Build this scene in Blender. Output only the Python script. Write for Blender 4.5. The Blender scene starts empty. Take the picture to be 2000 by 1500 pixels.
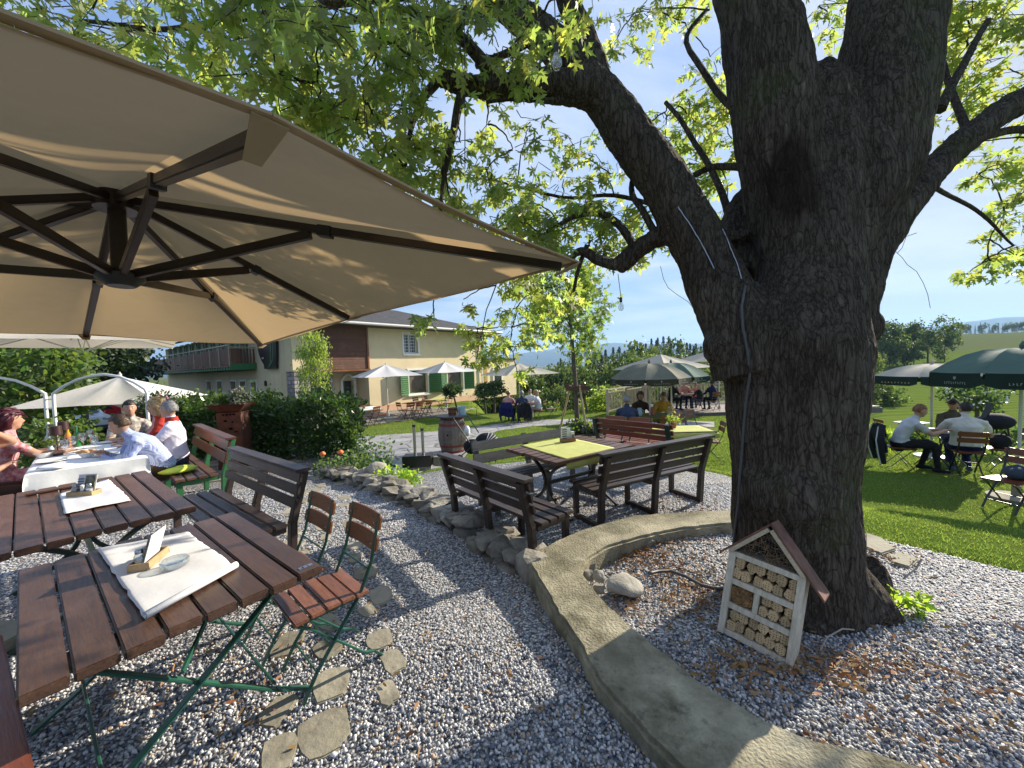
import bpy, bmesh, math, random
import numpy as np
from mathutils import Vector, Matrix, noise
random.seed(7); RNG = np.random.default_rng(11)
scn = bpy.context.scene
COL = scn.collection
R = math.radians
# ------------------------------------------------------------ camera, sky, sun
FPX, HZ, ROLL, EYE = 750.0, 712.0, .035, 1.7          # focal length in photo pixels, horizon row, camera roll, eye height
_p = math.atan((750-HZ)*math.cos(ROLL)/FPX)
FW = np.array([0, math.cos(_p), -math.sin(_p)]); _u = np.array([0, math.sin(_p), math.cos(_p)]); _r = np.array([1., 0, 0])
RT = math.cos(ROLL)*_r - math.sin(ROLL)*_u; UP = math.sin(ROLL)*_r + math.cos(ROLL)*_u
CAM0 = np.array([0, 0, EYE])
cam = bpy.data.cameras.new("camera"); camo = bpy.data.objects.new("camera", cam); COL.objects.link(camo)
cam.sensor_width = 36; cam.lens = 36*FPX/2000; cam.clip_start = .02; cam.clip_end = 20000
camo.matrix_world = Matrix(((RT[0], UP[0], -FW[0], 0), (RT[1], UP[1], -FW[1], 0), (RT[2], UP[2], -FW[2], EYE), (0, 0, 0, 1)))
scn.camera = camo
SUN_AZ, SUN_EL = R(55.0), R(24.5)
wd = bpy.data.worlds.new("World"); scn.world = wd; wd.use_nodes = True
nt = wd.node_tree; nt.nodes.clear()
out = nt.nodes.new("ShaderNodeOutputWorld"); bg = nt.nodes.new("ShaderNodeBackground")
sky = nt.nodes.new("ShaderNodeTexSky"); sky.sky_type = 'NISHITA'; sky.sun_disc = False
sky.sun_elevation = SUN_EL; sky.sun_rotation = SUN_AZ; sky.air_density = 1.1; sky.dust_density = .8; sky.ozone_density = 2.5
geo = nt.nodes.new("ShaderNodeTexCoord"); sep = nt.nodes.new("ShaderNodeSeparateXYZ"); nt.links.new(geo.outputs['Generated'], sep.inputs[0])
# clouds: the view direction laid on a flat cloud deck
def wm(op, a, b=None):
    n = nt.nodes.new("ShaderNodeMath"); n.operation = op
    for i, x in enumerate((a, b)):
        if x is None: continue
        if isinstance(x, (int, float)): n.inputs[i].default_value = x
        else: nt.links.new(x, n.inputs[i])
    return n.outputs[0]
zz = wm('ADD', wm('MAXIMUM', sep.outputs[2], 0.0), .11)
cmb = nt.nodes.new("ShaderNodeCombineXYZ")
nt.links.new(wm('DIVIDE', sep.outputs[0], zz), cmb.inputs[0]); nt.links.new(wm('MULTIPLY', wm('DIVIDE', sep.outputs[1], zz), 1.6), cmb.inputs[1])
nz = nt.nodes.new("ShaderNodeTexNoise"); nz.inputs['Scale'].default_value = .62; nz.inputs['Detail'].default_value = 9; nz.inputs['Roughness'].default_value = .58; nz.inputs['Distortion'].default_value = .5
nt.links.new(cmb.outputs[0], nz.inputs['Vector'])
cr = nt.nodes.new("ShaderNodeValToRGB"); cr.color_ramp.elements[0].position = .40; cr.color_ramp.elements[1].position = .60
nt.links.new(nz.outputs['Fac'], cr.inputs[0])
bw = nt.nodes.new("ShaderNodeRGBToBW"); nt.links.new(sky.outputs[0], bw.inputs[0])   # milder glare round the sun
vm = nt.nodes.new("ShaderNodeVectorMath"); vm.operation = 'SCALE'; nt.links.new(sky.outputs[0], vm.inputs[0]); nt.links.new(wm('DIVIDE', 2.25, wm('ADD', 1.0, wm('DIVIDE', bw.outputs[0], 1.7))), vm.inputs['Scale'])
tn = nt.nodes.new("ShaderNodeVectorMath"); tn.operation = 'MULTIPLY'; nt.links.new(vm.outputs[0], tn.inputs[0]); tn.inputs[1].default_value = (.86, .97, 1.16)
mx = nt.nodes.new("ShaderNodeMix"); mx.data_type = 'RGBA'; nt.links.new(wm('MULTIPLY', cr.outputs[0], .75), mx.inputs['Factor'])
nt.links.new(tn.outputs[0], mx.inputs[6]); mx.inputs[7].default_value = (4.3, 4.6, 5.0, 1)
nt.links.new(mx.outputs[2], bg.inputs[0]); bg.inputs[1].default_value = .088
nt.links.new(bg.outputs[0], out.inputs[0])
sl = bpy.data.lights.new("sun", 'SUN'); sl.energy = 5.0; sl.angle = R(.55); sl.color = (1, .9, .74)
slo = bpy.data.objects.new("sun", sl); COL.objects.link(slo)
SUND = Vector((math.sin(SUN_AZ)*math.cos(SUN_EL), math.cos(SUN_AZ)*math.cos(SUN_EL), math.sin(SUN_EL)))
slo.rotation_euler = SUND.to_track_quat('Z', 'Y').to_euler(); slo.location = SUND*30
scn.view_settings.view_transform = 'Standard'; scn.view_settings.look = 'None'; scn.view_settings.gamma = 1; scn.view_settings.exposure = 1.2
scn.render.engine = 'CYCLES'
cy = scn.cycles; cy.max_bounces = 8; cy.diffuse_bounces = 4; cy.glossy_bounces = 3; cy.transmission_bounces = 6; cy.transparent_max_bounces = 12
cy.caustics_reflective = False; cy.caustics_refractive = False; cy.use_denoising = True; cy.volume_bounces = 0
cy.sample_clamp_indirect = 6
# ------------------------------------------------------------ placing helpers: a spot seen in the photo becomes a point in the place
def ray(px, py): return FW + RT*(px-1000)/FPX - UP*(py-750)/FPX
def at(px, py, z):
    d = ray(px, py); t = (z-EYE)/d[2]; return CAM0 + d*t
def atY(px, py, Y):
    d = ray(px, py); return CAM0 + d*(Y/d[1])
def smooth(a, b, x):
    t = np.clip((x-a)/(b-a), 0, 1); return t*t*(3-2*t)
def inpoly(x, y, P):
    x = np.asarray(x, float); y = np.asarray(y, float); c = np.zeros(x.shape, bool); n = len(P)
    for i in range(n):
        x0, y0 = P[i]; x1, y1 = P[(i+1) % n]
        if y0 == y1: continue
        k = ((y0 > y) != (y1 > y)) & (x < (x1-x0)*(y-y0)/(y1-y0)+x0); c ^= k
    return c
def segdist(x, y, P, closed=False):
    x = np.asarray(x, float); y = np.asarray(y, float); best = np.full(x.shape, 1e9); n = len(P)
    for i in range(n if closed else n-1):
        x0, y0 = P[i]; x1, y1 = P[(i+1) % n]; dx, dy = x1-x0, y1-y0
        t = np.clip(((x-x0)*dx+(y-y0)*dy)/(dx*dx+dy*dy+1e-12), 0, 1)
        best = np.minimum(best, np.hypot(x-x0-t*dx, y-y0-t*dy))
    return best
# ------------------------------------------------------------ ground heights
WALL = [(.12, 3.22), (-.12, 3.55), (-.45, 4.05), (-1.05, 4.75), (-1.75, 5.45), (-2.5, 6.1), (-3.1, 6.55)]
PATIO = [(-16, -5), (5.2, -5), (5.3, .6), (5.1, 1.4), (4.6, 2.2), (3.75, 2.85), (3.25, 3.45), (2.75, 3.95), (2.2, 4.1), (1.17, 3.95), (.58, 3.6)] + WALL + [(-3.2, 7.4), (-3.1, 8.3), (-5.2, 8.7), (-6.3, 8.0), (-16, 7.4)]
TERR = [(.58, 3.6), (1.17, 3.95), (2.2, 4.1), (2.75, 3.95), (3.6, 4.6), (3.3, 6.0), (2.2, 7.4), (.6, 7.4), (-1.2, 6.9), (-2.3, 6.4)] + WALL[::-1][1:]
def vnoise(x, y, s): return np.sin(x*s*1.3+1.7)*np.cos(y*s*1.1+.4)*.5+np.sin(x*s*2.9+y*s*1.9)*.25
def G(x, y):
    x = np.asarray(x, float); y = np.asarray(y, float)
    d = np.hypot(x, y); u = x/np.maximum(y, .5)
    lawn = -.5 - .3*smooth(9, 18, d) - .12*smooth(.5, .95, u)
    r = np.hypot(x-2.8, y-1.6); east = smooth(-.05, .25, u-.6)
    lawn = lawn + (.62)*east*(1-smooth(2.3, 4.9, r))
    # beyond the lawn: a mown slope on the right, a wooded valley in the middle
    right = np.interp(y, [0, 9, 14, 30, 60, 120, 200, 260, 340, 600, 3000], [0, 0, -.6, -2.6, -3.4, .8, 8.5, 12.5, 13.5, 2, -20])
    mid = np.interp(y, [0, 20, 24, 40, 90, 160, 260, 500, 3000], [0, 0, -2.0, -7, -15, -14, -6, -14, -20])
    lft = np.interp(y, [0, 40, 100, 3000], [0, 0, -1, -1])
    wr = smooth(.78, .98, u); wl = 1-smooth(-.12, .0, u)
    far = wr*right+(1-wr)*(wl*lft+(1-wl)*mid)
    z = lawn + far + .02*vnoise(x, y, 1.1)*smooth(5, 9, d)
    it = inpoly(x, y, TERR); dt = segdist(x, y, TERR, True)
    wt = np.where(it, 1.0, 1-smooth(0, 1.3, dt)); wt = np.where(east*(1-it) > .4, np.where(it, 1, wt*.3), wt)
    z = z*(1-wt)+(-.16)*wt
    ip = inpoly(x, y, PATIO)
    slope = -.10*(1-smooth(0, 1.5, segdist(x, y, WALL)))
    z = np.where(ip, slope, z)
    return z
def g1(x, y): return float(G(np.array([x]), np.array([y]))[0])
def gp(px, py, tmax=400):
    """the ground point seen at a spot of the photo"""
    d = ray(px, py); t = np.concatenate([np.linspace(.8, 30, 4000), np.linspace(30, tmax, 4000)])
    P = CAM0[None]+d[None]*t[:, None]; b = P[:, 2] < G(P[:, 0], P[:, 1])
    i = int(np.argmax(b)) if b.any() else len(t)-1
    return P[i]
# ------------------------------------------------------------ materials
M = {}
def nodes(name):
    m = bpy.data.materials.new(name); m.use_nodes = True; M[name] = m
    n = m.node_tree; n.nodes.clear(); o = n.nodes.new("ShaderNodeOutputMaterial"); b = n.nodes.new("ShaderNodeBsdfPrincipled")
    n.links.new(b.outputs[0], o.inputs[0]); return m, n, b, o
def nd(n, t, **kw):
    x = n.nodes.new("ShaderNode"+t)
    for k, v in kw.items():
        if k in x.inputs.keys(): x.inputs[k].default_value = v
        else: setattr(x, k, v)
    return x
def c4(c): return (c[0], c[1], c[2], 1)
def ramp(n, fac, stops, interp='LINEAR'):
    r = n.nodes.new("ShaderNodeValToRGB"); r.color_ramp.interpolation = interp; e = r.color_ramp.elements
    while len(e) < len(stops): e.new(.5)
    for i, (p, c) in enumerate(stops): e[i].position = p; e[i].color = c4(c)
    n.links.new(fac, r.inputs[0]); return r.outputs[0]
def mixc(n, fac, a, b, mode='MIX'):
    x = n.nodes.new("ShaderNodeMix"); x.data_type = 'RGBA'; x.blend_type = mode
    for v, k in ((fac, 0), (a, 6), (b, 7)):
        if isinstance(v, (int, float)): x.inputs[k].default_value = v
        elif isinstance(v, tuple): x.inputs[k].default_value = c4(v)
        else: n.links.new(v, x.inputs[k])
    return x.outputs[2]
def math_(n, op, a, b=0.0):
    x = n.nodes.new("ShaderNodeMath"); x.operation = op
    for i, v in enumerate((a, b)):
        if isinstance(v, (int, float)): x.inputs[i].default_value = v
        else: n.links.new(v, x.inputs[i])
    return x.outputs[0]
def coords(n, stretch=(1, 1, 1), kind='Object'):
    t = nd(n, "TexCoord"); mp = nd(n, "Mapping"); mp.inputs['Scale'].default_value = stretch
    n.links.new(t.outputs[kind], mp.inputs[0]); return mp.outputs[0]
def bump(n, b, h, strength, dist=.01):
    x = nd(n, "Bump", Strength=strength, Distance=dist); n.links.new(h, x.inputs['Height']); n.links.new(x.outputs[0], b.inputs['Normal'])
def pm(name, col, rough=.6, var=.25, scale=6, bmp=.15, bscale=60, metal=0, stretch=(1, 1, 1), col2=None, island=0, spec=.5, det=5, bdist=.004):
    m, n, b, o = nodes(name); v = coords(n, stretch)
    t = nd(n, "TexNoise", Scale=scale, Detail=det, Roughness=.6); n.links.new(v, t.inputs['Vector'])
    lo = tuple(c*(1-var) for c in col); hi = col2 or tuple(min(1, c*(1+var)) for c in col)
    c = ramp(n, t.outputs['Fac'], [(.3, lo), (.7, hi)])
    if island:
        g = nd(n, "NewGeometry"); k = nd(n, "HueSaturation")
        mr = nd(n, "MapRange"); mr.inputs['To Min'].default_value = 1-island; mr.inputs['To Max'].default_value = 1+island
        n.links.new(g.outputs['Random Per Island'], mr.inputs[0]); n.links.new(mr.outputs[0], k.inputs['Value']); n.links.new(c, k.inputs['Color']); c = k.outputs[0]
    n.links.new(c, b.inputs['Base Color']); b.inputs['Roughness'].default_value = rough; b.inputs['Metallic'].default_value = metal
    b.inputs['Specular IOR Level'].default_value = spec
    if bmp:
        t2 = nd(n, "TexNoise", Scale=bscale, Detail=4); n.links.new(v, t2.inputs['Vector']); bump(n, b, t2.outputs['Fac'], bmp, bdist)
    return m
def wood(name, col, col2, stretch=(1.5, 16, 16), rough=.5, island=.22, spec=.5, bmp=.35):
    """planks: long grain along the local axis with the small stretch, each plank its own tone"""
    m, n, b, o = nodes(name); v = coords(n, stretch)
    g = nd(n, "NewGeometry"); add = n.nodes.new("ShaderNodeVectorMath"); add.operation = 'ADD'
    cmbn = nd(n, "CombineXYZ"); s = math_(n, 'MULTIPLY', g.outputs['Random Per Island'], 37.)
    for i in range(3): n.links.new(s, cmbn.inputs[i])
    n.links.new(v, add.inputs[0]); n.links.new(cmbn.outputs[0], add.inputs[1])
    t = nd(n, "TexNoise", Scale=1.6, Detail=7, Roughness=.65, Distortion=1.2); n.links.new(add.outputs[0], t.inputs['Vector'])
    t2 = nd(n, "TexNoise", Scale=7, Detail=5, Roughness=.7); n.links.new(add.outputs[0], t2.inputs['Vector'])
    c = ramp(n, t.outputs['Fac'], [(.3, col), (.68, col2)]); c = mixc(n, .4, c, ramp(n, t2.outputs['Fac'], [(.35, tuple(x*.45 for x in col)), (.6, col2)]), 'MIX')
    vk = nd(n, "TexVoronoi", Scale=.55); n.links.new(add.outputs[0], vk.inputs['Vector']); c = mixc(n, ramp(n, vk.outputs['Distance'], [(.05, (.85,)*3), (.17, (0, 0, 0))]), c, tuple(x*.3 for x in col))      # knots
    tw_ = nd(n, "TexNoise", Scale=2.2, Detail=5, Roughness=.7); n.links.new(coords(n), tw_.inputs['Vector']); c = mixc(n, ramp(n, tw_.outputs['Fac'], [(.52, (0, 0, 0)), (.7, (.38,)*3)]), c, tuple(min(1, x*1.5+.035) for x in col2))   # worn, faded patches
    k = nd(n, "HueSaturation"); mr = nd(n, "MapRange"); mr.inputs['To Min'].default_value = 1-island; mr.inputs['To Max'].default_value = 1+island
    n.links.new(g.outputs['Random Per Island'], mr.inputs[0]); n.links.new(mr.outputs[0], k.inputs['Value']); n.links.new(c, k.inputs['Color'])
    n.links.new(k.outputs[0], b.inputs['Base Color'])
    n.links.new(ramp(n, t2.outputs['Fac'], [(.3, (rough-.12,)*3), (.7, (rough+.12,)*3)]), b.inputs['Roughness']); b.inputs['Specular IOR Level'].default_value = spec
    bump(n, b, t2.outputs['Fac'], bmp, .003); return m
def leafm(name, front, back, trans, hue=.05, val=.35, gloss=.45, tw=.5):
    m, n, b, o = nodes(name); g = nd(n, "NewGeometry")
    k = nd(n, "HueSaturation", Color=c4(front)); k2 = nd(n, "HueSaturation", Color=c4(trans))
    w = nd(n, "TexWhiteNoise"); w.noise_dimensions = '1D'; n.links.new(g.outputs['Random Per Island'], w.inputs['W'])
    a = nd(n, "MapRange"); a.inputs['To Min'].default_value = .5-hue; a.inputs['To Max'].default_value = .5+hue*.7; n.links.new(w.outputs['Value'], a.inputs[0])
    a2 = nd(n, "MapRange"); a2.inputs['To Min'].default_value = 1-val; a2.inputs['To Max'].default_value = 1+val; n.links.new(g.outputs['Random Per Island'], a2.inputs[0])
    for kk in (k, k2): n.links.new(a.outputs[0], kk.inputs['Hue']); n.links.new(a2.outputs[0], kk.inputs['Value'])
    c = mixc(n, g.outputs['Backfacing'], k.outputs[0], back)
    n.links.new(c, b.inputs['Base Color']); b.inputs['Roughness'].default_value = gloss; b.inputs['Specular IOR Level'].default_value = .4
    t = nd(n, "BsdfTranslucent"); n.links.new(k2.outputs[0], t.inputs[0]); s = nd(n, "MixShader"); s.inputs[0].default_value = tw
    n.links.new(b.outputs[0], s.inputs[1]); n.links.new(t.outputs[0], s.inputs[2]); n.links.new(s.outputs[0], o.inputs[0]); return m
def cloth(name, col, trans=None, tw=.35, rough=.85, var=.08, scale=3, bmp=.2, bscale=9, col2=None, weave=0):
    m = pm(name, col, rough, var, scale, bmp, bscale, col2=col2, spec=.2, bdist=.02); n = m.node_tree
    b = [x for x in n.nodes if x.type == 'BSDF_PRINCIPLED'][0]; o = [x for x in n.nodes if x.type == 'OUTPUT_MATERIAL'][0]
    if trans:
        t = nd(n, "BsdfTranslucent", Color=c4(trans)); s = nd(n, "MixShader"); s.inputs[0].default_value = tw
        n.links.new(b.outputs[0], s.inputs[1]); n.links.new(t.outputs[0], s.inputs[2]); n.links.new(s.outputs[0], o.inputs[0])
    return m
def glass(name, col=(.95, .98, .97), rough=.02, clear=.60):
    m, n, b, o = nodes(name); n.nodes.remove(b)
    t = nd(n, "BsdfTransparent", Color=c4(col)); gl = nd(n, "BsdfGlossy", Roughness=rough); lw = nd(n, "LayerWeight", Blend=.25)
    s = nd(n, "MixShader"); n.links.new(math_(n, 'ADD', math_(n, 'MULTIPLY', lw.outputs['Facing'], .75), 1-clear-.2), s.inputs[0])
    n.links.new(t.outputs[0], s.inputs[1]); n.links.new(gl.outputs[0], s.inputs[2]); n.links.new(s.outputs[0], o.inputs[0]); return m
# ------------------------------------------------------------ mesh builder
def frame(d, up=(0, 0, 1)):
    d = Vector(d).normalized(); u = Vector(up)
    if abs(d.dot(u)) > .98: u = Vector((0, 1, 0))
    x = d.cross(u).normalized(); return x, x.cross(d).normalized(), d
class MB:
    def __init__(s): s.v = []; s.f = []; s.m = []
    def add(s, vs, fs, mi=0):
        k = len(s.v); s.v += [tuple(v) for v in vs]; s.f += [tuple(i+k for i in f) for f in fs]; s.m += [mi]*len(fs); return s
    def box(s, c, d, rz=0, mi=0, M4=None):
        a = [(x*d[0]/2, y*d[1]/2, z*d[2]/2) for x in (-1, 1) for y in (-1, 1) for z in (-1, 1)]
        m = Matrix.Translation(c) @ Matrix.Rotation(rz, 4, 'Z')
        if M4: m = Matrix.Translation(c) @ M4
        return s.add([m @ Vector(p) for p in a], [(0, 1, 3, 2), (4, 6, 7, 5), (0, 4, 5, 1), (2, 3, 7, 6), (0, 2, 6, 4), (1, 5, 7, 3)], mi)
    def bar(s, p, q, w, h, up=(0, 0, 1), mi=0):
        p, q = Vector(p), Vector(q); x, y, d = frame(q-p, up); c = []
        for e in (p, q):
            for sx, sy in ((-1, -1), (1, -1), (1, 1), (-1, 1)): c.append(e+x*sx*w/2+y*sy*h/2)
        return s.add(c, [(3, 2, 1, 0), (4, 5, 6, 7), (0, 1, 5, 4), (1, 2, 6, 5), (2, 3, 7, 6), (3, 0, 4, 7)], mi)
    def path(s, pts, w, h, up=(0, 0, 1), mi=0):
        for a, b in zip(pts[:-1], pts[1:]): s.bar(a, b, w, h, up, mi)
        return s
    def tube(s, pts, r, n=8, mi=0, ry=None, cap=True, xa=None):
        pts = [Vector(p) for p in pts]; k = len(pts); rs = [r]*k if isinstance(r, (int, float)) else list(r)
        ry = rs if ry is None else ([ry]*k if isinstance(ry, (int, float)) else list(ry))
        vs = []; prev = None
        for i, p in enumerate(pts):
            d = (pts[min(i+1, k-1)]-pts[max(i-1, 0)]).normalized()
            if xa is not None: x = Vector(xa); x = (x-d*x.dot(d)).normalized()
            elif prev is None: x = frame(d)[0]
            else: x = (prev-d*prev.dot(d)).normalized()
            prev = x; y = d.cross(x)
            for j in range(n):
                a = 2*math.pi*j/n; vs.append(p+x*math.cos(a)*rs[i]+y*math.sin(a)*ry[i])
        fs = [(i*n+j, i*n+(j+1) % n, (i+1)*n+(j+1) % n, (i+1)*n+j) for i in range(k-1) for j in range(n)]
        if cap: fs += [tuple(range(n))[::-1], tuple((k-1)*n+j for j in range(n))]
        return s.add(vs, fs, mi)
    def lathe(s, prof, n=16, c=(0, 0, 0), mi=0, cap=True):
        vs = []; k = len(prof)
        for r, z in prof:
            for j in range(n): a = 2*math.pi*j/n; vs.append((c[0]+r*math.cos(a), c[1]+r*math.sin(a), c[2]+z))
        fs = [(i*n+j, i*n+(j+1) % n, (i+1)*n+(j+1) % n, (i+1)*n+j) for i in range(k-1) for j in range(n)]
        if cap: fs += [tuple(range(n))[::-1], tuple((k-1)*n+j for j in range(n))]
        return s.add(vs, fs, mi)
    def ell(s, c, r, n=12, mi=0, M3=None, jit=0, jf=3):
        c = Vector(c); r = (r, r, r) if isinstance(r, (int, float)) else r; vs = []; h = n//2
        for i in range(h+1):
            t = math.pi*i/h
            for j in range(n):
                a = 2*math.pi*j/n; p = Vector((math.sin(t)*math.cos(a)*r[0], math.sin(t)*math.sin(a)*r[1], math.cos(t)*r[2]))
                if jit: p *= 1+jit*noise.noise(p*jf/max(r)+c*3)
                vs.append(c+(M3 @ p if M3 else p))
        fs = [(i*n+j, (i+1)*n+j, (i+1)*n+(j+1) % n, i*n+(j+1) % n) for i in range(h) for j in range(n)]
        return s.add(vs, fs, mi)
    def prism(s, poly, z0, z1, mi=0, M4=None):
        n = len(poly); vs = [Vector((x, y, z0)) for x, y in poly]+[Vector((x, y, z1)) for x, y in poly]
        if M4: vs = [M4 @ v for v in vs]
        return s.add(vs, [tuple(range(n))[::-1], tuple(range(n, 2*n))]+[(i, (i+1) % n, n+(i+1) % n, n+i) for i in range(n)], mi)
    def join(s, o, M4=None, mi=None):
        k = len(s.v); s.v += [tuple(M4 @ Vector(v)) if M4 else v for v in o.v]; s.f += [tuple(i+k for i in f) for f in o.f]
        s.m += [x if mi is None else mi for x in o.m]; return s
    def build(s, name, mats, parent=None, bevel=0, smooth=False, seg=2, jit=0):
        me = bpy.data.meshes.new(name); bm = bmesh.new()
        vs = [bm.verts.new(v) for v in s.v]; bm.verts.ensure_lookup_table()
        for f, mi in zip(s.f, s.m):
            if len(set(f)) < 3: continue
            try: fc = bm.faces.new([vs[i] for i in f]); fc.material_index = mi
            except ValueError: pass
        bmesh.ops.remove_doubles(bm, verts=bm.verts, dist=1e-6)
        bmesh.ops.recalc_face_normals(bm, faces=bm.faces)
        if bevel:
            es = [e for e in bm.edges if len(e.link_faces) == 2 and e.calc_face_angle(0) > R(35)]
            bmesh.ops.bevel(bm, geom=es, offset=bevel, segments=seg, affect='EDGES', clamp_overlap=True)
        for f in bm.faces: f.smooth = bool(smooth)
        bm.to_mesh(me); bm.free()
        for m in (mats if isinstance(mats, (list, tuple)) else [mats]): me.materials.append(M[m] if isinstance(m, str) else m)
        if smooth and smooth is not True:
            try: me.set_sharp_from_angle(angle=R(smooth))
            except Exception: pass
        o = bpy.data.objects.new(name, me); COL.objects.link(o)
        if parent: o.parent = parent
        return o
def npmesh(name, V, F, mat, parent=None, smooth=False):
    """V (n,3), F (m,k) equal-sized faces: fast path for leaves, pebbles, blades"""
    me = bpy.data.meshes.new(name); V = np.ascontiguousarray(V, np.float32); F = np.ascontiguousarray(F, np.int32); m, k = F.shape
    me.vertices.add(len(V)); me.vertices.foreach_set('co', V.ravel()); me.loops.add(m*k); me.loops.foreach_set('vertex_index', F.ravel())
    me.polygons.add(m); me.polygons.foreach_set('loop_start', np.arange(0, m*k, k, dtype=np.int32))
    try: me.polygons.foreach_set('loop_total', np.full(m, k, np.int32))
    except Exception: pass
    if smooth: me.polygons.foreach_set('use_smooth', np.ones(m, bool))
    me.update(calc_edges=True); me.validate()
    for x in (mat if isinstance(mat, (list, tuple)) else [mat]): me.materials.append(M[x])
    o = bpy.data.objects.new(name, me); COL.objects.link(o)
    if parent: o.parent = parent
    return o
def tag(o, label=None, cat=None, group=None, kind=None):
    if label: o['label'] = label
    if cat: o['category'] = cat
    if group: o['group'] = group
    if kind: o['kind'] = kind
    return o
def thing(name, label, cat, loc=(0, 0, 0), rz=0, group=None):
    o = bpy.data.objects.new(name, None); COL.objects.link(o); o.location = loc; o.rotation_euler = (0, 0, rz); o.empty_display_size = .1
    return tag(o, label, cat, group)
def dup(o, loc, rz, label=None, group=None, scale=None, rot=None):
    def cp(x, par):
        c = x.copy(); COL.objects.link(c)
        if par: c.parent = par
        for ch in list(x.children): cp(ch, c)
        return c
    c = cp(o, None); c.location = loc; c.rotation_euler = rot or (0, 0, rz)
    if label: c['label'] = label
    if group: c['group'] = group
    if scale: c.scale = (scale,)*3 if isinstance(scale, (int, float)) else scale
    return c
def rotmats(n, rng, tilt=None):
    """n random rotation matrices"""
    q = rng.normal(size=(n, 4)); q /= np.linalg.norm(q, axis=1)[:, None]; w, x, y, z = q.T
    return np.stack([np.stack([1-2*(y*y+z*z), 2*(x*y-z*w), 2*(x*z+y*w)], -1), np.stack([2*(x*y+z*w), 1-2*(x*x+z*z), 2*(y*z-x*w)], -1), np.stack([2*(x*z-y*w), 2*(y*z+x*w), 1-2*(x*x+y*y)], -1)], 1)
LANCE = np.array([(0, 0, 0), (.16, .3, .03), (.13, .65, .02), (0, 1, -.08), (-.13, .65, .02), (-.16, .3, .03)])
QUAD = np.array([(-.5, -.5, 0), (.5, -.35, .1), (.45, .5, -.05), (-.4, .45, .12)])
OVAL = np.array([(0, 0, 0), (.3, .3, .05), (.3, .68, .03), (0, 1, -.08), (-.3, .68, .03), (-.3, .3, .05)])
MAPLE = [(0, .0), (.12, -.04), (.44, -.08), (.30, .06), (.13, .15), (.44, .27), (.52, .20), (.76, .55), (.50, .50), (.44, .54), (.12, .36), (.17, .58), (.27, .68), (.12, .74), (0, 1.12)]
MAPLE = np.array([(x, y, -.22*abs(x)-.10*y*y) for x, y in MAPLE+[(-a, b) for a, b in MAPLE[-2:0:-1]]])
def leaves(P, size, shape, rng, axis=None, spread=1.0):
    """leaf polygons at the points P; axis: mean pointing direction (n,3)"""
    n = len(P); A = rng.normal(size=(n, 3)); A /= np.linalg.norm(A, axis=1)[:, None]
    if axis is not None: A = axis+A*spread
    A /= np.linalg.norm(A, axis=1)[:, None]; B = rng.normal(size=(n, 3)); B = np.cross(A, B); B /= np.linalg.norm(B, axis=1)[:, None]; C = np.cross(B, A)
    s = np.asarray(size)*np.ones(n); L = shape
    V = P[:, None, :]+(L[None, :, 0:1]*B[:, None]+L[None, :, 1:2]*A[:, None]+L[None, :, 2:3]*C[:, None])*s[:, None, None]
    k = len(L); return V.reshape(-1, 3), np.arange(n*k).reshape(n, k)
# ------------------------------------------------------------ material library
wood('table_wood', (.045, .022, .014), (.10, .052, .032), (16, 1.6, 16), .42)
wood('table_wood_red', (.065, .028, .016), (.14, .064, .035), (16, 1.6, 16), .38)
wood('dark_bench', (.022, .015, .013), (.055, .036, .028), (1.6, 16, 16), .45)
wood('grey_bench', (.06, .058, .056), (.14, .13, .12), (1.6, 16, 16), .6)
wood('chair_wood', (.14, .055, .03), (.25, .105, .06), (1.5, 14, 14), .38)
wood('chair_back_wood', (.14, .05, .016), (.22, .085, .028), (1.5, 14, 14), .35)
wood('red_bench', (.11, .03, .014), (.21, .06, .028), (1.6, 16, 16), .4)
wood('pale_wood', (.42, .33, .2), (.6, .5, .34), (14, 1.5, 14), .6)
wood('frame_wood', (.42, .36, .27), (.6, .54, .43), (10, 10, 1.2), .7)
wood('box_wood', (.48, .31, .14), (.62, .43, .22), (2, 14, 14), .5)
wood('clad_wood', (.085, .035, .018), (.17, .07, .035), (1.5, 1.5, 10), .6, .12)
wood('balcony_wood', (.10, .045, .03), (.2, .095, .06), (6, 6, .8), .6, .2)
wood('barrel_wood', (.13, .10, .085), (.27, .215, .18), (9, 9, 1.2), .7, .25)
wood('stake_wood', (.4, .27, .13), (.55, .4, .22), (10, 10, 1.5), .7)
wood('deck_wood', (.13, .10, .085), (.24, .2, .17), (1.2, 14, 14), .7)
wood('rail_wood', (.32, .27, .2), (.46, .4, .3), (1.2, 14, 14), .7)
pm('green_metal', (.018, .085, .055), .38, .25, 12, .05, 80)
pm('green_paint', (.035, .17, .06), .45, .2, 10, .1, 50)
pm('iron_green', (.010, .028, .022), .4, .3, 12, .1, 60)
pm('black_metal', (.012, .012, .013), .35, .2, 20, .05)
pm('rib_metal', (.028, .017, .012), .35, .25, 14, .04)
pm('steel', (.45, .45, .46), .3, .15, 20, .05, metal=1)
pm('white_paint', (.78, .78, .76), .4, .06, 6, .04)
pm('grey_paint', (.42, .45, .42), .45, .1, 6, .04)
pm('pole_white', (.6, .6, .56), .45, .08, 6, .04)
pm('plastic_dark', (.02, .02, .022), .45, .2, 10, .05)
pm('rubber', (.014, .014, .015), .75, .2, 10, .1)
pm('paper', (.68, .68, .69), .8, .04, 5, .35, 7, bdist=.015)
pm('linen', (.80, .80, .79), .85, .04, 5, .3, 12, bdist=.01)
pm('porcelain', (.8, .8, .78), .2, .03, 5, 0)
pm('lime_cloth', (.46, .47, .13), .85, .12, 6, .25, 20, bdist=.01)
pm('lime_cushion', (.52, .60, .06), .85, .2, 6, .25, 30)
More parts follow.
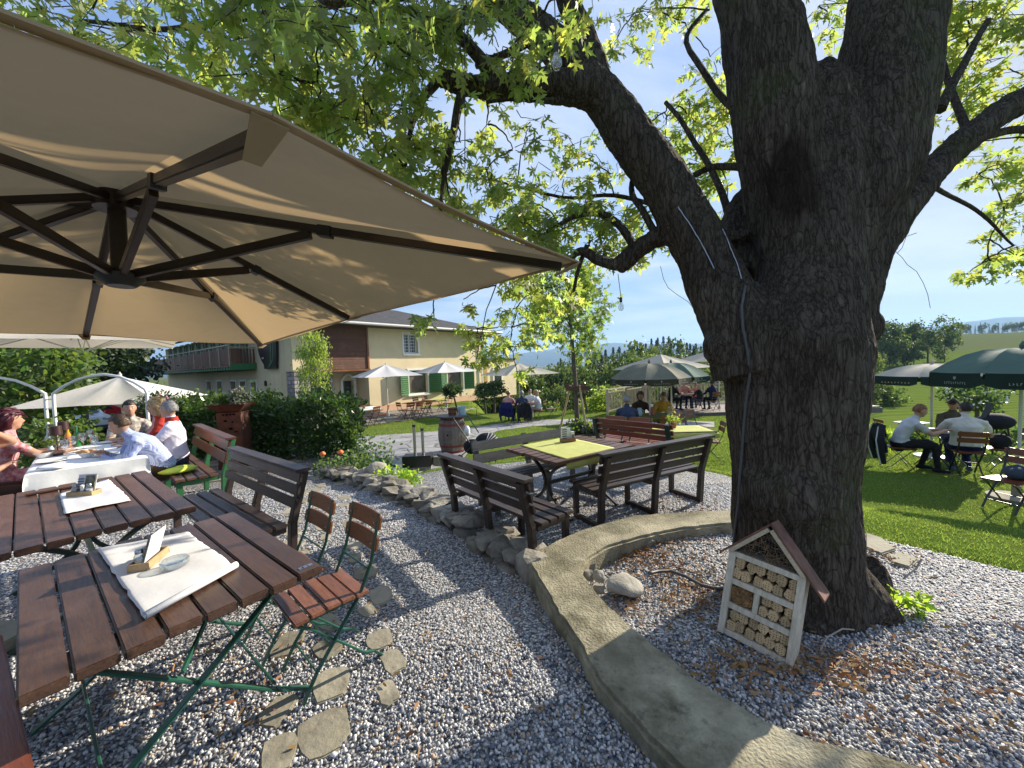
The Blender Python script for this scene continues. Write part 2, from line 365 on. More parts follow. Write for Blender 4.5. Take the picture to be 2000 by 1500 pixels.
pm('plaster', (.74, .61, .38), .85, .07, .8, .12, 40, spec=.2)
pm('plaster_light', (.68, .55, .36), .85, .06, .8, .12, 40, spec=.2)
pm('plaster_base', (.64, .42, .27), .85, .1, .8, .12, 40, spec=.2)
pm('trim_white', (.78, .76, .70), .7, .05, 3, .05, spec=.3)
pm('shutter_green', (.05, .15, .055), .5, .15, 5, .05)
pm('dark_room', (.02, .018, .016), .9, .3, 3, 0, spec=.1)
pm('room_wall', (.14, .12, .10), .9, .3, 2, 0, spec=.1)
pm('window_glass', (.04, .045, .05), .05, .2, 3, 0, spec=.8)
pm('roof_dark', (.055, .05, .048), .7, .25, 3, .3, 20, col2=(.085, .078, .072))
pm('gutter', (.62, .6, .56), .5, .08, 5, .05)
pm('corten', (.085, .024, .012), .75, .45, 7, .3, 60, col2=(.15, .048, .02))
pm('stone', (.20, .18, .15), .9, .4, 5, .8, 22, col2=(.38, .35, .29), island=.3, spec=.2, bdist=.02)
pm('pillar_stone', (.34, .30, .30), .85, .2, 6, .5, 30, island=.3, spec=.2)
pm('mortar', (.16, .15, .145), .9, .2, 8, .2, spec=.1)
pm('bark_young', (.13, .105, .08), .85, .3, 18, .6, 60, stretch=(1, 1, .3), spec=.2)
pm('bark_pale', (.36, .32, .27), .8, .3, 18, .4, 60, stretch=(1, 1, .3), spec=.2)
pm('soil', (.06, .04, .028), .95, .35, 12, .5, 40, spec=.1)
pm('terracotta', (.38, .14, .07), .75, .15, 8, .15, 40)
pm('red_hoop', (.20, .035, .03), .6, .3, 9, .1, 40)
pm('blue_bucket', (.42, .58, .63), .35, .05, 5, .03)
pm('cable_grey', (.07, .07, .072), .5, .1, 10, .05)
pm('car_white', (.72, .74, .77), .2, .03, 4, 0, spec=.6)
pm('car_red', (.4, .015, .02), .22, .05, 4, 0, spec=.6)
pm('car_glass', (.02, .025, .03), .06, .1, 4, 0, spec=.8)
pm('asphalt', (.085, .085, .09), .9, .2, 8, .3, 90, spec=.2)
pm('lamp_brown', (.045, .018, .016), .4, .1, 5, 0)
pm('bottle_green', (.02, .16, .04), .08, .1, 4, 0, spec=.8)
pm('wine_red', (.25, .01, .02), .1, .1, 4, 0, spec=.7)
pm('orange_drink', (.75, .28, .02), .15, .1, 4, 0, spec=.7)
pm('bread', (.5, .3, .13), .8, .3, 14, .4, 40)
pm('salt', (.75, .72, .68), .6, .05, 8, 0); pm('pepper', (.12, .09, .07), .8, .4, 30, .2)
pm('blossom_orange', (.75, .17, .06), .6, .2, 12, .1); pm('blossom_white', (.8, .78, .7), .6, .1, 12, .1); pm('blossom_pink', (.5, .2, .3), .6, .2, 12, .1)
pm('sign_black', (.012, .012, .014), .3, .2, 5, 0); pm('sign_green', (.09, .16, .06), .4, .2, 5, 0); pm('notice_green', (.03, .25, .13), .5, .1, 5, 0)
pm('lettering', (.30, .33, .30), .7, .05, 5, 0); pm('lettering_gold', (.42, .33, .14), .7, .05, 5, 0); pm('ink', (.03, .04, .07), .7, .2, 5, 0)
pm('menu_photo', (.06, .09, .045), .5, .7, 26, 0, col2=(.28, .24, .16))
pm('fill_light', (.32, .22, .12), .9, .4, 60, .7, 90, col2=(.16, .09, .05), spec=.1)
pm('log_end', (.50, .36, .20), .8, .22, 9, .3, 70, island=.22, spec=.2)
pm('hole', (.012, .009, .007), .95, .1, 5, 0, spec=0)
pm('mesh_wire', (.11, .10, .09), .5, .2, 8, 0, metal=.6)
pm('roof_red', (.13, .05, .032), .7, .4, 9, .4, 40, col2=(.24, .11, .075))
pm('straw', (.34, .2, .09), .9, .4, 40, .6, 90, island=.35, spec=.1)
cloth('canopy_tan', (.47, .36, .225), (.52, .37, .20), .34, var=.14, scale=1.1)
cloth('canopy_white', (.76, .74, .72), (.7, .66, .6), .3, var=.04)
cloth('canopy_cream', (.62, .57, .48), (.6, .52, .4), .35, var=.05)
cloth('canopy_green', (.12, .185, .16), (.14, .25, .19), .25, var=.15)
cloth('canopy_olive', (.21, .21, .165), (.25, .25, .16), .25, var=.15)
cloth('valance_green', (.016, .032, .027), None, var=.15)
cloth('valance_olive', (.05, .048, .032), None, var=.15)
cloth('jacket_black', (.016, .017, .022), None, var=.2); cloth('jacket_white', (.55, .55, .57), None, var=.1)
cloth('blue_fleece', (.015, .018, .09), None, var=.2)
glass('clear_glass')
leafm('maple_leaf', (.10, .165, .04), (.18, .22, .10), (.46, .57, .10), .035, .38, .42, .58)
leafm('young_leaf', (.075, .15, .03), (.12, .18, .06), (.30, .44, .05), .03, .35, .45, .5)
leafm('willow_leaf', (.13, .22, .04), (.2, .28, .09), (.42, .56, .07), .03, .3, .45, .5)
leafm('laurel_leaf', (.034, .082, .02), (.06, .10, .04), (.14, .26, .03), .03, .4, .28, .3)
leafm('bush_leaf', (.06, .115, .025), (.09, .14, .05), (.2, .32, .04), .04, .4, .45, .4)
leafm('bay_leaf', (.035, .075, .022), (.06, .1, .04), (.1, .2, .03), .03, .4, .35, .3)
leafm('rose_leaf', (.07, .13, .045), (.1, .15, .07), (.2, .34, .07), .04, .4, .5, .4)
leafm('far_leaf', (.050, .088, .022), (.06, .095, .03), (.13, .21, .03), .05, .4, .6, .35)
leafm('far_leaf_pale', (.085, .125, .028), (.1, .14, .04), (.2, .29, .04), .04, .35, .6, .4)
leafm('needle', (.026, .052, .028), (.03, .055, .03), (.04, .08, .03), .04, .4, .6, .2)
leafm('dark_leaf', (.016, .036, .013), (.03, .05, .02), (.05, .1, .02), .04, .4, .5, .25)
leafm('litter_leaf', (.27, .14, .05), (.3, .18, .08), (.25, .12, .04), .025, .5, .7, .15)
leafm('sprout_leaf', (.11, .22, .03), (.16, .25, .06), (.45, .68, .05), .02, .25, .4, .55)
leafm('grass_blade', (.10, .165, .035), (.10, .165, .035), (.28, .39, .06), .03, .45, .5, .5)
leafm('silver_leaf', (.17, .2, .14), (.2, .22, .16), (.2, .25, .12), .04, .3, .6, .3)
def gravel_mat(name, pebble):
    m, n, b, o = nodes(name); g = nd(n, "NewGeometry")
    pal = [(0, (.24, .25, .275)), (.20, (.42, .42, .425)), (.40, (.13, .145, .18)), (.54, (.62, .61, .60)), (.76, (.30, .275, .24)), (.84, (.50, .50, .50)), (.96, (.45, .31, .2))]
    if pebble: c = ramp(n, g.outputs['Random Per Island'], pal, 'CONSTANT')
    else:
        v = coords(n); vo = nd(n, "TexVoronoi", Scale=58.); n.links.new(v, vo.inputs['Vector']); sx = nd(n, "SeparateXYZ"); n.links.new(vo.outputs['Color'], sx.inputs[0])
        c = ramp(n, sx.outputs[0], pal, 'CONSTANT'); d = ramp(n, vo.outputs['Distance'], [(.3, (1, 1, 1)), (.75, (.25, .25, .25))]); c = mixc(n, 1.0, c, d, 'MULTIPLY')
        t = nd(n, "TexNoise", Scale=.9, Detail=4); n.links.new(v, t.inputs['Vector']); c = mixc(n, .5, c, ramp(n, t.outputs['Fac'], [(.35, (.6, .56, .52)), (.65, (1, 1, 1))]), 'MULTIPLY')
        bump(n, b, math_(n, 'SUBTRACT', 1., vo.outputs['Distance']), 1., .012)
    n.links.new(c, b.inputs['Base Color']); b.inputs['Roughness'].default_value = .62; b.inputs['Specular IOR Level'].default_value = .35
gravel_mat('gravel', False); gravel_mat('pebble', True)
def lawn_mat():
    m, n, b, o = nodes('lawn'); v = coords(n)
    t = nd(n, "TexNoise", Scale=1.1, Detail=6, Roughness=.65); n.links.new(v, t.inputs['Vector'])
    t2 = nd(n, "TexNoise", Scale=38., Detail=5, Roughness=.8); n.links.new(v, t2.inputs['Vector'])
    c = ramp(n, t.outputs['Fac'], [(.3, (.085, .135, .024)), (.7, (.135, .185, .04))])
    c = mixc(n, .65, c, ramp(n, t2.outputs['Fac'], [(.32, (.025, .05, .008)), (.65, (.17, .25, .04))]))
    # mown rows on the far slope
    sp = nd(n, "SeparateXYZ"); n.links.new(v, sp.inputs[0]); w = nd(n, "TexWave", Scale=.16, Distortion=1.5, Detail=2.); w.bands_direction = 'Y'; w.inputs['Detail Scale'].default_value = .4; n.links.new(v, w.inputs['Vector'])
    far = ramp(n, math_(n, 'MULTIPLY', sp.outputs[1], 1/60.), [(.2, (0, 0, 0)), (.34, (1, 1, 1))])
    mead = mixc(n, w.outputs['Fac'], (.085, .135, .022), (.14, .185, .035)); c = mixc(n, far, c, mead)
    up = ramp(n, math_(n, 'MULTIPLY', sp.outputs[1], 1/400.), [(.30, (0, 0, 0)), (.36, (1, 1, 1))]); c = mixc(n, up, c, (.12, .14, .055))
    n.links.new(c, b.inputs['Base Color']); b.inputs['Roughness'].default_value = .9; b.inputs['Specular IOR Level'].default_value = 0
    bump(n, b, t2.outputs['Fac'], .6, .04)
lawn_mat()
def flag_mat(name, col, col2, sc, joint):
    m, n, b, o = nodes(name); v = coords(n)
    ds = nd(n, "TexNoise", Scale=2.); n.links.new(v, ds.inputs['Vector']); vv = mixc(n, .12, v, ds.outputs['Color'])
    vo = nd(n, "TexVoronoi", Scale=sc); n.links.new(vv, vo.inputs['Vector'])
    ve = nd(n, "TexVoronoi", Scale=sc); ve.feature = 'DISTANCE_TO_EDGE'; n.links.new(vv, ve.inputs['Vector'])
    sx = nd(n, "SeparateXYZ"); n.links.new(vo.outputs['Color'], sx.inputs[0]); c = ramp(n, sx.outputs[0], [(.1, col), (.9, col2)])
    t = nd(n, "TexNoise", Scale=9., Detail=6); n.links.new(v, t.inputs['Vector']); c = mixc(n, .35, c, ramp(n, t.outputs['Fac'], [(.3, tuple(x*.5 for x in col)), (.7, col2)]))
    e = ramp(n, ve.outputs['Distance'], [(.015, (1, 1, 1)), (.04, (0, 0, 0))]); c = mixc(n, e, c, joint)
    n.links.new(c, b.inputs['Base Color']); b.inputs['Roughness'].default_value = .8; b.inputs['Specular IOR Level'].default_value = .25
    bump(n, b, ramp(n, ve.outputs['Distance'], [(.0, (0, 0, 0)), (.05, (1, 1, 1))]), .6, .015)
flag_mat('flagstone', (.27, .27, .275), (.38, .37, .36), 1.6, (.15, .15, .13)); flag_mat('paving', (.24, .21, .19), (.33, .30, .27), 2.6, (.1, .1, .09))
pm('concrete', (.22, .195, .125), .92, .35, 3.0, 1.0, 60, col2=(.50, .45, .32), spec=.15, det=12, bdist=.012)
pm('slab_stone', (.27, .245, .185), .9, .3, 5, .6, 25, col2=(.42, .385, .30), island=.25, spec=.15, bdist=.012)
pm('boulder', (.28, .26, .22), .9, .3, 6, .7, 26, col2=(.46, .43, .37), spec=.2, bdist=.015)
# ------------------------------------------------------------ the setting
def terrain():
    ang = np.concatenate([np.linspace(-180, -72, 40, endpoint=False), np.linspace(-72, 72, 420, endpoint=False), np.linspace(72, 180, 40, endpoint=False)])
    rad = np.concatenate([[.25], np.geomspace(.6, 30, 150), np.geomspace(31, 900, 110), np.geomspace(950, 9000, 14)])
    A, Rr = np.meshgrid(np.radians(ang), rad); X, Y = Rr*np.sin(A), Rr*np.cos(A); Z = G(X, Y)
    cover = inpoly(X, Y, PATIO) | inpoly(X, Y, TERR); Z = np.where(cover, Z-.07, Z)
    V = np.stack([X, Y, Z], -1).reshape(-1, 3); na = len(ang); nr = len(rad)
    i = np.arange(nr-1)[:, None]*na; j = np.arange(na)[None]; j2 = (j+1) % na
    F = np.stack([i+j, i+j2, i+na+j2, i+na+j], -1).reshape(-1, 4)
    o = npmesh('ground', V, F, 'lawn', smooth=True); tag(o, kind='structure')
terrain()
def sheet(name, poly, dz, mat, step=.25, kind='structure', zf=None):
    bm = bmesh.new(); bm.faces.new([bm.verts.new((x, y, 0)) for x, y in poly]); bm.normal_update(); bmesh.ops.triangulate(bm, faces=bm.faces[:], ngon_method='EAR_CLIP')
    xs = [p[0] for p in poly]; ys = [p[1] for p in poly]
    for ax, lo, hi in ((0, min(xs), max(xs)), (1, min(ys), max(ys))):
        k = math.ceil(lo/step)*step
        while k < hi:
            co = (k, 0, 0) if ax == 0 else (0, k, 0)
            bmesh.ops.bisect_plane(bm, geom=bm.verts[:]+bm.edges[:]+bm.faces[:], plane_co=co, plane_no=(1, 0, 0) if ax == 0 else (0, 1, 0)); k += step
    c = np.array([v.co[:] for v in bm.verts]); z = (zf or G)(c[:, 0], c[:, 1])+dz
    for v, h in zip(bm.verts, z): v.co.z = h
    bmesh.ops.recalc_face_normals(bm, faces=bm.faces)
    for f in bm.faces:
        f.smooth = True
        if f.normal.z < 0: f.normal_flip()
    me = bpy.data.meshes.new(name); bm.to_mesh(me); bm.free(); me.materials.append(M[mat]); o = bpy.data.objects.new(name, me); COL.objects.link(o); return tag(o, kind=kind)
patio_z = lambda x, y: -.10*(1-smooth(0, 1.5, segdist(x, y, WALL)))
sheet('gravel_patio', PATIO, .0, 'gravel', .4, zf=patio_z)
sheet('gravel_terrace', TERR, .0, 'gravel', .4, zf=lambda x, y: -.16+0*x)
def pxpoly(pts): return [tuple(gp(*p)[:2]) for p in pts]
PATH = pxpoly([(600, 872), (690, 858), (712, 853), (780, 848), (857, 842), (915, 836), (968, 829), (1034, 822), (1125, 818), (1184, 818), (1320, 822), (1395, 824), (1395, 835), (1320, 832), (1185, 829), (1146, 827), (1082, 830), (1028, 834), (971, 842), (930, 862), (900, 905), (820, 925), (740, 905), (660, 905)])
sheet('flagstone_path', PATH, .012, 'flagstone', .4)
COURT = pxpoly([(560, 812), (640, 806), (720, 802), (800, 797), (880, 795), (930, 800), (900, 808), (820, 818), (700, 833), (560, 848)])
sheet('courtyard_paving', COURT, .012, 'paving', .6)
ROAD = [(-30, 12.2), (-9.5, 13.0), (-8.2, 17.5), (-12, 24), (-40, 40)]
sheet('road', ROAD, .012, 'asphalt', 2)
# distant blue ridge
def mountains():
    az = np.linspace(-60, 75, 260); prof = []
    for a in az:
        px = 1000+750*math.tan(R(min(max(a, -60), 72)))
        e = np.interp(px, [-300, 700, 950, 1006, 1069, 1136, 1202, 1300, 1500, 1700, 1820, 1950, 2100, 2600], [12, 14, 19, 20, 25, 30, 36, 30, 22, 32, 46, 60, 56, 40])
        prof.append(e*math.sqrt(1+math.tan(R(min(max(a, -60), 72)))**2)**-1)
    V, F = [], []; rows = [(3600, 0), (4200, .45), (4700, .8), (5200, 1), (6400, .5), (7500, 0)]
    for k, (rr, h) in enumerate(rows):
        for a, e in zip(az, prof):
            nn = noise.noise(Vector((a*.09, k*.7, 3)))*.10+noise.noise(Vector((a*.5, k*1.7, 9)))*.035
            V.append((rr*math.sin(R(a)), rr*math.cos(R(a)), -25+(h*(1+nn) if 0 < k < 5 else h)*(e/750*5200+26)))
    n = len(az)
    for k in range(len(rows)-1):
        for i in range(n-1): F.append((k*n+i, k*n+i+1, (k+1)*n+i+1, (k+1)*n+i))
    pm('forest_slope', (.045, .07, .03), .95, .4, .004, 0, col2=(.075, .095, .045), spec=0)
    tag(npmesh('mountains', np.array(V), np.array(F), 'forest_slope', smooth=True), kind='structure')
mountains()
def wear(name, col, scale, lo, hi, amt):
    """a second, larger layer of stains over a finished material"""
    n = M[name].node_tree; b = [x for x in n.nodes if x.type == 'BSDF_PRINCIPLED'][0]; l = b.inputs['Base Color'].links[0]; src = l.from_socket; n.links.remove(l)
    t = nd(n, "TexNoise", Scale=scale, Detail=8, Roughness=.68); n.links.new(coords(n), t.inputs['Vector']); n.links.new(mixc(n, ramp(n, t.outputs['Fac'], [(lo, (0, 0, 0)), (hi, (amt,)*3)]), src, col), b.inputs['Base Color'])
wear('concrete', (.085, .08, .045), 2.4, .46, .66, .85); wear('concrete', (.06, .055, .04), 14., .56, .7, .6)
wear('plaster', (.5, .42, .28), .5, .5, .75, .5); wear('slab_stone', (.2, .18, .12), 5., .5, .7, .6); wear('corten', (.05, .02, .012), 3., .5, .65, .7); wear('lawn', (.17, .175, .06), .7, .50, .7, .6); wear('canopy_tan', (.30, .23, .15), 1.8, .52, .75, .6)
# ------------------------------------------------------------ stone wall, concrete kerb, slabs
def hull(bmx, c, r, rng, n=16, flat=1.0, M3=None):
    t = bmesh.new(); P = rng.uniform(-1, 1, (n, 3)); P = P/np.maximum(np.abs(P).max(1)[:, None], .6)
    for p in P: t.verts.new(p)
    res = bmesh.ops.convex_hull(t, input=t.verts[:])
    bmesh.ops.delete(t, geom=[g for g in res['geom_interior'] if isinstance(g, bmesh.types.BMVert)], context='VERTS')
    bmesh.ops.bevel(t, geom=t.edges[:], offset=.09, segments=1, affect='EDGES', clamp_overlap=True)
    t.verts.ensure_lookup_table(); t.verts.index_update()
    vs = [Vector((v.co.x*r[0], v.co.y*r[1], v.co.z*r[2])) for v in t.verts]
    if M3: vs = [M3 @ v for v in vs]
    bmx.add([v+Vector(c) for v in vs], [[v.index for v in f.verts] for f in t.faces]); t.free()
def rz3(a): return Matrix.Rotation(a, 3, 'Z')
def stone_wall():
    rng = np.random.default_rng(5); mb = MB(); P = np.array(WALL[::-1]); L = np.r_[0, np.cumsum(np.hypot(*np.diff(P, axis=0).T))]
    s = 0.0
    while s < L[-1]-.05:
        w = rng.uniform(.13, .26); x = np.interp(s, L, P[:, 0]); y = np.interp(s, L, P[:, 1]); k = min(np.searchsorted(L, s, 'right')-1, len(P)-2); d = P[k+1]-P[k]; a = math.atan2(d[1], d[0]); nx, ny = -math.sin(a), math.cos(a)
        if nx > 0: nx, ny = -nx, -ny          # towards the patio
        fade = min(1, .45+(s/L[-1])*1.3)
        for off, z, sc in ((.10, -.10, 1), (.10+rng.uniform(-.02, .03), .035, 1), (-.07, .04, 1.15)):
            if rng.random() < .12: continue
            hull(mb, (x+nx*off+rng.normal()*.015, y+ny*off+rng.normal()*.015, (z+rng.normal()*.018)*fade-.02), (w*.68*sc, rng.uniform(.09, .15)*sc, rng.uniform(.06, .095)*(1 if z < .03 else .8)), rng, 15, M3=rz3(a+rng.normal()*.15))
        s += w*.86
    e = P[-1]; hull(mb, (e[0]+.02, e[1]-.06, .0), (.17, .15, .12), rng, 18)
    o = mb.build('stone_wall', 'stone'); tag(o, 'low dry stone wall of rough grey stones edging the gravel terrace', 'wall')
stone_wall()
def kerb():
    Z = .10
    px = [(1024, 1087), (1048, 1125), (1073, 1168), (1107, 1225), (1150, 1296), (1200, 1372), (1262, 1442), (1330, 1502), (1420, 1560), (1620, 1640), (2100, 1640), (2000, 1545), (1830, 1493), (1700, 1462), (1590, 1438), (1480, 1393), (1400, 1345), (1338, 1300), (1233, 1221), (1184, 1174), (1150, 1135), (1136, 1112), (1150, 1090), (1192, 1066), (1262, 1045), (1340, 1030), (1440, 1020), (1560, 1018), (1560, 995), (1430, 995), (1330, 999), (1240, 1005), (1190, 1015), (1140, 1032), (1085, 1055), (1050, 1070)]
    pts = [at(x, y, Z)[:2] for x, y in px]
    rng = np.random.default_rng(2); q = []
    for i in range(len(pts)):
        a, b = pts[i], pts[(i+1) % len(pts)]; n = max(1, int(np.hypot(*(b-a))/.05))
        for k in range(n): p = a+(b-a)*k/n; w_ = Vector((p[0]*3.5, p[1]*3.5, 0)); q.append((p[0]+rng.normal()*.004+.016*noise.noise(w_)+.008*noise.noise(w_*4), p[1]+rng.normal()*.004+.016*noise.noise(w_+Vector((9, 3, 1)))+.008*noise.noise(w_*4+Vector((2, 5, 1)))))
    mb = MB(); mb.prism(q, -.4, Z)
    o = mb.build('kerb_wall', 'concrete', bevel=.022, seg=2, smooth=50); tag(o, 'pale concrete kerb wall curving round the maple bed', 'kerb wall')
    mb = MB()                         # broken stones under the kerb's inner edge
    for (x, y, s) in [(1205, 1070, .06), (1222, 1062, .05), (1240, 1058, .045), (1262, 1060, .07), (1280, 1053, .05), (1300, 1050, .05), (1318, 1046, .05), (1175, 1080, .06), (1152, 1105, .05), (1148, 1122, .05), (1168, 1150, .045)]:
        p = at(x, y, .02); hull(mb, (p[0], p[1], .01), (s, s*.7, .045), rng, 14, M3=rz3(rng.uniform(0, 3)))
    tag(mb.build('kerb_stones', 'stone'), 'row of small grey stones set under the kerb wall beside the maple bed', 'stones')['kind'] = 'stuff'
    for (x, y, r, lab) in [(1224, 1140, (.155, .11, .062), 'large pale boulder on the gravel at the end of the grey hose'), (1170, 1122, (.05, .045, .045), 'small round brown stone between the boulder and the kerb wall'), (738, 921, (.2, .16, .17), 'rounded ridged boulder on top of the stone wall beside the herbs')]:
        p = at(x, y, .04); mb = MB(); mb.ell((0, 0, 0), r, 20, jit=.34, jf=1.5); o = mb.build('boulder', 'boulder', smooth=True); o.location = (p[0], p[1], .03); o.rotation_euler = (.1, .12, .5); tag(o, lab, 'boulder')
kerb()
STONES = []
def flat_stone(mb, p, w, h, z, rng, a):
    q = []
    for k in range(11):
        t = 2*math.pi*k/11; e = (abs(math.cos(t))**5+abs(math.sin(t))**5)**(-1/5)*rng.uniform(.80, 1.05); x, y = math.cos(t)*e*w, math.sin(t)*e*h; q.append((p[0]+x*math.cos(a)-y*math.sin(a), p[1]+x*math.sin(a)+y*math.cos(a)))
    STONES.append(q); g = g1(p[0], p[1]); mb.prism(q, g-.05, g+z)
def slabs():
    rng = np.random.default_rng(9)
    for i, (px, s, lab) in enumerate([([(1690, 1040), (1722, 1050), (1752, 1072), (1722, 1082), (1690, 1068)], .02, 'stone slab edging the lawn right beside the maple trunk'), ([(1735, 1084), (1760, 1076), (1795, 1092), (1778, 1108), (1742, 1098)], .02, 'stone slab at the lawn edge, second from the maple trunk')]):
        q = [at(x, y, .02)[:2] for x, y in px]; mb = MB(); mb.prism([tuple(p) for p in q], -.05, .025); tag(mb.build('stone_slab', 'slab_stone', bevel=.01), lab, 'slab')
    # sunk stepping stones through the gravel
    mb = MB()
    A, B = at(640, 900, 0)[:2], at(700, 1400, 0)[:2]
    for k in range(17):
        t = k/16; c = A+(B-A)*t**.7; d = (B-A)/np.linalg.norm(B-A); nrm = np.array([-d[1], d[0]])
        for off in (-.42, -.15, .13) if t < .5 else (-.34, -.1, .17):
            if rng.random() < .12: continue
            w = rng.uniform(.085, .135); p = c+nrm*(off+rng.normal()*.03)+d*rng.normal()*.04
            flat_stone(mb, p, w, w*rng.uniform(.62, .9), rng.uniform(.010, .017), rng, math.atan2(d[1], d[0])+rng.normal()*.2)
    o = mb.build('stepping_stones', 'slab_stone', bevel=.006); tag(o, kind='structure')
    mb = MB()
    for (px, py, w, h) in [(560, 880, .6, .3), (530, 905, .7, .28), (600, 868, .6, .25), (640, 880, .5, .22), (430, 905, .6, .3), (420, 935, .6, .25)]:
        p = at(px, py, 0); flat_stone(mb, p, w, h, .014, rng, .5)
    tag(mb.build('paving_slabs', 'slab_stone', bevel=.006), kind='structure')
slabs()
# ------------------------------------------------------------ pebbles, fallen leaves, grass blades
ICO = None
def pebbles():
    rng = np.random.default_rng(3); bm = bmesh.new(); bmesh.ops.create_icosphere(bm, subdivisions=1, radius=1); bm.verts.index_update()
    iv = np.array([v.co[:] for v in bm.verts]); iF = np.array([[v.index for v in f.verts] for f in bm.faces]); bm.free()
    ov = np.array([(1, 0, 0), (-1, 0, 0), (0, 1, 0), (0, -1, 0), (0, 0, 1.)]); oF = np.array([(0, 2, 4), (2, 1, 4), (1, 3, 4), (3, 0, 4)])
    # points spread over the ground so that they look even in depth: denser near
    n = 340000; Y = rng.uniform(.75, 5.6, n); X = rng.uniform(-1.38, 1.4, n)*Y
    keep = rng.random(n) < np.minimum(1, (Y/5.6)**1.0*1.0)*np.where(Y < 3.0, 1.0, .62); X, Y = X[keep], Y[keep]
    ip = inpoly(X, Y, PATIO); it = inpoly(X, Y, TERR); k = ip | it; X, Y, it = X[k], Y[k], it[k]
    for q in STONES: m = ~inpoly(X, Y, q); X, Y, it = X[m], Y[m], it[m]
    Z = np.where(it, -.16, patio_z(X, Y)); s = rng.uniform(.0048, .0098, len(X))*np.where(rng.random(len(X)) < .04, 1.5, 1)*np.where(Y > 3, 1.25, 1)
    for name, v0, f0, m in (('gravel', iv, iF, Y < 2.3), ('gravel', ov, oF, Y >= 2.3)):
        x, y, z, ss = X[m], Y[m], Z[m], s[m]; c = len(x); Q = rotmats(c, rng); sc = np.stack([np.ones(c)*1.25, rng.uniform(.7, 1.1, c), rng.uniform(.5, .85, c)], -1)
        if v0 is ov: Q = Q*0+np.eye(3); a = rng.uniform(0, 6.28, c); Q[:, 0, 0] = np.cos(a); Q[:, 0, 1] = -np.sin(a); Q[:, 1, 0] = np.sin(a); Q[:, 1, 1] = np.cos(a)
        V = np.einsum('nij,nkj->nki', Q, v0[None]*sc[:, None])*ss[:, None, None]; V[..., 0] += x[:, None]; V[..., 1] += y[:, None]; V[..., 2] += (z+ss*rng.uniform(.1, .7, c))[:, None]
        F = (f0[None]+np.arange(c)[:, None, None]*len(v0)).reshape(-1, 3)
        tag(npmesh(name, V.reshape(-1, 3), F, 'pebble', smooth=True), kind='stuff')
pebbles()
def litter():
    rng = np.random.default_rng(8); P = []
    def put(px, py, n, sx, sy, terr=False):
        c = at(px, py, 0)
        for _ in range(n): [P.append((c[0]+rng.normal()*sx*1.1, c[1]+rng.normal()*sy*1.1)) for _k in (0, 1)]
    for a in [(1300, 1110, 200, .22, .26), (1250, 1080, 110, .16, .12), (1350, 1170, 150, .18, .15), (1450, 1300, 60, .25, .08), (1330, 1060, 60, .3, .1), (1210, 1180, 40, .1, .12), (1560, 1320, 110, .25, .06), (1640, 1300, 70, .2, .06), (1850, 1350, 70, .3, .2), (1720, 1090, 50, .15, .1), (1900, 1250, 60, .4, .3), (1800, 1450, 40, .3, .1), (1280, 960, 110, .5, .3), (1390, 985, 90, .2, .2), (620, 1230, 25, .3, .25), (450, 1420, 18, .3, .15), (700, 1150, 15, .4, .4), (1000, 1150, 16, .3, .3), (1080, 1120, 30, .12, .15), (300, 1330, 30, .3, .1), (1000, 1350, 18, .4, .2)]: put(*a)
    P = np.array(P); r = np.hypot(P[:, 0], P[:, 1]); P = P[(r > .9)]; it = inpoly(P[:, 0], P[:, 1], TERR)
    z = np.where(it, -.15, G(P[:, 0], P[:, 1])+.012)+.012; c = np.stack([P[:, 0], P[:, 1], z], -1)
    ax = rng.normal(size=c.shape); ax[:, 2] *= .15; V, F = leaves(c, rng.uniform(.025, .06, len(c)), LANCE, rng, ax, .25)
    V[:, 2] = np.maximum(V[:, 2], np.repeat(c[:, 2], len(LANCE))-.004)
    tag(npmesh('fallen_leaves', V, F, 'litter_leaf'), kind='stuff')
litter()
def grass():
    rng = np.random.default_rng(4); n = 230000; d = 2.6+16*rng.random(n)**1.8; th = rng.uniform(R(-32), R(58), n); x, y = d*np.sin(th), d*np.cos(th)
    for poly in (PATIO, TERR, PATH, COURT): m = ~inpoly(x, y, poly); x, y, d = x[m], y[m], d[m]
    z = G(x, y); c = len(x); h = rng.uniform(.012, .028, c)*(1+d*.05); w = .0014+d*.0004; a = rng.uniform(0, 6.28, c); lx, ly = rng.normal(size=c)*.5*h, rng.normal(size=c)*.5*h
    V = np.stack([np.stack([x-np.cos(a)*w, y-np.sin(a)*w, z-.004], -1), np.stack([x+np.cos(a)*w, y+np.sin(a)*w, z-.004], -1), np.stack([x+lx, y+ly, z+h], -1)], 1).reshape(-1, 3)
    tag(npmesh('grass', V, np.arange(3*c).reshape(-1, 3), 'grass_blade'), kind='stuff')
grass()
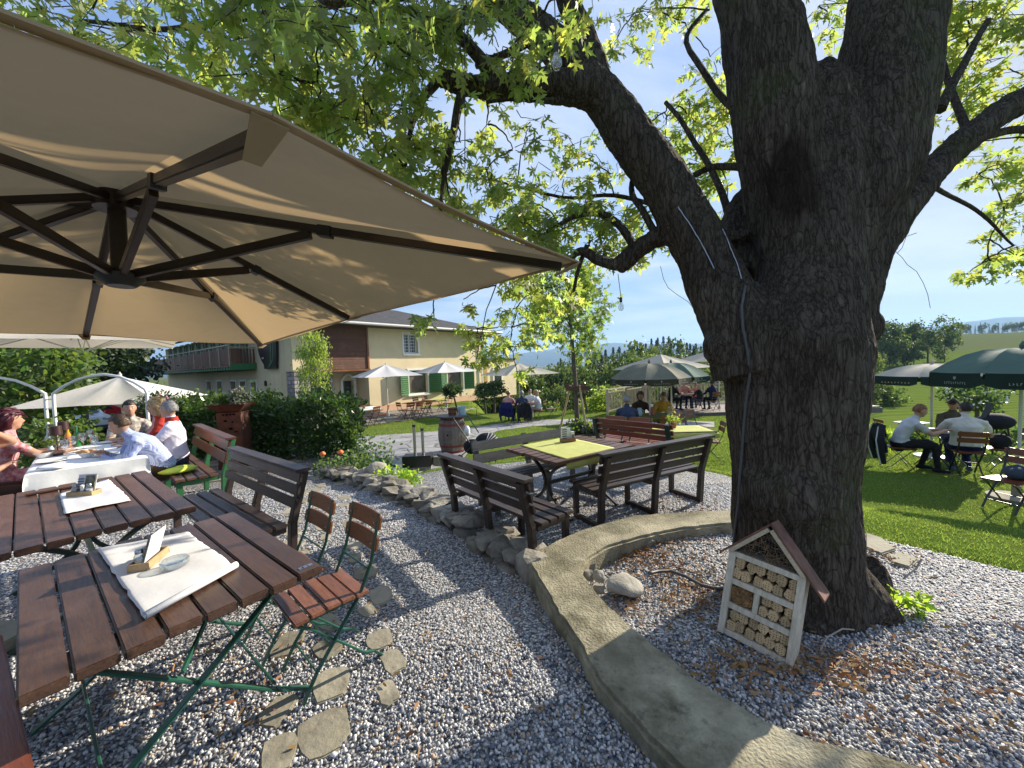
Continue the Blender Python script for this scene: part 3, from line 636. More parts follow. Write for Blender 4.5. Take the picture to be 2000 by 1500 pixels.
# ------------------------------------------------------------ the big maple
def bark_mat():
    m, n, b, o = nodes('bark'); v = coords(n, (1, 1, .13))
    ds = nd(n, "TexNoise", Scale=4., Detail=4); n.links.new(v, ds.inputs['Vector']); vv = mixc(n, .10, v, ds.outputs['Color'])
    r1 = nd(n, "TexNoise", Scale=30., Detail=6, Roughness=.62); n.links.new(vv, r1.inputs['Vector'])
    ridge = math_(n, 'ABSOLUTE', math_(n, 'MULTIPLY', math_(n, 'SUBTRACT', r1.outputs['Fac'], .5), 6.))
    ve = nd(n, "TexVoronoi", Scale=15.); ve.feature = 'DISTANCE_TO_EDGE'; n.links.new(mixc(n, .12, coords(n, (1.6, 1.6, .55)), ds.outputs['Color']), ve.inputs['Vector'])
    plate = ramp(n, ve.outputs['Distance'], [(0, (0, 0, 0)), (.09, (1, 1, 1))])
    t = nd(n, "TexNoise", Scale=55., Detail=6, Roughness=.7); n.links.new(coords(n, (1, 1, .4)), t.inputs['Vector'])
    t2 = nd(n, "TexNoise", Scale=1.6, Detail=6, Roughness=.6); n.links.new(coords(n), t2.inputs['Vector'])
    c = ramp(n, t.outputs['Fac'], [(.3, (.10, .08, .062)), (.7, (.23, .19, .15))]); c = mixc(n, .5, c, ramp(n, t2.outputs['Fac'], [(.35, (.06, .045, .034)), (.65, (.2, .17, .135))]))
    c = mixc(n, ramp(n, ridge, [(0, (.85,)*3), (.35, (0, 0, 0))]), c, (.028, .02, .014)); c = mixc(n, ramp(n, plate, [(0, (.6,)*3), (.7, (0, 0, 0))]), c, (.03, .022, .016))
    moss = ramp(n, t2.outputs['Fac'], [(.56, (0, 0, 0)), (.66, (1, 1, 1))]); c = mixc(n, math_(n, 'MULTIPLY', moss, ramp(n, t.outputs['Fac'], [(.4, (0, 0, 0)), (.6, (.75,)*3)])), c, (.07, .088, .022))
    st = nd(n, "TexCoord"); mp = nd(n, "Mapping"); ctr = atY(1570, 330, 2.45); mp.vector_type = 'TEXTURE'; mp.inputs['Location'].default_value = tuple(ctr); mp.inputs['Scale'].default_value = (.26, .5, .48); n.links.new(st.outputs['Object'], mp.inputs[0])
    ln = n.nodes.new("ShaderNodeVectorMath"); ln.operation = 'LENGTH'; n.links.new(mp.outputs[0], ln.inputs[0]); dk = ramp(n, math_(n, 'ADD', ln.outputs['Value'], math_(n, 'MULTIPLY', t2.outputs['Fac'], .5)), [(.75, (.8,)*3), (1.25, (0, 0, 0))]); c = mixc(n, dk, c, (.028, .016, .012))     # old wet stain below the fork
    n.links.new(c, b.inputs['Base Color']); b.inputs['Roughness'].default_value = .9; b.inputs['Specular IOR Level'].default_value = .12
    h = math_(n, 'ADD', math_(n, 'ADD', math_(n, 'MULTIPLY', ramp(n, ridge, [(0, (0, 0, 0)), (.9, (1, 1, 1))]), .8), math_(n, 'MULTIPLY', plate, .35)), math_(n, 'MULTIPLY', t.outputs['Fac'], .35)); bump(n, b, h, 1.0, .03)
bark_mat()
def chain(pts): return [atY(x, y, Y) for x, y, Y, r in pts], [r*Y/FPX/math.sqrt(1+((x-1000)/FPX)**2) for x, y, Y, r in pts]
LIMBS = [
 [(1592, 1330, 2.62, 196), (1588, 1270, 2.62, 172), (1565, 1190, 2.63, 146), (1550, 1060, 2.66, 132), (1547, 920, 2.68, 132), (1544, 780, 2.7, 143), (1548, 680, 2.72, 152), (1572, 560, 2.75, 116), (1584, 430, 2.79, 104), (1600, 330, 2.82, 92), (1608, 240, 2.85, 76), (1608, 175, 2.87, 60), (1602, 125, 2.9, 30)],
 [(1556, 540, 2.76, 84), (1540, 420, 2.78, 88), (1522, 290, 2.8, 86), (1500, 140, 2.86, 84), (1470, 0, 2.9, 74), (1450, -200, 3.0, 70), (1420, -500, 3.2, 62)],
 [(1612, 520, 2.76, 84), (1650, 420, 2.8, 98), (1700, 300, 2.84, 112), (1725, 160, 2.9, 112), (1752, 0, 2.95, 100), (1775, -200, 3.1, 95), (1800, -600, 3.3, 85)],
 [(1475, 720, 2.72, 95), (1420, 590, 2.78, 66), (1374, 500, 2.88, 54), (1320, 395, 2.98, 52), (1268, 315, 3.06, 48), (1218, 248, 3.14, 44), (1168, 183, 3.22, 39), (1112, 116, 3.3, 33), (1052, 62, 3.4, 28), (980, 8, 3.5, 25), (890, -60, 3.6, 24), (700, -150, 3.8, 20)],
 [(1200, 210, 3.2, 34), (1130, 172, 3.15, 31), (1050, 163, 3.1, 28), (970, 170, 3.05, 21), (905, 165, 3.0, 16), (860, 152, 2.9, 12)],
 [(1165, 160, 3.25, 30), (1140, 70, 3.3, 24), (1105, -10, 3.35, 21), (1080, -120, 3.4, 18)],
 [(1640, 640, 2.72, 60), (1690, 500, 2.74, 58), (1735, 425, 2.8, 50), (1800, 355, 2.9, 44), (1880, 275, 3.0, 40), (1960, 218, 3.1, 38), (2050, 165, 3.25, 36), (2250, 50, 3.5, 30)],
 [(1345, 455, 2.97, 26), (1285, 460, 3.05, 20), (1240, 492, 3.15, 17), (1205, 522, 3.2, 16)],
 [(1440, 540, 2.95, 38), (1428, 450, 3.1, 30), (1455, 392, 3.2, 28), (1500, 340, 3.35, 24)],
 [(1455, 460, 2.85, 12), (1400, 462, 2.9, 12)],
 [(1620, 1120, 2.55, 80), (1690, 1190, 2.46, 76), (1735, 1245, 2.38, 62), (1785, 1295, 2.3, 44), (1835, 1335, 2.22, 22)],
 [(1480, 1180, 2.55, 60), (1430, 1260, 2.5, 38), (1400, 1310, 2.45, 20)],
 [(1580, 1200, 2.45, 80), (1575, 1290, 2.25, 50), (1560, 1330, 2.15, 22)],
 [(1660, 1120, 2.7, 80), (1705, 1175, 2.75, 60), (1750, 1200, 2.85, 34), (1800, 1205, 3.0, 14)]]
THIN = [
 [(970, 168, 3.05, 15), (935, 110, 3.0, 12), (900, 75, 2.95, 11), (850, 55, 2.9, 9), (780, 20, 2.85, 8), (720, -60, 2.8, 7)],
 [(1205, 522, 3.2, 12), (1170, 508, 3.22, 11), (1140, 488, 3.25, 9), (1118, 500, 3.25, 6), (1105, 530, 3.25, 4)],
 [(1240, 492, 3.15, 9), (1215, 440, 3.2, 8), (1170, 415, 3.25, 7), (1120, 420, 3.3, 5), (1060, 460, 3.3, 3)],
 [(1285, 460, 3.05, 8), (1262, 420, 3.1, 7), (1235, 380, 3.15, 6), (1240, 330, 3.2, 4)],
 [(1150, 480, 3.25, 5), (1130, 520, 3.3, 4), (1120, 570, 3.35, 3)],
 [(1190, 200, 3.2, 9), (1100, 200, 3.1, 6), (1020, 190, 3.0, 4), (950, 200, 2.9, 3)],
 [(860, 152, 2.9, 10), (825, 190, 2.85, 8), (800, 250, 2.8, 5), (790, 330, 2.75, 3)],
 [(905, 165, 3.0, 10), (890, 230, 2.9, 8), (868, 330, 2.85, 5), (860, 420, 2.8, 3)],
 [(1380, 480, 2.9, 9), (1330, 430, 3.3, 7), (1290, 400, 3.6, 5), (1200, 380, 3.9, 4), (1100, 390, 4.0, 3), (960, 350, 4.1, 2)],
 [(1470, 330, 2.9, 9), (1400, 320, 3.2, 7), (1340, 350, 3.4, 6), (1290, 330, 3.5, 4)],
 [(1465, 250, 2.95, 9), (1400, 180, 3.3, 7), (1330, 80, 3.5, 5), (1380, 20, 3.6, 4)],
 [(1430, 430, 3.1, 9), (1400, 350, 3.5, 7), (1350, 260, 3.8, 5), (1300, 200, 4.0, 4)],
 [(1880, 275, 3.0, 16), (1930, 262, 3.1, 13), (1990, 250, 3.2, 11), (2060, 270, 3.3, 9)],
 [(1800, 355, 2.9, 8), (1850, 380, 3.2, 6), (1920, 420, 3.5, 5), (1980, 480, 3.7, 3)],
 [(1840, 210, 3.0, 14), (1880, 120, 3.2, 10), (1930, 40, 3.4, 8)],
 [(1900, 265, 3.0, 12), (1850, 160, 3.4, 8), (1830, 80, 3.6, 6)],
 [(980, 10, 3.5, 12), (850, 40, 3.3, 9), (720, 40, 3.1, 7), (600, 40, 3.0, 6), (480, 30, 2.9, 5)],
 [(850, -20, 3.6, 12), (640, 10, 3.4, 9), (450, 40, 3.3, 7), (300, 60, 3.3, 6), (150, 40, 3.4, 5)],
 [(1060, 60, 3.4, 10), (1000, 100, 3.3, 7), (930, 130, 3.2, 5)]]
def maple():
    t = thing('maple_tree', 'massive old maple with furrowed bark and spreading limbs over the garden', 'tree', (0, 0, 0)); mb = MB()
    for L in LIMBS:
        p, r = chain(L); P, Q = [], []           # smooth subdivided limbs with uneven girth
        for i in range(len(p)-1):
            for k in range(6):
                u = k/6; P.append(p[i]+(p[i+1]-p[i])*u); Q.append(r[i]+(r[i+1]-r[i])*u)
        P.append(p[-1]); Q.append(r[-1]); P = np.array(P)
        for _ in range(3): P[1:-1] = (P[:-2]+2*P[1:-1]+P[2:])/4
        mb.tube(P, Q, 20)
    for (x, y, Y, r) in [(1672, 640, 2.72, 42), (1412, 680, 2.7, 40), (1540, 950, 2.6, 100)]: mb.ell(atY(x, y, Y), r*Y/FPX, 14)
    o = mb.build('trunk', 'bark', t); md = o.modifiers.new('r', 'REMESH'); md.mode = 'VOXEL'; md.voxel_size = .019; sm = o.modifiers.new('s', 'SMOOTH'); sm.factor = .5; sm.iterations = 6
    dg = bpy.context.evaluated_depsgraph_get(); me = bpy.data.meshes.new_from_object(o.evaluated_get(dg)); o.modifiers.clear(); o.data = me
    n = len(me.vertices); co = np.empty(n*3, np.float32); no = np.empty(n*3, np.float32); me.vertices.foreach_get('co', co); me.vertices.foreach_get('normal', no); co = co.reshape(-1, 3); no = no.reshape(-1, 3)
    d = np.array([noise.noise(Vector((c[0]*17, c[1]*17, c[2]*4.2)))*.012+abs(noise.noise(Vector((c[0]*30+5, c[1]*30, c[2]*7))))*-.016+noise.noise(Vector(c)*2.3)*.03 for c in co.tolist()])
    co += no*d[:, None]; me.vertices.foreach_set('co', co.ravel()); me.polygons.foreach_set('use_smooth', np.ones(len(me.polygons), bool)); me.update(); me.materials.clear(); me.materials.append(M['bark'])
    rng = np.random.default_rng(21); tw = MB(); LP, LS, LA = [], [], []; nodesP = []
    for L in LIMBS[3:10]+THIN: nodesP += list(chain(L)[0])
    for L in THIN:
        p, r = chain(L); P, Q = [], []
        for i in range(len(p)-1):
            for k in range(5): u = k/5; P.append(p[i]+(p[i+1]-p[i])*u+rng.normal(size=3)*.012); Q.append(r[i]+(r[i+1]-r[i])*u)
        P.append(p[-1]); Q.append(r[-1]); P = np.array(P)
        for _ in range(3): P[1:-1] = (P[:-2]+2*P[1:-1]+P[2:])/4
        tw.tube(P, Q, 7)
    NPL = list(nodesP)
    def cluster(c, rad, n, link=True, size=(.062, .1), droop=.8):
        c = np.array(c)
        if link:
            q = NPL[int(np.argmin([np.linalg.norm(x-c) for x in NPL]))]; m = (q+c)/2+np.array([0, 0, .10*np.linalg.norm(q-c)])+rng.normal(size=3)*.12*np.linalg.norm(q-c)
            P = [q*(1-u)**2+2*m*u*(1-u)+c*u*u+rng.normal(size=3)*.006 for u in np.linspace(0, 1, 9)]; tw.tube(P, np.linspace(.008, .0045, 9), 5); NPL.extend(P[4::2])
        for _ in range(n):
            s = c+rng.normal(size=3)*rad*.32; d = rng.normal(size=3); d[2] = d[2]*.4-.1; d /= np.linalg.norm(d); L = rad*rng.uniform(.6, 1.25); k = max(4, int(L/.045)); P = [s]
            for i in range(k): d = d+np.array([0, 0, -droop*.07])+rng.normal(size=3)*.09; d /= np.linalg.norm(d); P.append(P[-1]+d*L/k)
            tw.tube([c*.5+s*.5]+P, np.linspace(.0042, .0014, k+2), 3, cap=False)
            for i in range(1, k+1):
                for sgn in (1, -1):
                    if rng.random() < .18: continue
                    side = np.cross(d, rng.normal(size=3)); side /= np.linalg.norm(side)+1e-9; pet = side*.8+d*.4+np.array([0, 0, -.25]); pl = rng.uniform(.03, .075)
                    LP.append(P[i]+pet*pl); LA.append(pet*.7+np.array([0, 0, -.75])); LS.append(rng.uniform(*size))
    # (photo x, photo y, distance, radius in m, twigs)
    CL = [(60, 15, 3.0, .45, 9), (170, 45, 2.9, .45, 10), (290, 60, 2.8, .45, 11), (240, 10, 3.3, .5, 10), (400, 60, 2.6, .45, 12), (400, 140, 2.9, .38, 9), (330, 130, 3.1, .35, 8), (480, 190, 2.9, .3, 8), (520, 50, 2.5, .45, 13), (540, 140, 2.4, .4, 12), (620, 90, 2.3, .42, 13), (630, 210, 2.5, .35, 11), (600, 10, 2.9, .45, 12), (720, 60, 2.3, .42, 13), (710, 170, 2.2, .38, 12), (740, 240, 2.5, .32, 9), (800, 110, 2.4, .4, 11), (700, 10, 3.0, .5, 12), (820, 20, 2.8, .42, 11), (800, 200, 2.7, .33, 8), (660, 280, 2.8, .3, 7), (730, 320, 3.0, .3, 6), (900, 50, 2.6, .36, 9), (980, 110, 2.9, .28, 6), (930, 10, 3.0, .4, 9), (1060, 20, 2.8, .28, 7), (1115, 25, 2.5, .18, 5), (860, 330, 2.9, .34, 8), (820, 280, 3.0, .3, 6), (900, 280, 3.0, .22, 5), (880, 400, 3.0, .3, 7), (950, 330, 3.3, .2, 4), (950, 240, 3.1, .16, 3), (1000, 200, 3.2, .14, 3), (1000, 290, 3.2, .16, 3), (860, 100, 2.9, .38, 9), (450, 0, 3.1, .5, 10), (120, 90, 3.6, .35, 6),
          (990, 430, 3.4, .36, 8), (1050, 400, 3.6, .35, 8), (1100, 450, 3.5, .34, 8), (1060, 480, 3.4, .32, 8), (1010, 490, 3.6, .3, 7), (1150, 400, 3.6, .34, 8), (1200, 420, 3.6, .3, 7), (1150, 470, 3.4, .26, 6), (1250, 450, 3.6, .22, 4), (1100, 350, 3.9, .3, 6), (960, 380, 3.5, .28, 6), (1290, 480, 3.6, .18, 3), (1190, 340, 4.0, .3, 6), (1010, 350, 3.9, .26, 5), (1130, 300, 4.1, .28, 4), (1030, 260, 3.8, .18, 3),
          (1340, 190, 4.3, .36, 7), (1300, 240, 4.3, .34, 6), (1370, 250, 4.4, .38, 8), (1400, 320, 4.2, .36, 8), (1340, 320, 4.3, .34, 7), (1280, 340, 4.2, .3, 5), (1420, 200, 4.3, .34, 6), (1420, 400, 4.2, .3, 5), (1250, 20, 4.0, .34, 6), (1330, 40, 4.2, .36, 6), (1390, 110, 4.3, .3, 5), (1230, 280, 4.3, .26, 4), (1200, 90, 4.4, .3, 4), (1620, 50, 4.6, .34, 6), (1600, 10, 4.4, .3, 5), (1440, 280, 4.4, .3, 5),
          (1900, 60, 3.8, .45, 11), (1860, 130, 3.9, .38, 9), (1960, 30, 3.7, .42, 10), (1950, 130, 4.0, .4, 8), (1880, 200, 4.1, .3, 6), (1990, 200, 4.1, .34, 6), (1860, 10, 3.8, .4, 9), (1850, 300, 3.9, .2, 3), (1950, 320, 4.3, .32, 7), (1990, 380, 4.3, .3, 7), (1910, 340, 4.2, .24, 5), (1960, 420, 4.2, .24, 5), (1990, 500, 4.2, .26, 6), (1935, 510, 4.1, .2, 4), (1890, 535, 4.1, .1, 2), (2040, 350, 4.2, .4, 8), (2060, 120, 3.9, .5, 10), (2080, 500, 4.3, .35, 7)]
    CL = [(x, y, Y, rr, max(2, int(n*.72)) if x < 860 and y < 300 else n) for x, y, Y, rr, n in CL]
    CL.sort(key=lambda q: min(np.linalg.norm(x-atY(q[0], q[1], q[2])) for x in nodesP))
    for x, y, Y, rr, n in CL: cluster(atY(x, y, Y), rr*1.0, n)
    # hanging single twigs in front of the house and beside the canopy
    for x, y, Y, rr, n in [(845, 620, 2.9, .12, 2), (940, 660, 4.2, .22, 5), (930, 640, 4.3, .2, 3), (1000, 640, 4.6, .3, 6), (1050, 640, 4.8, .26, 5), (985, 690, 4.8, .26, 5), (1010, 735, 4.5, .12, 3), (905, 585, 3.6, .08, 1), (1010, 600, 4.4, .3, 6), (1040, 570, 4.3, .32, 7), (1020, 540, 4.1, .28, 6), (1100, 560, 4.3, .26, 5), (930, 700, 4.3, .1, 2)]: cluster(atY(x, y, Y), rr, n)
    for _ in range(30):      # rest of the crown, unseen above the view, added for its dappled shade
        c = np.array([rng.uniform(-3.5, 6), rng.uniform(1.2, 7.5), rng.uniform(4.6, 8.5)])
        if c[2] < 1.7+1.15*c[1]: continue
        cluster(c, .6, 9, False)
    tw.build('branch', 'bark', t)
    V, F = leaves(np.array(LP), np.array(LS), MAPLE, rng, np.array(LA), .45); o = npmesh('crown', V, F, 'maple_leaf', t); print('maple leaves', len(LP))
    for pts in [[(1738, 470, 2.8), (1745, 487, 2.8), (1762, 503, 2.8), (1772, 517, 2.8), (1790, 530, 2.8), (1803, 552, 2.8), (1812, 575, 2.8), (1817, 602, 2.8)], [(1752, 495, 2.8), (1762, 484, 2.8), (1770, 462, 2.8), (1790, 455, 2.8)], [(1290, 520, 3), (1296, 545, 3), (1305, 562, 3), (1322, 575, 3), (1345, 590, 3), (1358, 608, 3)]]: mb = MB(); mb.tube([atY(*p) for p in pts], .0022, 4); mb.build('dead_twig', 'bark_young', t)
maple()
# ------------------------------------------------------------ other trees and plants
def clumps(rng, c, rad, nc, per, cr, shell=.55):
    d = rng.normal(size=(nc, 3)); d /= np.linalg.norm(d, axis=1)[:, None]; q = d*(rng.uniform(shell, 1, nc)**.7)[:, None]*np.array(rad)+np.array(c)
    k = rng.integers(0, nc, nc*per); return q[k]+rng.normal(size=(nc*per, 3))*cr
def plant(name, label, cat, base, stem, cr, leafmat, size, shape, rng, group=None, trunk='bark_young', tname='trunk', cname='crown', axis=None, spread=1., branches=6, blossoms=None):
    """stem: [(x,y,z,r)...] local; cr: list of (centre, radii, clumps, per clump, clump radius)"""
    t = thing(name, label, cat, base, 0, group); mb = MB()
    if stem:
        mb.tube([s[:3] for s in stem], [s[3] for s in stem], 8); top = np.array(stem[-1][:3])
        for c in cr:
            for _ in range(branches):
                e = np.array(c[0])+rng.normal(size=3)*np.array(c[1])*.45; s = top*(1-.3*rng.random())+np.array(stem[0][:3])*0; m = (s+e)/2+rng.normal(size=3)*.04; mb.tube([s, m, e], [stem[-1][3]*.55, stem[-1][3]*.35, stem[-1][3]*.12], 5)
        mb.build(tname, trunk, t)
    P = np.concatenate([clumps(rng, *c) for c in cr]); P = P[P[:, 2] > .02]
    ax = None if axis is None else np.tile(np.array(axis, float), (len(P), 1))
    V, F = leaves(P, rng.uniform(size[0], size[1], len(P)), shape, rng, ax, spread); npmesh(cname, V, F, leafmat, t)
    if blossoms:
        bm_, nb, bs, cc, rr = blossoms; mb = MB()
        for p in clumps(rng, cc, rr, nb, 1, .01, .8): mb.ell(p, bs*rng.uniform(.7, 1.2), 6, jit=.3)
        mb.build('blossoms', bm_, t)
    return t
rg = np.random.default_rng(31)
def gpt(px, py): p = gp(px, py); return tuple(p)
def offs(px, py, Y): """point at a distance, dropped to the ground"""; p = atY(px, py, Y); return (p[0], p[1], g1(p[0], p[1]))
# young staked tree in the round bed
def staked_tree():
    b = offs(1128, 835, 12.6); H = lambda py: 1.7+(707-py)*12.6/750-b[2]
    t = plant('young_tree', 'slender young tree tied to three stakes in the round lawn bed', 'tree', b, [(0, 0, 0, .085), (-.02, 0, 1.2, .075), (-.1, 0, H(660), .06), (-.2, 0, H(560), .03)],
              [((-.25, 0, H(620)), (1.5, 1.3, 1.35), 46, 40, .2), ((-.3, 0, H(545)), (1.1, 1.0, .7), 18, 36, .2)], 'young_leaf', (.1, .17), MAPLE, rg, axis=(0, 0, -.7), spread=.8, branches=16)
    mb = MB()
    for a in range(3): x, y = .55*math.cos(a*2.09+.9), .55*math.sin(a*2.09+.9); mb.tube([(x*1.1, y*1.1, 0), (x*.35, y*.35, H(752))], .035, 7)
    s = mb.build('stake_tripod', 'stake_wood'); s.location = b; tag(s, 'three pale stakes leaning round the young lawn tree with a board on top', 'tree stake')
    mb = MB(); mb.box((0, -.2, H(757)), (.75, .05, .14), .05); mb.box((0, .2, H(754)), (.7, .05, .12), -.1); mb.box((.3, 0, H(765)), (.05, .45, .12)); c = mb.build('cross_board', 'table_wood_red', s, bevel=.01)
    t2 = thing('flower_bed', 'round planted bed of low leafy herbs at the foot of the staked young tree', 'plants', (b[0]+.35, b[1]-.35, b[2])); mb = MB(); mb.lathe([(.0, .0), (.8, .0), (.78, .05), (0, .06)], 24); mb.build('soil', 'soil', t2)
    P = clumps(rg, (.1, 0, .14), (.6, .5, .14), 18, 40, .08); V, F = leaves(P, .11, OVAL, rg, np.tile((0, 0, .5), (len(P), 1)), 1.); npmesh('foliage', V, F, 'silver_leaf', t2)
    P = clumps(rg, (-.3, 0, .18), (.4, .4, .16), 12, 36, .08); V, F = leaves(P, .1, OVAL, rg, np.tile((0, 0, .5), (len(P), 1)), 1.); npmesh('foliage', V, F, 'bush_leaf', t2)
    mb = MB(); mb.tube([(.86*math.cos(a), .86*math.sin(a), .02) for a in np.linspace(0, 6.283, 33)], .05, 6, cap=False); mb.build('kerb_ring', 'slab_stone', t2)
staked_tree()
def weeping():
    Y = 13.2; b = offs(630, 800, Y); H = lambda py: 1.7+(725-py)*Y/750-b[2]
    t = plant('weeping_tree', 'narrow weeping sapling with bright green hanging leaves before the wooden gable', 'tree', b, [(0, 0, 0, .045), (-.04, 0, 1.2, .04), (-.2, 0, H(700), .035), (-.18, 0, H(662), .02)],
          [((-.25, 0, H(678)), (.42, .4, .55), 26, 55, .11), ((-.2, 0, H(712)), (.48, .4, .5), 20, 50, .12), ((-.45, 0, H(742)), (.34, .3, .45), 12, 46, .1), ((-.02, 0, H(755)), (.22, .2, .3), 5, 40, .08)], 'willow_leaf', (.07, .12), LANCE, rg, axis=(0, 0, -1.2), spread=.7, trunk='bark_pale')
    s = thing('sapling_stake', 'pale wooden stake frame tied round the weeping sapling', 'tree stake', b); mb = MB()
    for x, y in ((-.2, -.15), (.25, -.15), (.02, .25)): mb.tube([(x*1.2, y*1.2, 0), (x, y, H(768))], .03, 7)
    mb.build('post', 'stake_wood', s); mb = MB(); mb.box((0, -.16, H(769)), (.6, .04, .1)); mb.box((.02, .1, H(769)), (.5, .04, .1), .9); mb.build('cross_board', 'table_wood_red', s)
weeping()
BAYS = [(884, 764, 20, 20.5, (894, 801), 'bushy round standard tree behind the wine barrel'), (946, 764, 22, 21, (949, 799), 'round standard tree by the house corner, left of the close pair'), (968, 762, 24, 20, (966, 801), 'round standard tree by the house corner, right of the close pair'), (1044, 757, 24, 22, (1046, 800), 'round standard tree behind the diners under the cream parasol'), (1138, 765, 24, 19, (1147, 803), 'round standard tree right of the staked young tree')]
for px, py, rp, Y, (bx, by), lab in BAYS:
    b = offs(bx, by, Y); hz = 712-.035*(px-1000); zc = 1.7+(hz-py)*Y/750-b[2]; dx = (px-bx)*Y/750; r = rp*Y/750*.86
    plant('standard_tree', lab, 'tree', b, [(0, 0, 0, .05), (dx*.5, 0, zc*.6, .045), (dx, 0, zc, .03)], [((dx, 0, zc+.06), (r, r, r*.62), 30, 42, .08)], 'bay_leaf', (.07, .13), OVAL, rg, group='standard trees round the lawn')
def hedge():
    rng = np.random.default_rng(41)
    for nm, x0, x1, yb, dpt, h, lab in (('laurel_hedge', -3.05, -1.85+.0, 0, 0, 0, ''),):
        pass
    A = np.array(atY(352, 880, 8.3)[:2]); B = np.array(atY(705, 880, 7.7)[:2]); d = B-A; L = np.linalg.norm(d); d /= L; nrm = np.array([-d[1], d[0]])
    t = thing('laurel_hedge', 'dark glossy laurel hedge behind the rust coloured planter', 'hedge'); mb = MB()
    n = 15000; u = rng.random(n); v = rng.uniform(-.5, .5, n); w = rng.random(n); face = rng.random(n); v = np.where(face < .5, -.5+rng.normal(size=n)*.05, v); w = np.where((face >= .5) & (face < .8), 1+rng.normal(size=n)*.06, w)
    hh = 1.0+.1*np.sin(u*17)+.07*np.sin(u*41+1); wid = .95*(1-.5*np.maximum(0, (u-.88)/.12)**2); hh = hh*(1-.4*np.maximum(0, (u-.9)/.1)**2)
    P = np.stack([A[0]+d[0]*u*L+nrm[0]*v*wid, A[1]+d[1]*u*L+nrm[1]*v*wid, .03+w*hh], -1)+rng.normal(size=(n, 3))*.045
    up = rng.random(n) < .02; P[up, 2] += rng.uniform(.05, .25, up.sum())
    P = P[P[:, 2] > .02]
    V, F = leaves(P, rng.uniform(.07, .13, len(P)), LANCE*np.array([1.25, 1, 1]), rng, np.tile((nrm[0]*-.4, nrm[1]*-.4, .55), (len(P), 1)), .8); npmesh('foliage', V, F, 'laurel_leaf', t)
    for k in range(60):
        q = A+d*L*(k+.5)/60+nrm*rng.uniform(-.3, .3); mb.tube([(q[0], q[1], 0), (q[0]+rng.normal()*.1, q[1]+rng.normal()*.1, .85)], [.012, .005], 5)
    mb.build('stem', 'bark_young', t)
hedge()
def roses():
    b = offs(675, 905, 6.6); t = thing('rose_bush', 'loose rose bush with two orange blooms at the end of the stone wall', 'rose bush', b); rng = np.random.default_rng(6)
    P = np.concatenate([clumps(rng, (-.1, .15, .22), (.45, .35, .24), 22, 42, .09), clumps(rng, (.45, -.2, .14), (.35, .3, .14), 14, 40, .08), clumps(rng, (.1, .7, .3), (.5, .5, .3), 16, 36, .1)]); P = P[P[:, 2] > .01]
    V, F = leaves(P, rng.uniform(.04, .085, len(P)), OVAL, rng, np.tile((0, 0, .3), (len(P), 1)), 1.); npmesh('foliage', V, F, 'rose_leaf', t); mb = MB()
    for _ in range(30): x, y = rng.normal()*.3, rng.normal()*.25; mb.tube([(x, y, 0), (x*1.2, y*1.2, rng.uniform(.25, .5))], .005, 4)
    mb.build('stem', 'bark_young', t)
    for px, py in ((630, 888), (665, 885)):
        p = atY(px, py, 6.35)-np.array(b); mb = MB()
        for k in range(3): mb.lathe([(.012, -.02), (.05-.012*k, .0+.012*k), (.045-.012*k, .03+.01*k), (.03-.01*k, .04+.008*k)], 9, tuple(p), cap=False)
        mb.ell(p, (.025, .025, .03), 8); mb.build('bloom', 'blossom_orange', t, smooth=True)
    b = offs(770, 915, 5.9); plant('herb_clump', 'bright green leafy herbs spilling over the stone wall beside the boulder', 'plants', b, None, [((0, 0, .1), (.42, .28, .12), 20, 45, .07)], 'sprout_leaf', (.04, .08), OVAL, rg, cname='foliage')
roses()
def sprout():
    b = at(1745, 1215, .0); t = thing('maple_sprout', 'fresh bright green shoots growing at the foot of the old trunk', 'plant', tuple(b)); rng = np.random.default_rng(13); mb = MB(); LP, LA = [], []
    for px, py, Y in [(1715, 1150, 2.5), (1745, 1160, 2.45), (1770, 1170, 2.42), (1795, 1185, 2.4), (1730, 1200, 2.4), (1775, 1215, 2.38), (1755, 1240, 2.36), (1800, 1160, 2.45)]:
        e = atY(px, py, Y)-b; mb.tube([(0, .05, 0), e*.5+np.array([0, 0, .04]), e], [.005, .004, .002], 4)
        for k in range(4): LP.append(e*(.75+.25*rng.random())+rng.normal(size=3)*.025); LA.append(e/np.linalg.norm(e)*.3+np.array([.1, -.5, -.6]))
    mb.build('stem', 'bark_young', t); V, F = leaves(np.array(LP), rng.uniform(.06, .105, len(LP)), MAPLE, rng, np.array(LA), .4); npmesh('foliage', V, F, 'sprout_leaf', t)
    mb = MB(); mb.tube([atY(1765, 1130, 2.5), atY(1790, 1110, 2.5), atY(1800, 1092, 2.5)], .006, 5); tag(mb.build('twig', 'bark_pale'), 'bare grey twig sticking up beside the green shoots at the trunk', 'twig')
    mb = MB(); mb.tube([atY(1610, 1305, 2.1), atY(1602, 1270, 2.1), atY(1615, 1245, 2.12), atY(1645, 1228, 2.15), atY(1668, 1230, 2.18)], .004, 5); tag(mb.build('root_twig', 'bark_pale'), 'thin curved twig rising before the trunk base beside the insect hotel', 'twig')
sprout()
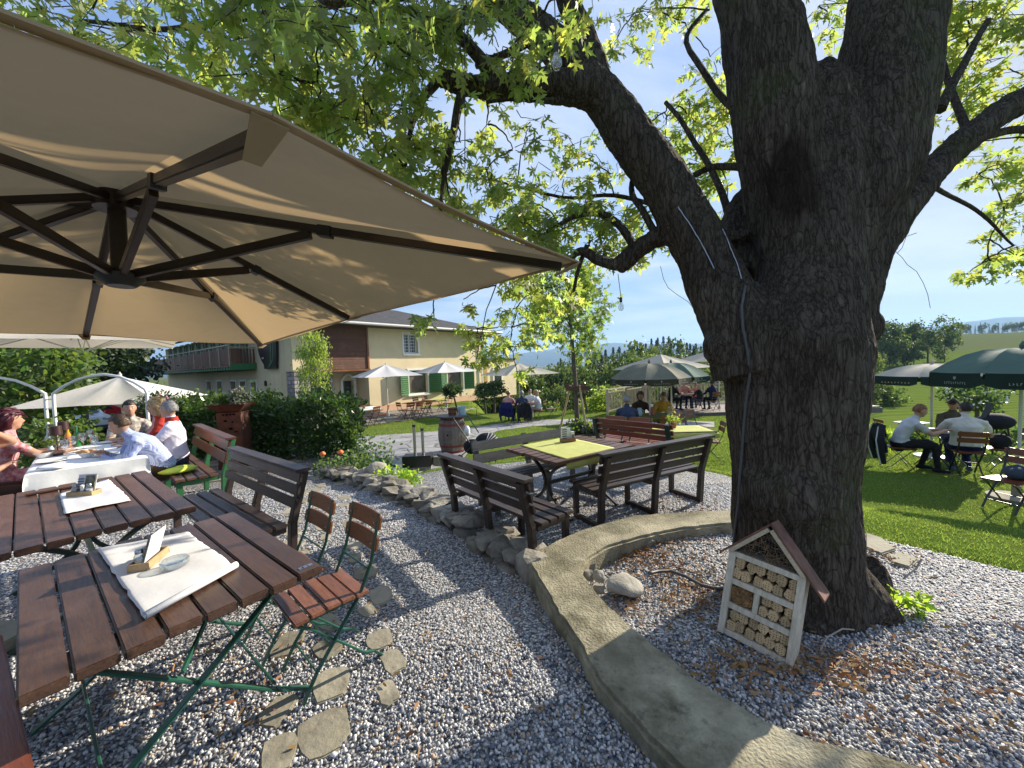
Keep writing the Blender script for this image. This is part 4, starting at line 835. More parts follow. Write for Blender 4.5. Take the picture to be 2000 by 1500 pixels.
# trees on the left
def left_trees():
    for px, py, Y, rp, rz_, nm, lab, leaf, sz, nc, per in [(50, 755, 8.6, 105, 95, 'leafy_tree', 'broad leafy bush tree with light green leaves at the left edge', 'bush_leaf', (.09, .16), 60, 75), (165, 690, 15, 100, 75, 'dark_tree', 'dark dense tree behind the white metal arches', 'dark_leaf', (.14, .26), 70, 60), (238, 700, 24, 60, 75, 'dark_tree', 'dark tree by the far end of the balcony', 'dark_leaf', (.2, .35), 50, 50), (110, 690, 12, 60, 60, 'leafy_tree', 'light green tree between the bush tree and the dark tree', 'bush_leaf', (.11, .19), 46, 60), (-60, 720, 11, 100, 110, 'leafy_tree', 'tall leafy tree partly cut by the left edge of the view', 'bush_leaf', (.12, .2), 60, 60)]:
        b = offs(px, 820, Y); hz = 712-.035*(px-1000); zc = 1.7+(hz-py)*Y/750-b[2]; r = rp*Y/750; rz = rz_*Y/750
        plant(nm, lab, 'tree', b, [(0, 0, 0, .12), (.05, 0, zc*.5, .1), (0, 0, zc, .05)], [((0, 0, zc), (r*1.1, r*.9, rz), nc, per, .16*r)], leaf, sz, OVAL, rg, branches=14, axis=(0, 0, -.4))
    b = offs(110, 870, 6.6); plant('leafy_shrub', 'low green shrub behind the red haired guest', 'shrub', b, [(0, 0, 0, .03), (0, 0, .5, .02)], [((0, 0, .55), (.55, .4, .5), 26, 50, .1)], 'bush_leaf', (.06, .11), OVAL, rg)
    b = offs(190, 830, 8.8); plant('leafy_shrub', 'light green shrub beside the white car behind the party table', 'shrub', b, [(0, 0, 0, .03), (0, 0, .5, .02)], [((.1, 0, .6), (.6, .4, .4), 20, 45, .1)], 'bush_leaf', (.07, .12), OVAL, rg)
left_trees()
# ------------------------------------------------------------ wood in the valley and on the hill
def conifer_mesh(seed):
    rng = np.random.default_rng(seed); P, A, S = [], [], []
    for k in range(3400):
        z = rng.random()**.8; rad = (1-z)*.17*(.72+.38*math.sin(z*52))+.003; a = rng.uniform(0, 6.283); r = rad*math.sqrt(rng.uniform(.1, 1)); P.append((r*math.cos(a), r*math.sin(a), .05+.95*z-r*.3)); A.append((math.cos(a), math.sin(a), -.5+(2.6 if z > .9 else 0))); S.append(rng.uniform(.014, .03)*(1.12-.8*z))
    return leaves(np.array(P), np.array(S), LANCE*np.array([1.6, 1, 1]), rng, np.array(A), .4)
def broad_mesh(seed):
    rng = np.random.default_rng(seed); P = []
    for k in range(9): c = rng.normal(size=3)*np.array((.16, .16, .2))+np.array((0, 0, .6)); P.append(clumps(rng, c, (.15, .15, .14), 14, 26, .035, .7))
    P = np.concatenate(P); P[:, 2] = np.maximum(P[:, 2], .12+rng.random(len(P))*.1); return leaves(P, rng.uniform(.016, .034, len(P)), QUAD, rng)
def wood_trees():
    rng = np.random.default_rng(77); pro = {}
    def make(kind, seed, mat):
        V, F = conifer_mesh(seed) if kind == 'conifer' else broad_mesh(seed); t = thing('spruce_tree' if kind == 'conifer' else 'broadleaf_tree', '', 'tree'); mb = MB(); mb.tube([(0, 0, -.1), (0, 0, .5), (0, 0, .95 if kind == 'conifer' else .7)], [.016, .011, .003], 6); mb.build('trunk', 'bark_young', t); npmesh('crown', V, F, mat, t); return t
    P = {('c', i): make('conifer', 50+i, 'needle') for i in range(3)}; P.update({('b', i): make('broad', 60+i, 'far_leaf') for i in range(3)}); P.update({('p', i): make('broad', 70+i, 'far_leaf_pale') for i in range(2)}); used = set()
    def put(k, px, ytop, Y, label, group, wide=1.0):
        hz = 712-.035*(px-1000); p = atY(px, 700, Y); z0 = g1(p[0], p[1])-(1.6 if 'right hand' in label or 'maple trunk' in label else .3); h = 1.7+(hz-ytop)*math.hypot(1, 0)*Y/750-z0
        if h < 2: return
        rzz = rng.uniform(0, 6.28); w = h*wide*rng.uniform(.85, 1.15)
        if k in used: o = dup(P[k], (p[0], p[1], z0), rzz, label, group)
        else: o = P[k]; used.add(k); o.location = (p[0], p[1], z0); o.rotation_euler = (0, 0, rzz); o['label'] = label; o['group'] = group
        o.scale = (w, w, h)
    TOP = lambda px: np.interp(px, [930, 1000, 1060, 1075, 1118, 1174, 1216, 1270, 1294, 1326, 1360, 1400, 1500], [742, 736, 724, 708, 698, 682, 676, 668, 658, 660, 672, 676, 676])
    gw = 'trees of the wood below the garden'
    for px in np.arange(955, 1420, 9): put(('c', int(rng.integers(3))), px+rng.normal()*4, TOP(px)+rng.normal()*5+2, rng.uniform(105, 140), 'dark spruce in the back row of the wood below the garden', gw, 1.7)
    for px in np.arange(950, 1420, 15):
        if rng.random() < .35: put(('c', int(rng.integers(3))), px, TOP(px)+14+rng.normal()*6, rng.uniform(85, 100), 'dark spruce among the pale trees of the wood below the garden', gw, 1.5)
        else: put(('b', int(rng.integers(3))), px, TOP(px)+22+rng.normal()*8, rng.uniform(75, 100), 'mid green broad tree in the middle row of the wood below the garden', gw, .75)
    for px in np.arange(960, 1420, 17): put((['b', 'p'][int(rng.random() < .5)], int(rng.integers(2))), px+rng.normal()*5, TOP(px)*.5+365+rng.normal()*9, rng.uniform(48, 66), 'rounded broad tree in the near rows of the wood below the garden', gw, .8)
    for px in np.arange(960, 1420, 20): put((['b', 'p'][int(rng.random() < .6)], int(rng.integers(2))), px+rng.normal()*6, 752+rng.normal()*9, rng.uniform(33, 42), 'rounded broad tree in the near rows of the wood below the garden', gw, .9)
    put(('p', 1), 1385, 668, 60, 'pale green tree rising left of the maple trunk', gw, .7); put(('p', 0), 1235, 700, 58, 'light green tree behind the deck parasols', gw, .7)
    put(('b', 0), 1722, 622, 92, 'tall tree of the right hand group, nearest the maple trunk', 'tall trees beside the mown slope', .95)
    put(('b', 1), 1765, 628, 98, 'tall tree in the middle of the right hand group', 'tall trees beside the mown slope', .9)
    put(('b', 2), 1812, 616, 94, 'tallest tree of the right hand group', 'tall trees beside the mown slope', .95)
    put(('b', 0), 1845, 640, 100, 'tree at the right end of the right hand group', 'tall trees beside the mown slope', .9)
    put(('b', 2), 1785, 660, 88, 'shorter dark tree in front of the right hand group', 'tall trees beside the mown slope', .8); put(('b', 1), 1738, 662, 86, 'shorter dark tree below the tall trees next to the maple trunk', 'tall trees beside the mown slope', .8)
    put(('p', 0), 1703, 690, 60, 'light bush beside the maple trunk on the slope', 'bushes on the mown slope', .9); put(('b', 2), 1690, 725, 40, 'dark bush half hidden by the maple trunk on the slope', 'bushes on the mown slope', 1.1)
    for px in np.arange(1858, 2080, 9): put((['c', 'b', 'c'][int(rng.integers(3))], int(rng.integers(3))), px+rng.normal()*2, 633-.02*(px-1900)+rng.normal()*3, rng.uniform(330, 350), 'small dark tree in the line along the far hilltop', 'trees along the far hilltop', .8)
    for px, y, Y in [(1962, 676, 190), (1981, 673, 195), (2004, 670, 195), (1945, 655, 250), (1975, 652, 255), (1880, 676, 210)]: put(('b', int(rng.integers(3))), px, y-3, Y, 'dark round bush dotted on the far field', 'bushes on the far field', 1.2)
wood_trees()
def right_plants():
    b = offs(1907, 860, 10.5); H = lambda py: 1.7+(681-py)*10.5/750-b[2]
    plant('blossom_tree', 'small round tree with white blossoms beyond the three men', 'tree', b, [(0, 0, 0, .05), (0, 0, H(800), .045), (0, 0, H(775), .03)], [((0, 0, H(772)), (.68, .6, .36), 30, 36, .1)], 'bay_leaf', (.06, .1), OVAL, rg, blossoms=('blossom_white', 130, .022, (0, 0, H(772)), (.72, .6, .4)))
    b = offs(1709, 858, 9.3); t = thing('ornamental_grass', 'upright tuft of bright ornamental grass by the flower border', 'plant', b); rng = np.random.default_rng(14); n = 420
    P = rng.normal(size=(n, 3))*np.array((.09, .09, 0)); A = rng.normal(size=(n, 3))*.22+np.array((0, 0, 1)); V, F = leaves(P, rng.uniform(.5, .75, n), LANCE*np.array([.12, 1, .6]), rng, A, .05); npmesh('foliage', V, F, 'sprout_leaf', t)
    for px, py, Y, r, lab, leaf in [(1688, 852, 9.5, .35, 'green border shrub next to the ornamental grass', 'bush_leaf'), (1765, 840, 10.5, .3, 'low border shrub behind the man with the striped jacket', 'bay_leaf'), (1975, 850, 11.5, .3, 'low border shrub behind the grill at the right edge', 'rose_leaf'), (1800, 835, 11, .35, 'leafy border shrub behind the round table', 'bush_leaf')]:
        b = offs(px, py, Y); plant('border_shrub', lab, 'shrub', b, [(0, 0, 0, .02), (0, 0, .3, .01)], [((0, 0, .24), (r, r*.8, .22), 16, 36, .06)], leaf, (.05, .09), OVAL, rg)
    for px, py, Y, lab in [(1185, 800, 20, 'bright creeper covered shrub left of the deck railing'), (1160, 795, 21, 'yellow green shrub at the lawn edge by the deck railing'), (1085, 800, 22, 'leafy shrub behind the young staked tree'), (1005, 775, 24, 'dark shrub behind the diners near the house corner')]:
        b = offs(px, py, Y); plant('lawn_shrub', lab, 'shrub', b, [(0, 0, 0, .03), (0, 0, .6, .02)], [((0, 0, .6), (.8, .6, .65), 24, 40, .14)], 'willow_leaf' if 'bright' in lab or 'yellow' in lab else 'bush_leaf', (.1, .17), OVAL, rg)
    for px, py, Y, lab in [(673, 835, 13.5, 'small green shrub beside the courtyard table'), (690, 800, 17, 'low shrub by the arched house door')]:
        b = offs(px, py, Y); plant('courtyard_shrub', lab, 'shrub', b, [(0, 0, 0, .02), (0, 0, .3, .01)], [((0, 0, .45), (.38, .35, .35), 18, 40, .08)], 'bush_leaf', (.06, .1), OVAL, rg)
    b = offs(930, 805, 19); plant('climbing_rose', 'thin climbing rose bush against the sunlit house wall', 'rose bush', b, [(0, 0, 0, .015), (.1, 0, .9, .01)], [((.1, 0, .8), (.7, .15, .6), 16, 12, .1)], 'rose_leaf', (.05, .09), OVAL, rg)
right_plants()
# ------------------------------------------------------------ the inn
def roofmat():
    m = M['roof_dark']; n = m.node_tree; b = [x for x in n.nodes if x.type == 'BSDF_PRINCIPLED'][0]; v = coords(n)
    w = nd(n, "TexWave", Scale=1.6); w.bands_direction = 'X'; n.links.new(v, w.inputs['Vector']); w2 = nd(n, "TexWave", Scale=.9); w2.bands_direction = 'Y'; w2.wave_profile = 'SAW'; n.links.new(v, w2.inputs['Vector'])
    bump(n, b, math_(n, 'ADD', w.outputs['Fac'], math_(n, 'MULTIPLY', w2.outputs['Fac'], .5)), .8, .06)
roofmat()
def holed(mb, axis, x0, x1, z0, z1, y0, th, holes):
    xs = sorted({x0, x1} | {h[0] for h in holes} | {h[1] for h in holes}); zs = sorted({z0, z1} | {h[2] for h in holes} | {h[3] for h in holes})
    for a, b in zip(xs[:-1], xs[1:]):
        run = None
        for c, d in list(zip(zs[:-1], zs[1:]))+[(None, None)]:
            solid = c is not None and not any(h[0] <= a and b <= h[1] and h[2] <= c and d <= h[3] for h in holes)
            if solid: run = [run[0], d] if run else [c, d]
            elif run:
                p = ((a+b)/2, y0+th/2, (run[0]+run[1])/2); s = (b-a, th, run[1]-run[0])
                if axis == 'y': p, s = (p[1], p[0], p[2]), (s[1], s[0], s[2])
                mb.box(p, s); run = None
K = (-10.6, 18.66, -.85)
def inn():
    t = thing('inn_building', 'cream plastered inn with dark hipped roof, timber gable and long wooden balcony', 'building', K, math.atan2(.785, .62)); mk = lambda n, mb, m, par=None, **k: mb.build(n, m, par or t, **k)
    mb = MB(); holed(mb, 'x', 4.0, 13.6, .45, 5.05, 0, .3, [(6.5, 7.55, 3.5, 4.68), (6.75, 8.2, .95, 2.4), (9.95, 11.4, .95, 2.4)]); mb.box((13.45, 4.8, 2.5), (.3, 9.0, 5.1)); mb.box((6.8, 9.4, 2.5), (13.6, .3, 5.1)); mk('wall', mb, 'plaster')
    mb = MB(); mb.box((8.8, .145, .22), (9.6, .31, .46)); mk('plinth', mb, 'plaster_base')
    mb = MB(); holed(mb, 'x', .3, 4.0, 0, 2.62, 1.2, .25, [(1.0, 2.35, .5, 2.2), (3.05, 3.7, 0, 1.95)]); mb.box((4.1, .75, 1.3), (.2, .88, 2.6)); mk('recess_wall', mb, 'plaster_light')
    mb = MB(); n = 10; arc = [(3.05+.65*i/n, 1.95+.28*math.sin(math.pi*i/n)) for i in range(n+1)]
    for w, y0, y1, nm, m in ((.14, 1.05, 1.19, 'door_frame', 'trim_white'),):
        q = MB(); o_ = [(2.92, 0), (2.92, 2.0)]+[(2.92+.91*i/n, 2.02+.34*math.sin(math.pi*i/n)) for i in range(1, n)]+[(3.83, 2.0), (3.83, 0)]; i_ = [(3.7, 0)]+[(x, z) for x, z in arc[::-1]]+[(3.05, 0)]
        q.prism(o_+i_, 0, .14, M4=Matrix.Translation((0, 1.2, 0)) @ Matrix.Rotation(R(90), 4, 'X')); mk(nm, q, m)
    mb = MB(); mb.box((3.4, 1.42, 1.05), (.7, .06, 2.3)); d = mk('door', mb, 'shutter_green'); mb = MB(); mb.box((3.5, 1.38, 1.3), (.36, .03, 1.3)); mk('pane', mb, 'window_glass', d)
    mb = MB(); holed(mb, 'x', .85, 2.5, .35, 2.35, 1.1, .1, [(1.0, 2.35, .5, 2.2)]); w = mk('window_surround', mb, 'pillar_stone'); mb = MB(); mb.box((1.67, 1.32, 1.35), (1.35, .05, 1.7)); mk('pane', mb, 'dark_room', w); mb = MB()
    for k in range(-9, 14): mb.bar((1.0+k*.14+.0, 1.25, .5), (1.0+k*.14+1.7, 1.25, 2.2), .02, .02)
    mb2 = MB()
    for a in [(k*.16) for k in range(1, 9)]: mb2.box((1.0+a, 1.25, 1.35), (.018, .018, 1.7))
    for a in [(k*.2) for k in range(1, 9)]: mb2.box((1.67, 1.245, .5+a), (1.35, .018, .018))
    mk('lattice', mb2, 'steel', w)
    mb = MB(); mb.box((.4, .4, 1.28), (.74, .74, 2.56)); p = mk('stone_pillar', mb, 'mortar'); mb = MB(); rng = np.random.default_rng(3)
    for r in range(13):
        for side in range(2):
            k = 0.0; 
            while k < .72:
                w_ = min(rng.uniform(.14, .3), .78-k); z = .1+r*.195; c = (.02+k+w_/2, .03, z) if side == 0 else (.03, .02+k+w_/2, z); s = (w_-.02, .06, .175) if side == 0 else (.06, w_-.02, .175); mb.box(c, s); k += w_
    mk('stonework', mb, 'pillar_stone', p, bevel=.012)
    mb = MB(); mb.box((.4, .4, 3.8), (.8, .8, 2.44)); mk('corner_pier', mb, 'plaster')
    mb = MB(); mb.box((2.4, .08, 3.82), (3.2, .2, 2.46)); g = mk('gable_cladding', mb, 'clad_wood'); mb = MB()
    for k in range(19): mb.box((2.4, -.035, 2.68+k*.126), (3.16, .035, .115))
    mk('board', mb, 'clad_wood', g); mb = MB(); mb.box((2.4, .0, 2.55), (3.3, .34, .1)); mb.box((4.0, -.04, 3.82), (.1, .12, 2.46)); mk('beam', mb, 'chair_back_wood', g)
    def win(x0, x1, z0, z1, sh, kind):
        f = MB(); holed(f, 'x', x0-.13, x1+.13, z0-.13, z1+.13, -.03, .06, [(x0, x1, z0, z1)])
        f = mk('window_frame', f, 'trim_white'); q = MB(); q.box(((x0+x1)/2, .24, (z0+z1)/2), (x1-x0, .04, z1-z0)); mk('pane', q, 'window_glass' if kind else 'room_wall', f); q = MB()
        for xx in (x0+.03, x1-.03, (x0+x1)/2 if kind else x0+.03): q.box((xx, .2, (z0+z1)/2), (.06, .05, z1-z0))
        for z in (z0+.03, z1-.03): q.box(((x0+x1)/2, .19, z), (x1-x0, .05, .06))
        mk('sash', q, 'shutter_green' if not kind else 'trim_white', f); q = MB(); q.box(((x0+x1)/2, -.06, z0-.12), (x1-x0+.3, .14, .06)); mk('sill', q, 'trim_white', f)
        if kind:
            q = MB()
            for i in range(1, 6): q.box(((x0+x1)/2, .14, z0+(z1-z0)*i/6), (x1-x0, .025, .03))
            for i in range(1, 5): q.box((x0+(x1-x0)*i/5, .135, (z0+z1)/2), (.025, .025, z1-z0))
            mk('grille', q, 'pole_white', f)
        if sh:
            for s, xe in ((-1, x0-.1), (1, x1+.1)):
                q = MB(); a = R(20)*s; M_ = Matrix.Translation((xe, -.06, (z0+z1)/2)) @ Matrix.Rotation(-a, 4, 'Z'); q.join(MB().box((s*.4, 0, 0), (.8, .04, z1-z0+.1)), M_); hh = z1-z0
                for i in range(11): q.join(MB().box((s*.4, -.03, -hh/2+.09+i*(hh-.1)/10.5), (.64, .025, .085), M4=Matrix.Rotation(.35, 4, 'X')), M_)
                mk('shutter', q, 'shutter_green', f)
    win(6.5, 7.55, 3.5, 4.68, 0, 1); win(6.75, 8.2, .95, 2.4, 1, 0); win(9.95, 11.4, .95, 2.4, 1, 0)
    mb = MB(); e = 5.05; q = [(-1, -1, e), (14.7, -1, e), (14.7, 10, e), (-1, 10, e), (4, 4.5, e+1.8), (9.2, 4.5, e+1.8)]
    mb.add(q, [(0, 1, 5, 4), (1, 2, 5), (2, 3, 4, 5), (3, 0, 4)]); mb.add([(x, y, z-.12) for x, y, z in q[:4]], [(0, 3, 2, 1)]); mb.add(q[:4]+[(x, y, z-.12) for x, y, z in q[:4]], [(0, 1, 5, 4), (1, 2, 6, 5), (2, 3, 7, 6), (3, 0, 4, 7)]); r = mk('roof', mb, 'roof_dark')
    mb = MB(); mb.tube([(-1, -1.08, e-.04), (14.7, -1.08, e-.04)], .075, 8); mb.tube([(14.78, -1, e-.04), (14.78, 10, e-.04)], .075, 8); mk('gutter', mb, 'gutter', r)
    mb = MB(); mb.tube([(13.3, -1.05, e-.1), (13.35, -.12, e-.55), (13.35, -.1, 0)], .05, 8); mk('downpipe', mb, 'gutter')
    # balcony side
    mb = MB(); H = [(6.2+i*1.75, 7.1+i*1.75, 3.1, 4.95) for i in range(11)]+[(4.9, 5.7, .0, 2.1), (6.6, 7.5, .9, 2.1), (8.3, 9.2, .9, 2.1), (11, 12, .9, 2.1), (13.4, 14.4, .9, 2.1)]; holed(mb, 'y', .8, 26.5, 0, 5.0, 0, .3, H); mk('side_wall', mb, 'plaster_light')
    mb = MB(); mb.add([(-1, 9, 5.06), (-1, 27.5, 5.06), (6, 27.5, 7), (6, 9, 7), (14, 27.5, 5.1), (14, 9.6, 5.1)], [(0, 1, 2, 3), (3, 2, 4, 5)]); mk('wing_roof', mb, 'roof_dark')
    for i, h in enumerate(H):
        f = MB(); holed(f, 'y', h[0]-.1, h[1]+.1, max(0, h[2]-.1), h[3]+.1, -.03, .06, [h]); f = mk('window_frame', f, 'trim_white'); q = MB(); q.box((.22, (h[0]+h[1])/2, (h[2]+h[3])/2), (.04, h[1]-h[0], h[3]-h[2])); mk('pane', q, 'window_glass', f)
        q = MB(); q.box((.18, (h[0]+h[1])/2, (h[2]+h[3])/2), (.05, .07, h[3]-h[2])); mk('sash', q, 'trim_white', f)
        if i < 11:
            for s in (-1, 1): q = MB(); q.box((-.07, (h[0]+h[1])/2+s*.72, (h[2]+h[3])/2), (.04, .36, h[3]-h[2])); mk('shutter', q, 'shutter_green', f)
    b = MB(); b.box((-.62, 15.3, 2.98), (1.22, 21.3, .12)); b = mk('balcony', b, 'balcony_wood'); q = MB(); q.box((-.62, 4.63, 2.95), (1.26, .06, .34)); q.box((-1.24, 15.3, 2.84), (.05, 21.3, .12)); mk('fascia', q, 'green_paint', b); q = MB()
    for k in range(45): q.box((-.6, 4.9+k*.47, 2.82), (1.16, .1, .18)); q.box((-1.24, 4.9+k*.47, 2.86), (.08, .09, .16))
    mk('joist', q, 'iron_green', b); q = MB()
    for k in range(140): q.box((-1.22, 4.7+k*.152, 3.5), (.03, .142, .86))
    for k in range(8): q.box((-1.15+k*.15, 4.68, 3.5), (.09 if k > 3 else .14, .03, .86))
    mk('railing_board', q, 'balcony_wood', b); q = MB(); q.box((-1.24, 15.3, 4.12), (.09, 21.3, .06)); q.box((-.62, 4.68, 4.0), (1.2, .08, .06))
    for k in range(13): q.box((-1.22, 4.7+k*1.72, 3.55), (.08, .08, 1.12))
    mk('handrail', q, 'rail_wood', b)
    q = MB(); q.box((-.05, 3.4, 2.0), (.1, .16, .3)); mk('wall_lamp', q, 'plastic_dark', bevel=.03); q = MB(); q.box((-.02, 2.75, 1.35), (.03, .32, .36)); nt_ = mk('notice_plate', q, 'notice_green'); q = MB()
    for k in range(3): q.box((-.045, 2.75, 1.25+k*.1), (.012, .22, .035))
    mk('lettering', q, 'lettering', nt_)
    q = MB(); q.box((.02, 2.1, 1.26), (.06, 1.3, 2.5)); mk('side_panel', q, 'plaster')
    # hanging sign, rounded at the foot
    s = thing('inn_sign', 'big black bowl shaped sign with two green stripes on the inn wall', 'sign', K, math.atan2(.785, .62)); q = MB(); pr = [(1.45, 4.6), (1.45, 3.9), (1.55, 3.2), (1.62, 3.02), (1.62, 2.78), (3.15, 2.78), (3.15, 3.0), (3.5, 3.25), (3.8, 3.65), (3.95, 4.1), (4.0, 4.6)]
    M_ = Matrix(((0, 0, -1, -.03), (1, 0, 0, 0), (0, 1, 0, 0), (0, 0, 0, 1))); q.prism(pr, .0, .12, M4=M_); mk('board', q, 'sign_black', s); q = MB()
    for d in (0, .3): q.path([(-.165, 1.75+d, 4.55), (-.165, 1.78+d, 3.7), (-.165, 1.95+d*.95, 3.2), (-.165, 2.5+d*.4, 2.86) if d == 0 else (-.165, 2.0+d*.8, 3.1)], .1, .012, up=(1, 0, 0))
    mk('stripe', q, 'sign_green', s); q = MB(); q.box((-.17, 3.2, 3.35), (.01, .3, .09)); mk('lettering', q, 'lettering', s)
    # annex with arched window past the corner
    a = thing('annex', 'low cream annex with an arched window at the end of the inn', 'building', K, math.atan2(.785, .62)); q = MB(); q.box((16.0, 1.6, 1.5), (3.6, 3.0, 3.0)); mk('wall', q, 'plaster', a); q = MB(); q.box((16.0, 1.6, 3.05), (3.9, 3.3, .1)); mk('roof', q, 'roof_dark', a)
    q = MB(); ar = [(14.9, .9), (14.9, 2.2)]+[(14.9+.9*i/8, 2.2+.35*math.sin(math.pi*i/8)) for i in range(1, 8)]+[(15.8, 2.2), (15.8, .9)]; q.prism(ar, 0, .05, M4=Matrix.Translation((0, .1, 0)) @ Matrix.Rotation(R(90), 4, 'X')); w = mk('window', q, 'window_glass', a)
    o_ = [(14.78, .8), (14.78, 2.22)]+[(14.78+1.14*i/8, 2.24+.46*math.sin(math.pi*i/8)) for i in range(1, 8)]+[(15.92, 2.22), (15.92, .8)]; q = MB(); q.prism(o_+[(15.8, .8)]+ar[::-1][:-1]+[(14.9, .8)], 0, .09, M4=Matrix.Translation((0, .1, 0)) @ Matrix.Rotation(R(90), 4, 'X')); mk('frame', q, 'trim_white', w)
inn()
# ------------------------------------------------------------ parasols
def parasol(name, label, loc, rz, half, n, hrim, hap, mat, group=None, valance=None, pole='pole_white', rpole=.022, base=True, vh=.16, dome=.0, square=False, text=None):
    """centre pole parasol; n panels (n=8 with square=True gives a square canopy with corner and mid ribs)"""
    t = thing(name, label, 'parasol', loc, rz, group); rim = []
    for k in range(n):
        a = 2*math.pi*k/n; r = half
        if square: a += math.pi/4; r = half*(math.sqrt(2) if k % 2 == 0 else 1)
        rim.append(Vector((r*math.cos(a), r*math.sin(a), hrim)))
    ap = Vector((0, 0, hap)); mb = MB(); S = 5; W = 5
    def surf(k, u, w):
        a, b = rim[k], rim[(k+1) % n]; e = a.lerp(b, w); p = ap.lerp(e, u); sag = .035*half*math.sin(math.pi*w)*math.sin(math.pi*min(1, u*.9)); d = dome*math.sin(math.pi*u)*(hap-hrim); p.z += d-sag; c = Vector((0, 0, p.z)); p = c+(p-c)*(1-.03*math.sin(math.pi*w)*u); return p
    for k in range(n):
        g = [[surf(k, i/S, j/W) for j in range(W+1)] for i in range(S+1)]; vs = [p for r_ in g for p in r_]
        mb.add(vs, [(i*(W+1)+j, (i+1)*(W+1)+j, (i+1)*(W+1)+j+1, i*(W+1)+j+1) for i in range(S) for j in range(W)])
    c = mb.build('canopy', mat, t, smooth=30)
    if valance:
        mb = MB()
        for k in range(n):
            P = [surf(k, 1, .03+.94*j/6) for j in range(7)]; mb.add(P+[p+Vector((p.x, p.y, 0)).normalized()*.012+Vector((0, 0, -vh*(1 if 0 < j < 6 else .8))) for j, p in enumerate(P)], [(j, j+1, 8+j, 7+j) for j in range(6)])
        v = mb.build('valance', valance, c)
        if text:
            for k in range(n):
                a, b = surf(k, 1, .5), surf(k, 1, .52); dirx = (b-a).normalized(); nrm = Vector((a.x, a.y, 0)).normalized(); wd_ = (surf(k, 1, 1)-surf(k, 1, 0)).length
                q = MB(); fr = Matrix((dirx, nrm.cross(dirx) if nrm.cross(dirx).z > 0 else -nrm.cross(dirx), nrm)).transposed()
                o0 = a+nrm*.02+Vector((0, 0, -vh*.66)); rng = random.Random(k)
                for i in range(text[1]):
                    x = (i-(text[1]-1)/2)*wd_*text[2]/text[1]; h_ = vh*.16; q.join(MB().box((0, 0, 0), (wd_*text[2]/text[1]*.2, h_, .002)).box((wd_*text[2]/text[1]*.22, rng.choice((-.4, 0, .4))*h_, .0005), (wd_*text[2]/text[1]*.4, h_*.22, .002)), Matrix.Translation(o0) @ fr.to_4x4() @ Matrix.Translation((x, 0, 0)))
                q.join(MB().prism([(-.02, .03), (.02, .03), (.017, .0), (0, -.02), (-.017, 0)], 0, .002), Matrix.Translation(o0+Vector((0, 0, vh*.3))) @ fr.to_4x4()) if text[3] else None
                q.build('lettering', text[0], v)
    mb = MB(); mb.tube([(0, 0, .02), (0, 0, hap+.05)], rpole, 10); mb.build('pole', pole, t, smooth=60)
    mb = MB(); mb.lathe([(.001, 0), (.03, .0), (.035, .05), (.012, .1), (.001, .12)], 10, (0, 0, hap)); mb.build('finial', mat, t)
    for k in range(n):
        mb = MB(); mb.bar(surf(k, .04, 0)-Vector((0, 0, .03)), surf(k, .98, 0)-Vector((0, 0, .025)), .018, .018); rb = mb.build('rib', pole, t); mb = MB(); mb.bar((0, 0, hrim-.12*half), surf(k, .5, 0)-Vector((0, 0, .035)), .014, .014); mb.build('strut', pole, rb)
    if base: mb = MB(); mb.lathe([(.0, 0), (.28, 0), (.28, .05), (.06, .08), (.045, .3), (0, .3)], 18); mb.build('base', 'grey_paint', t)
    return t
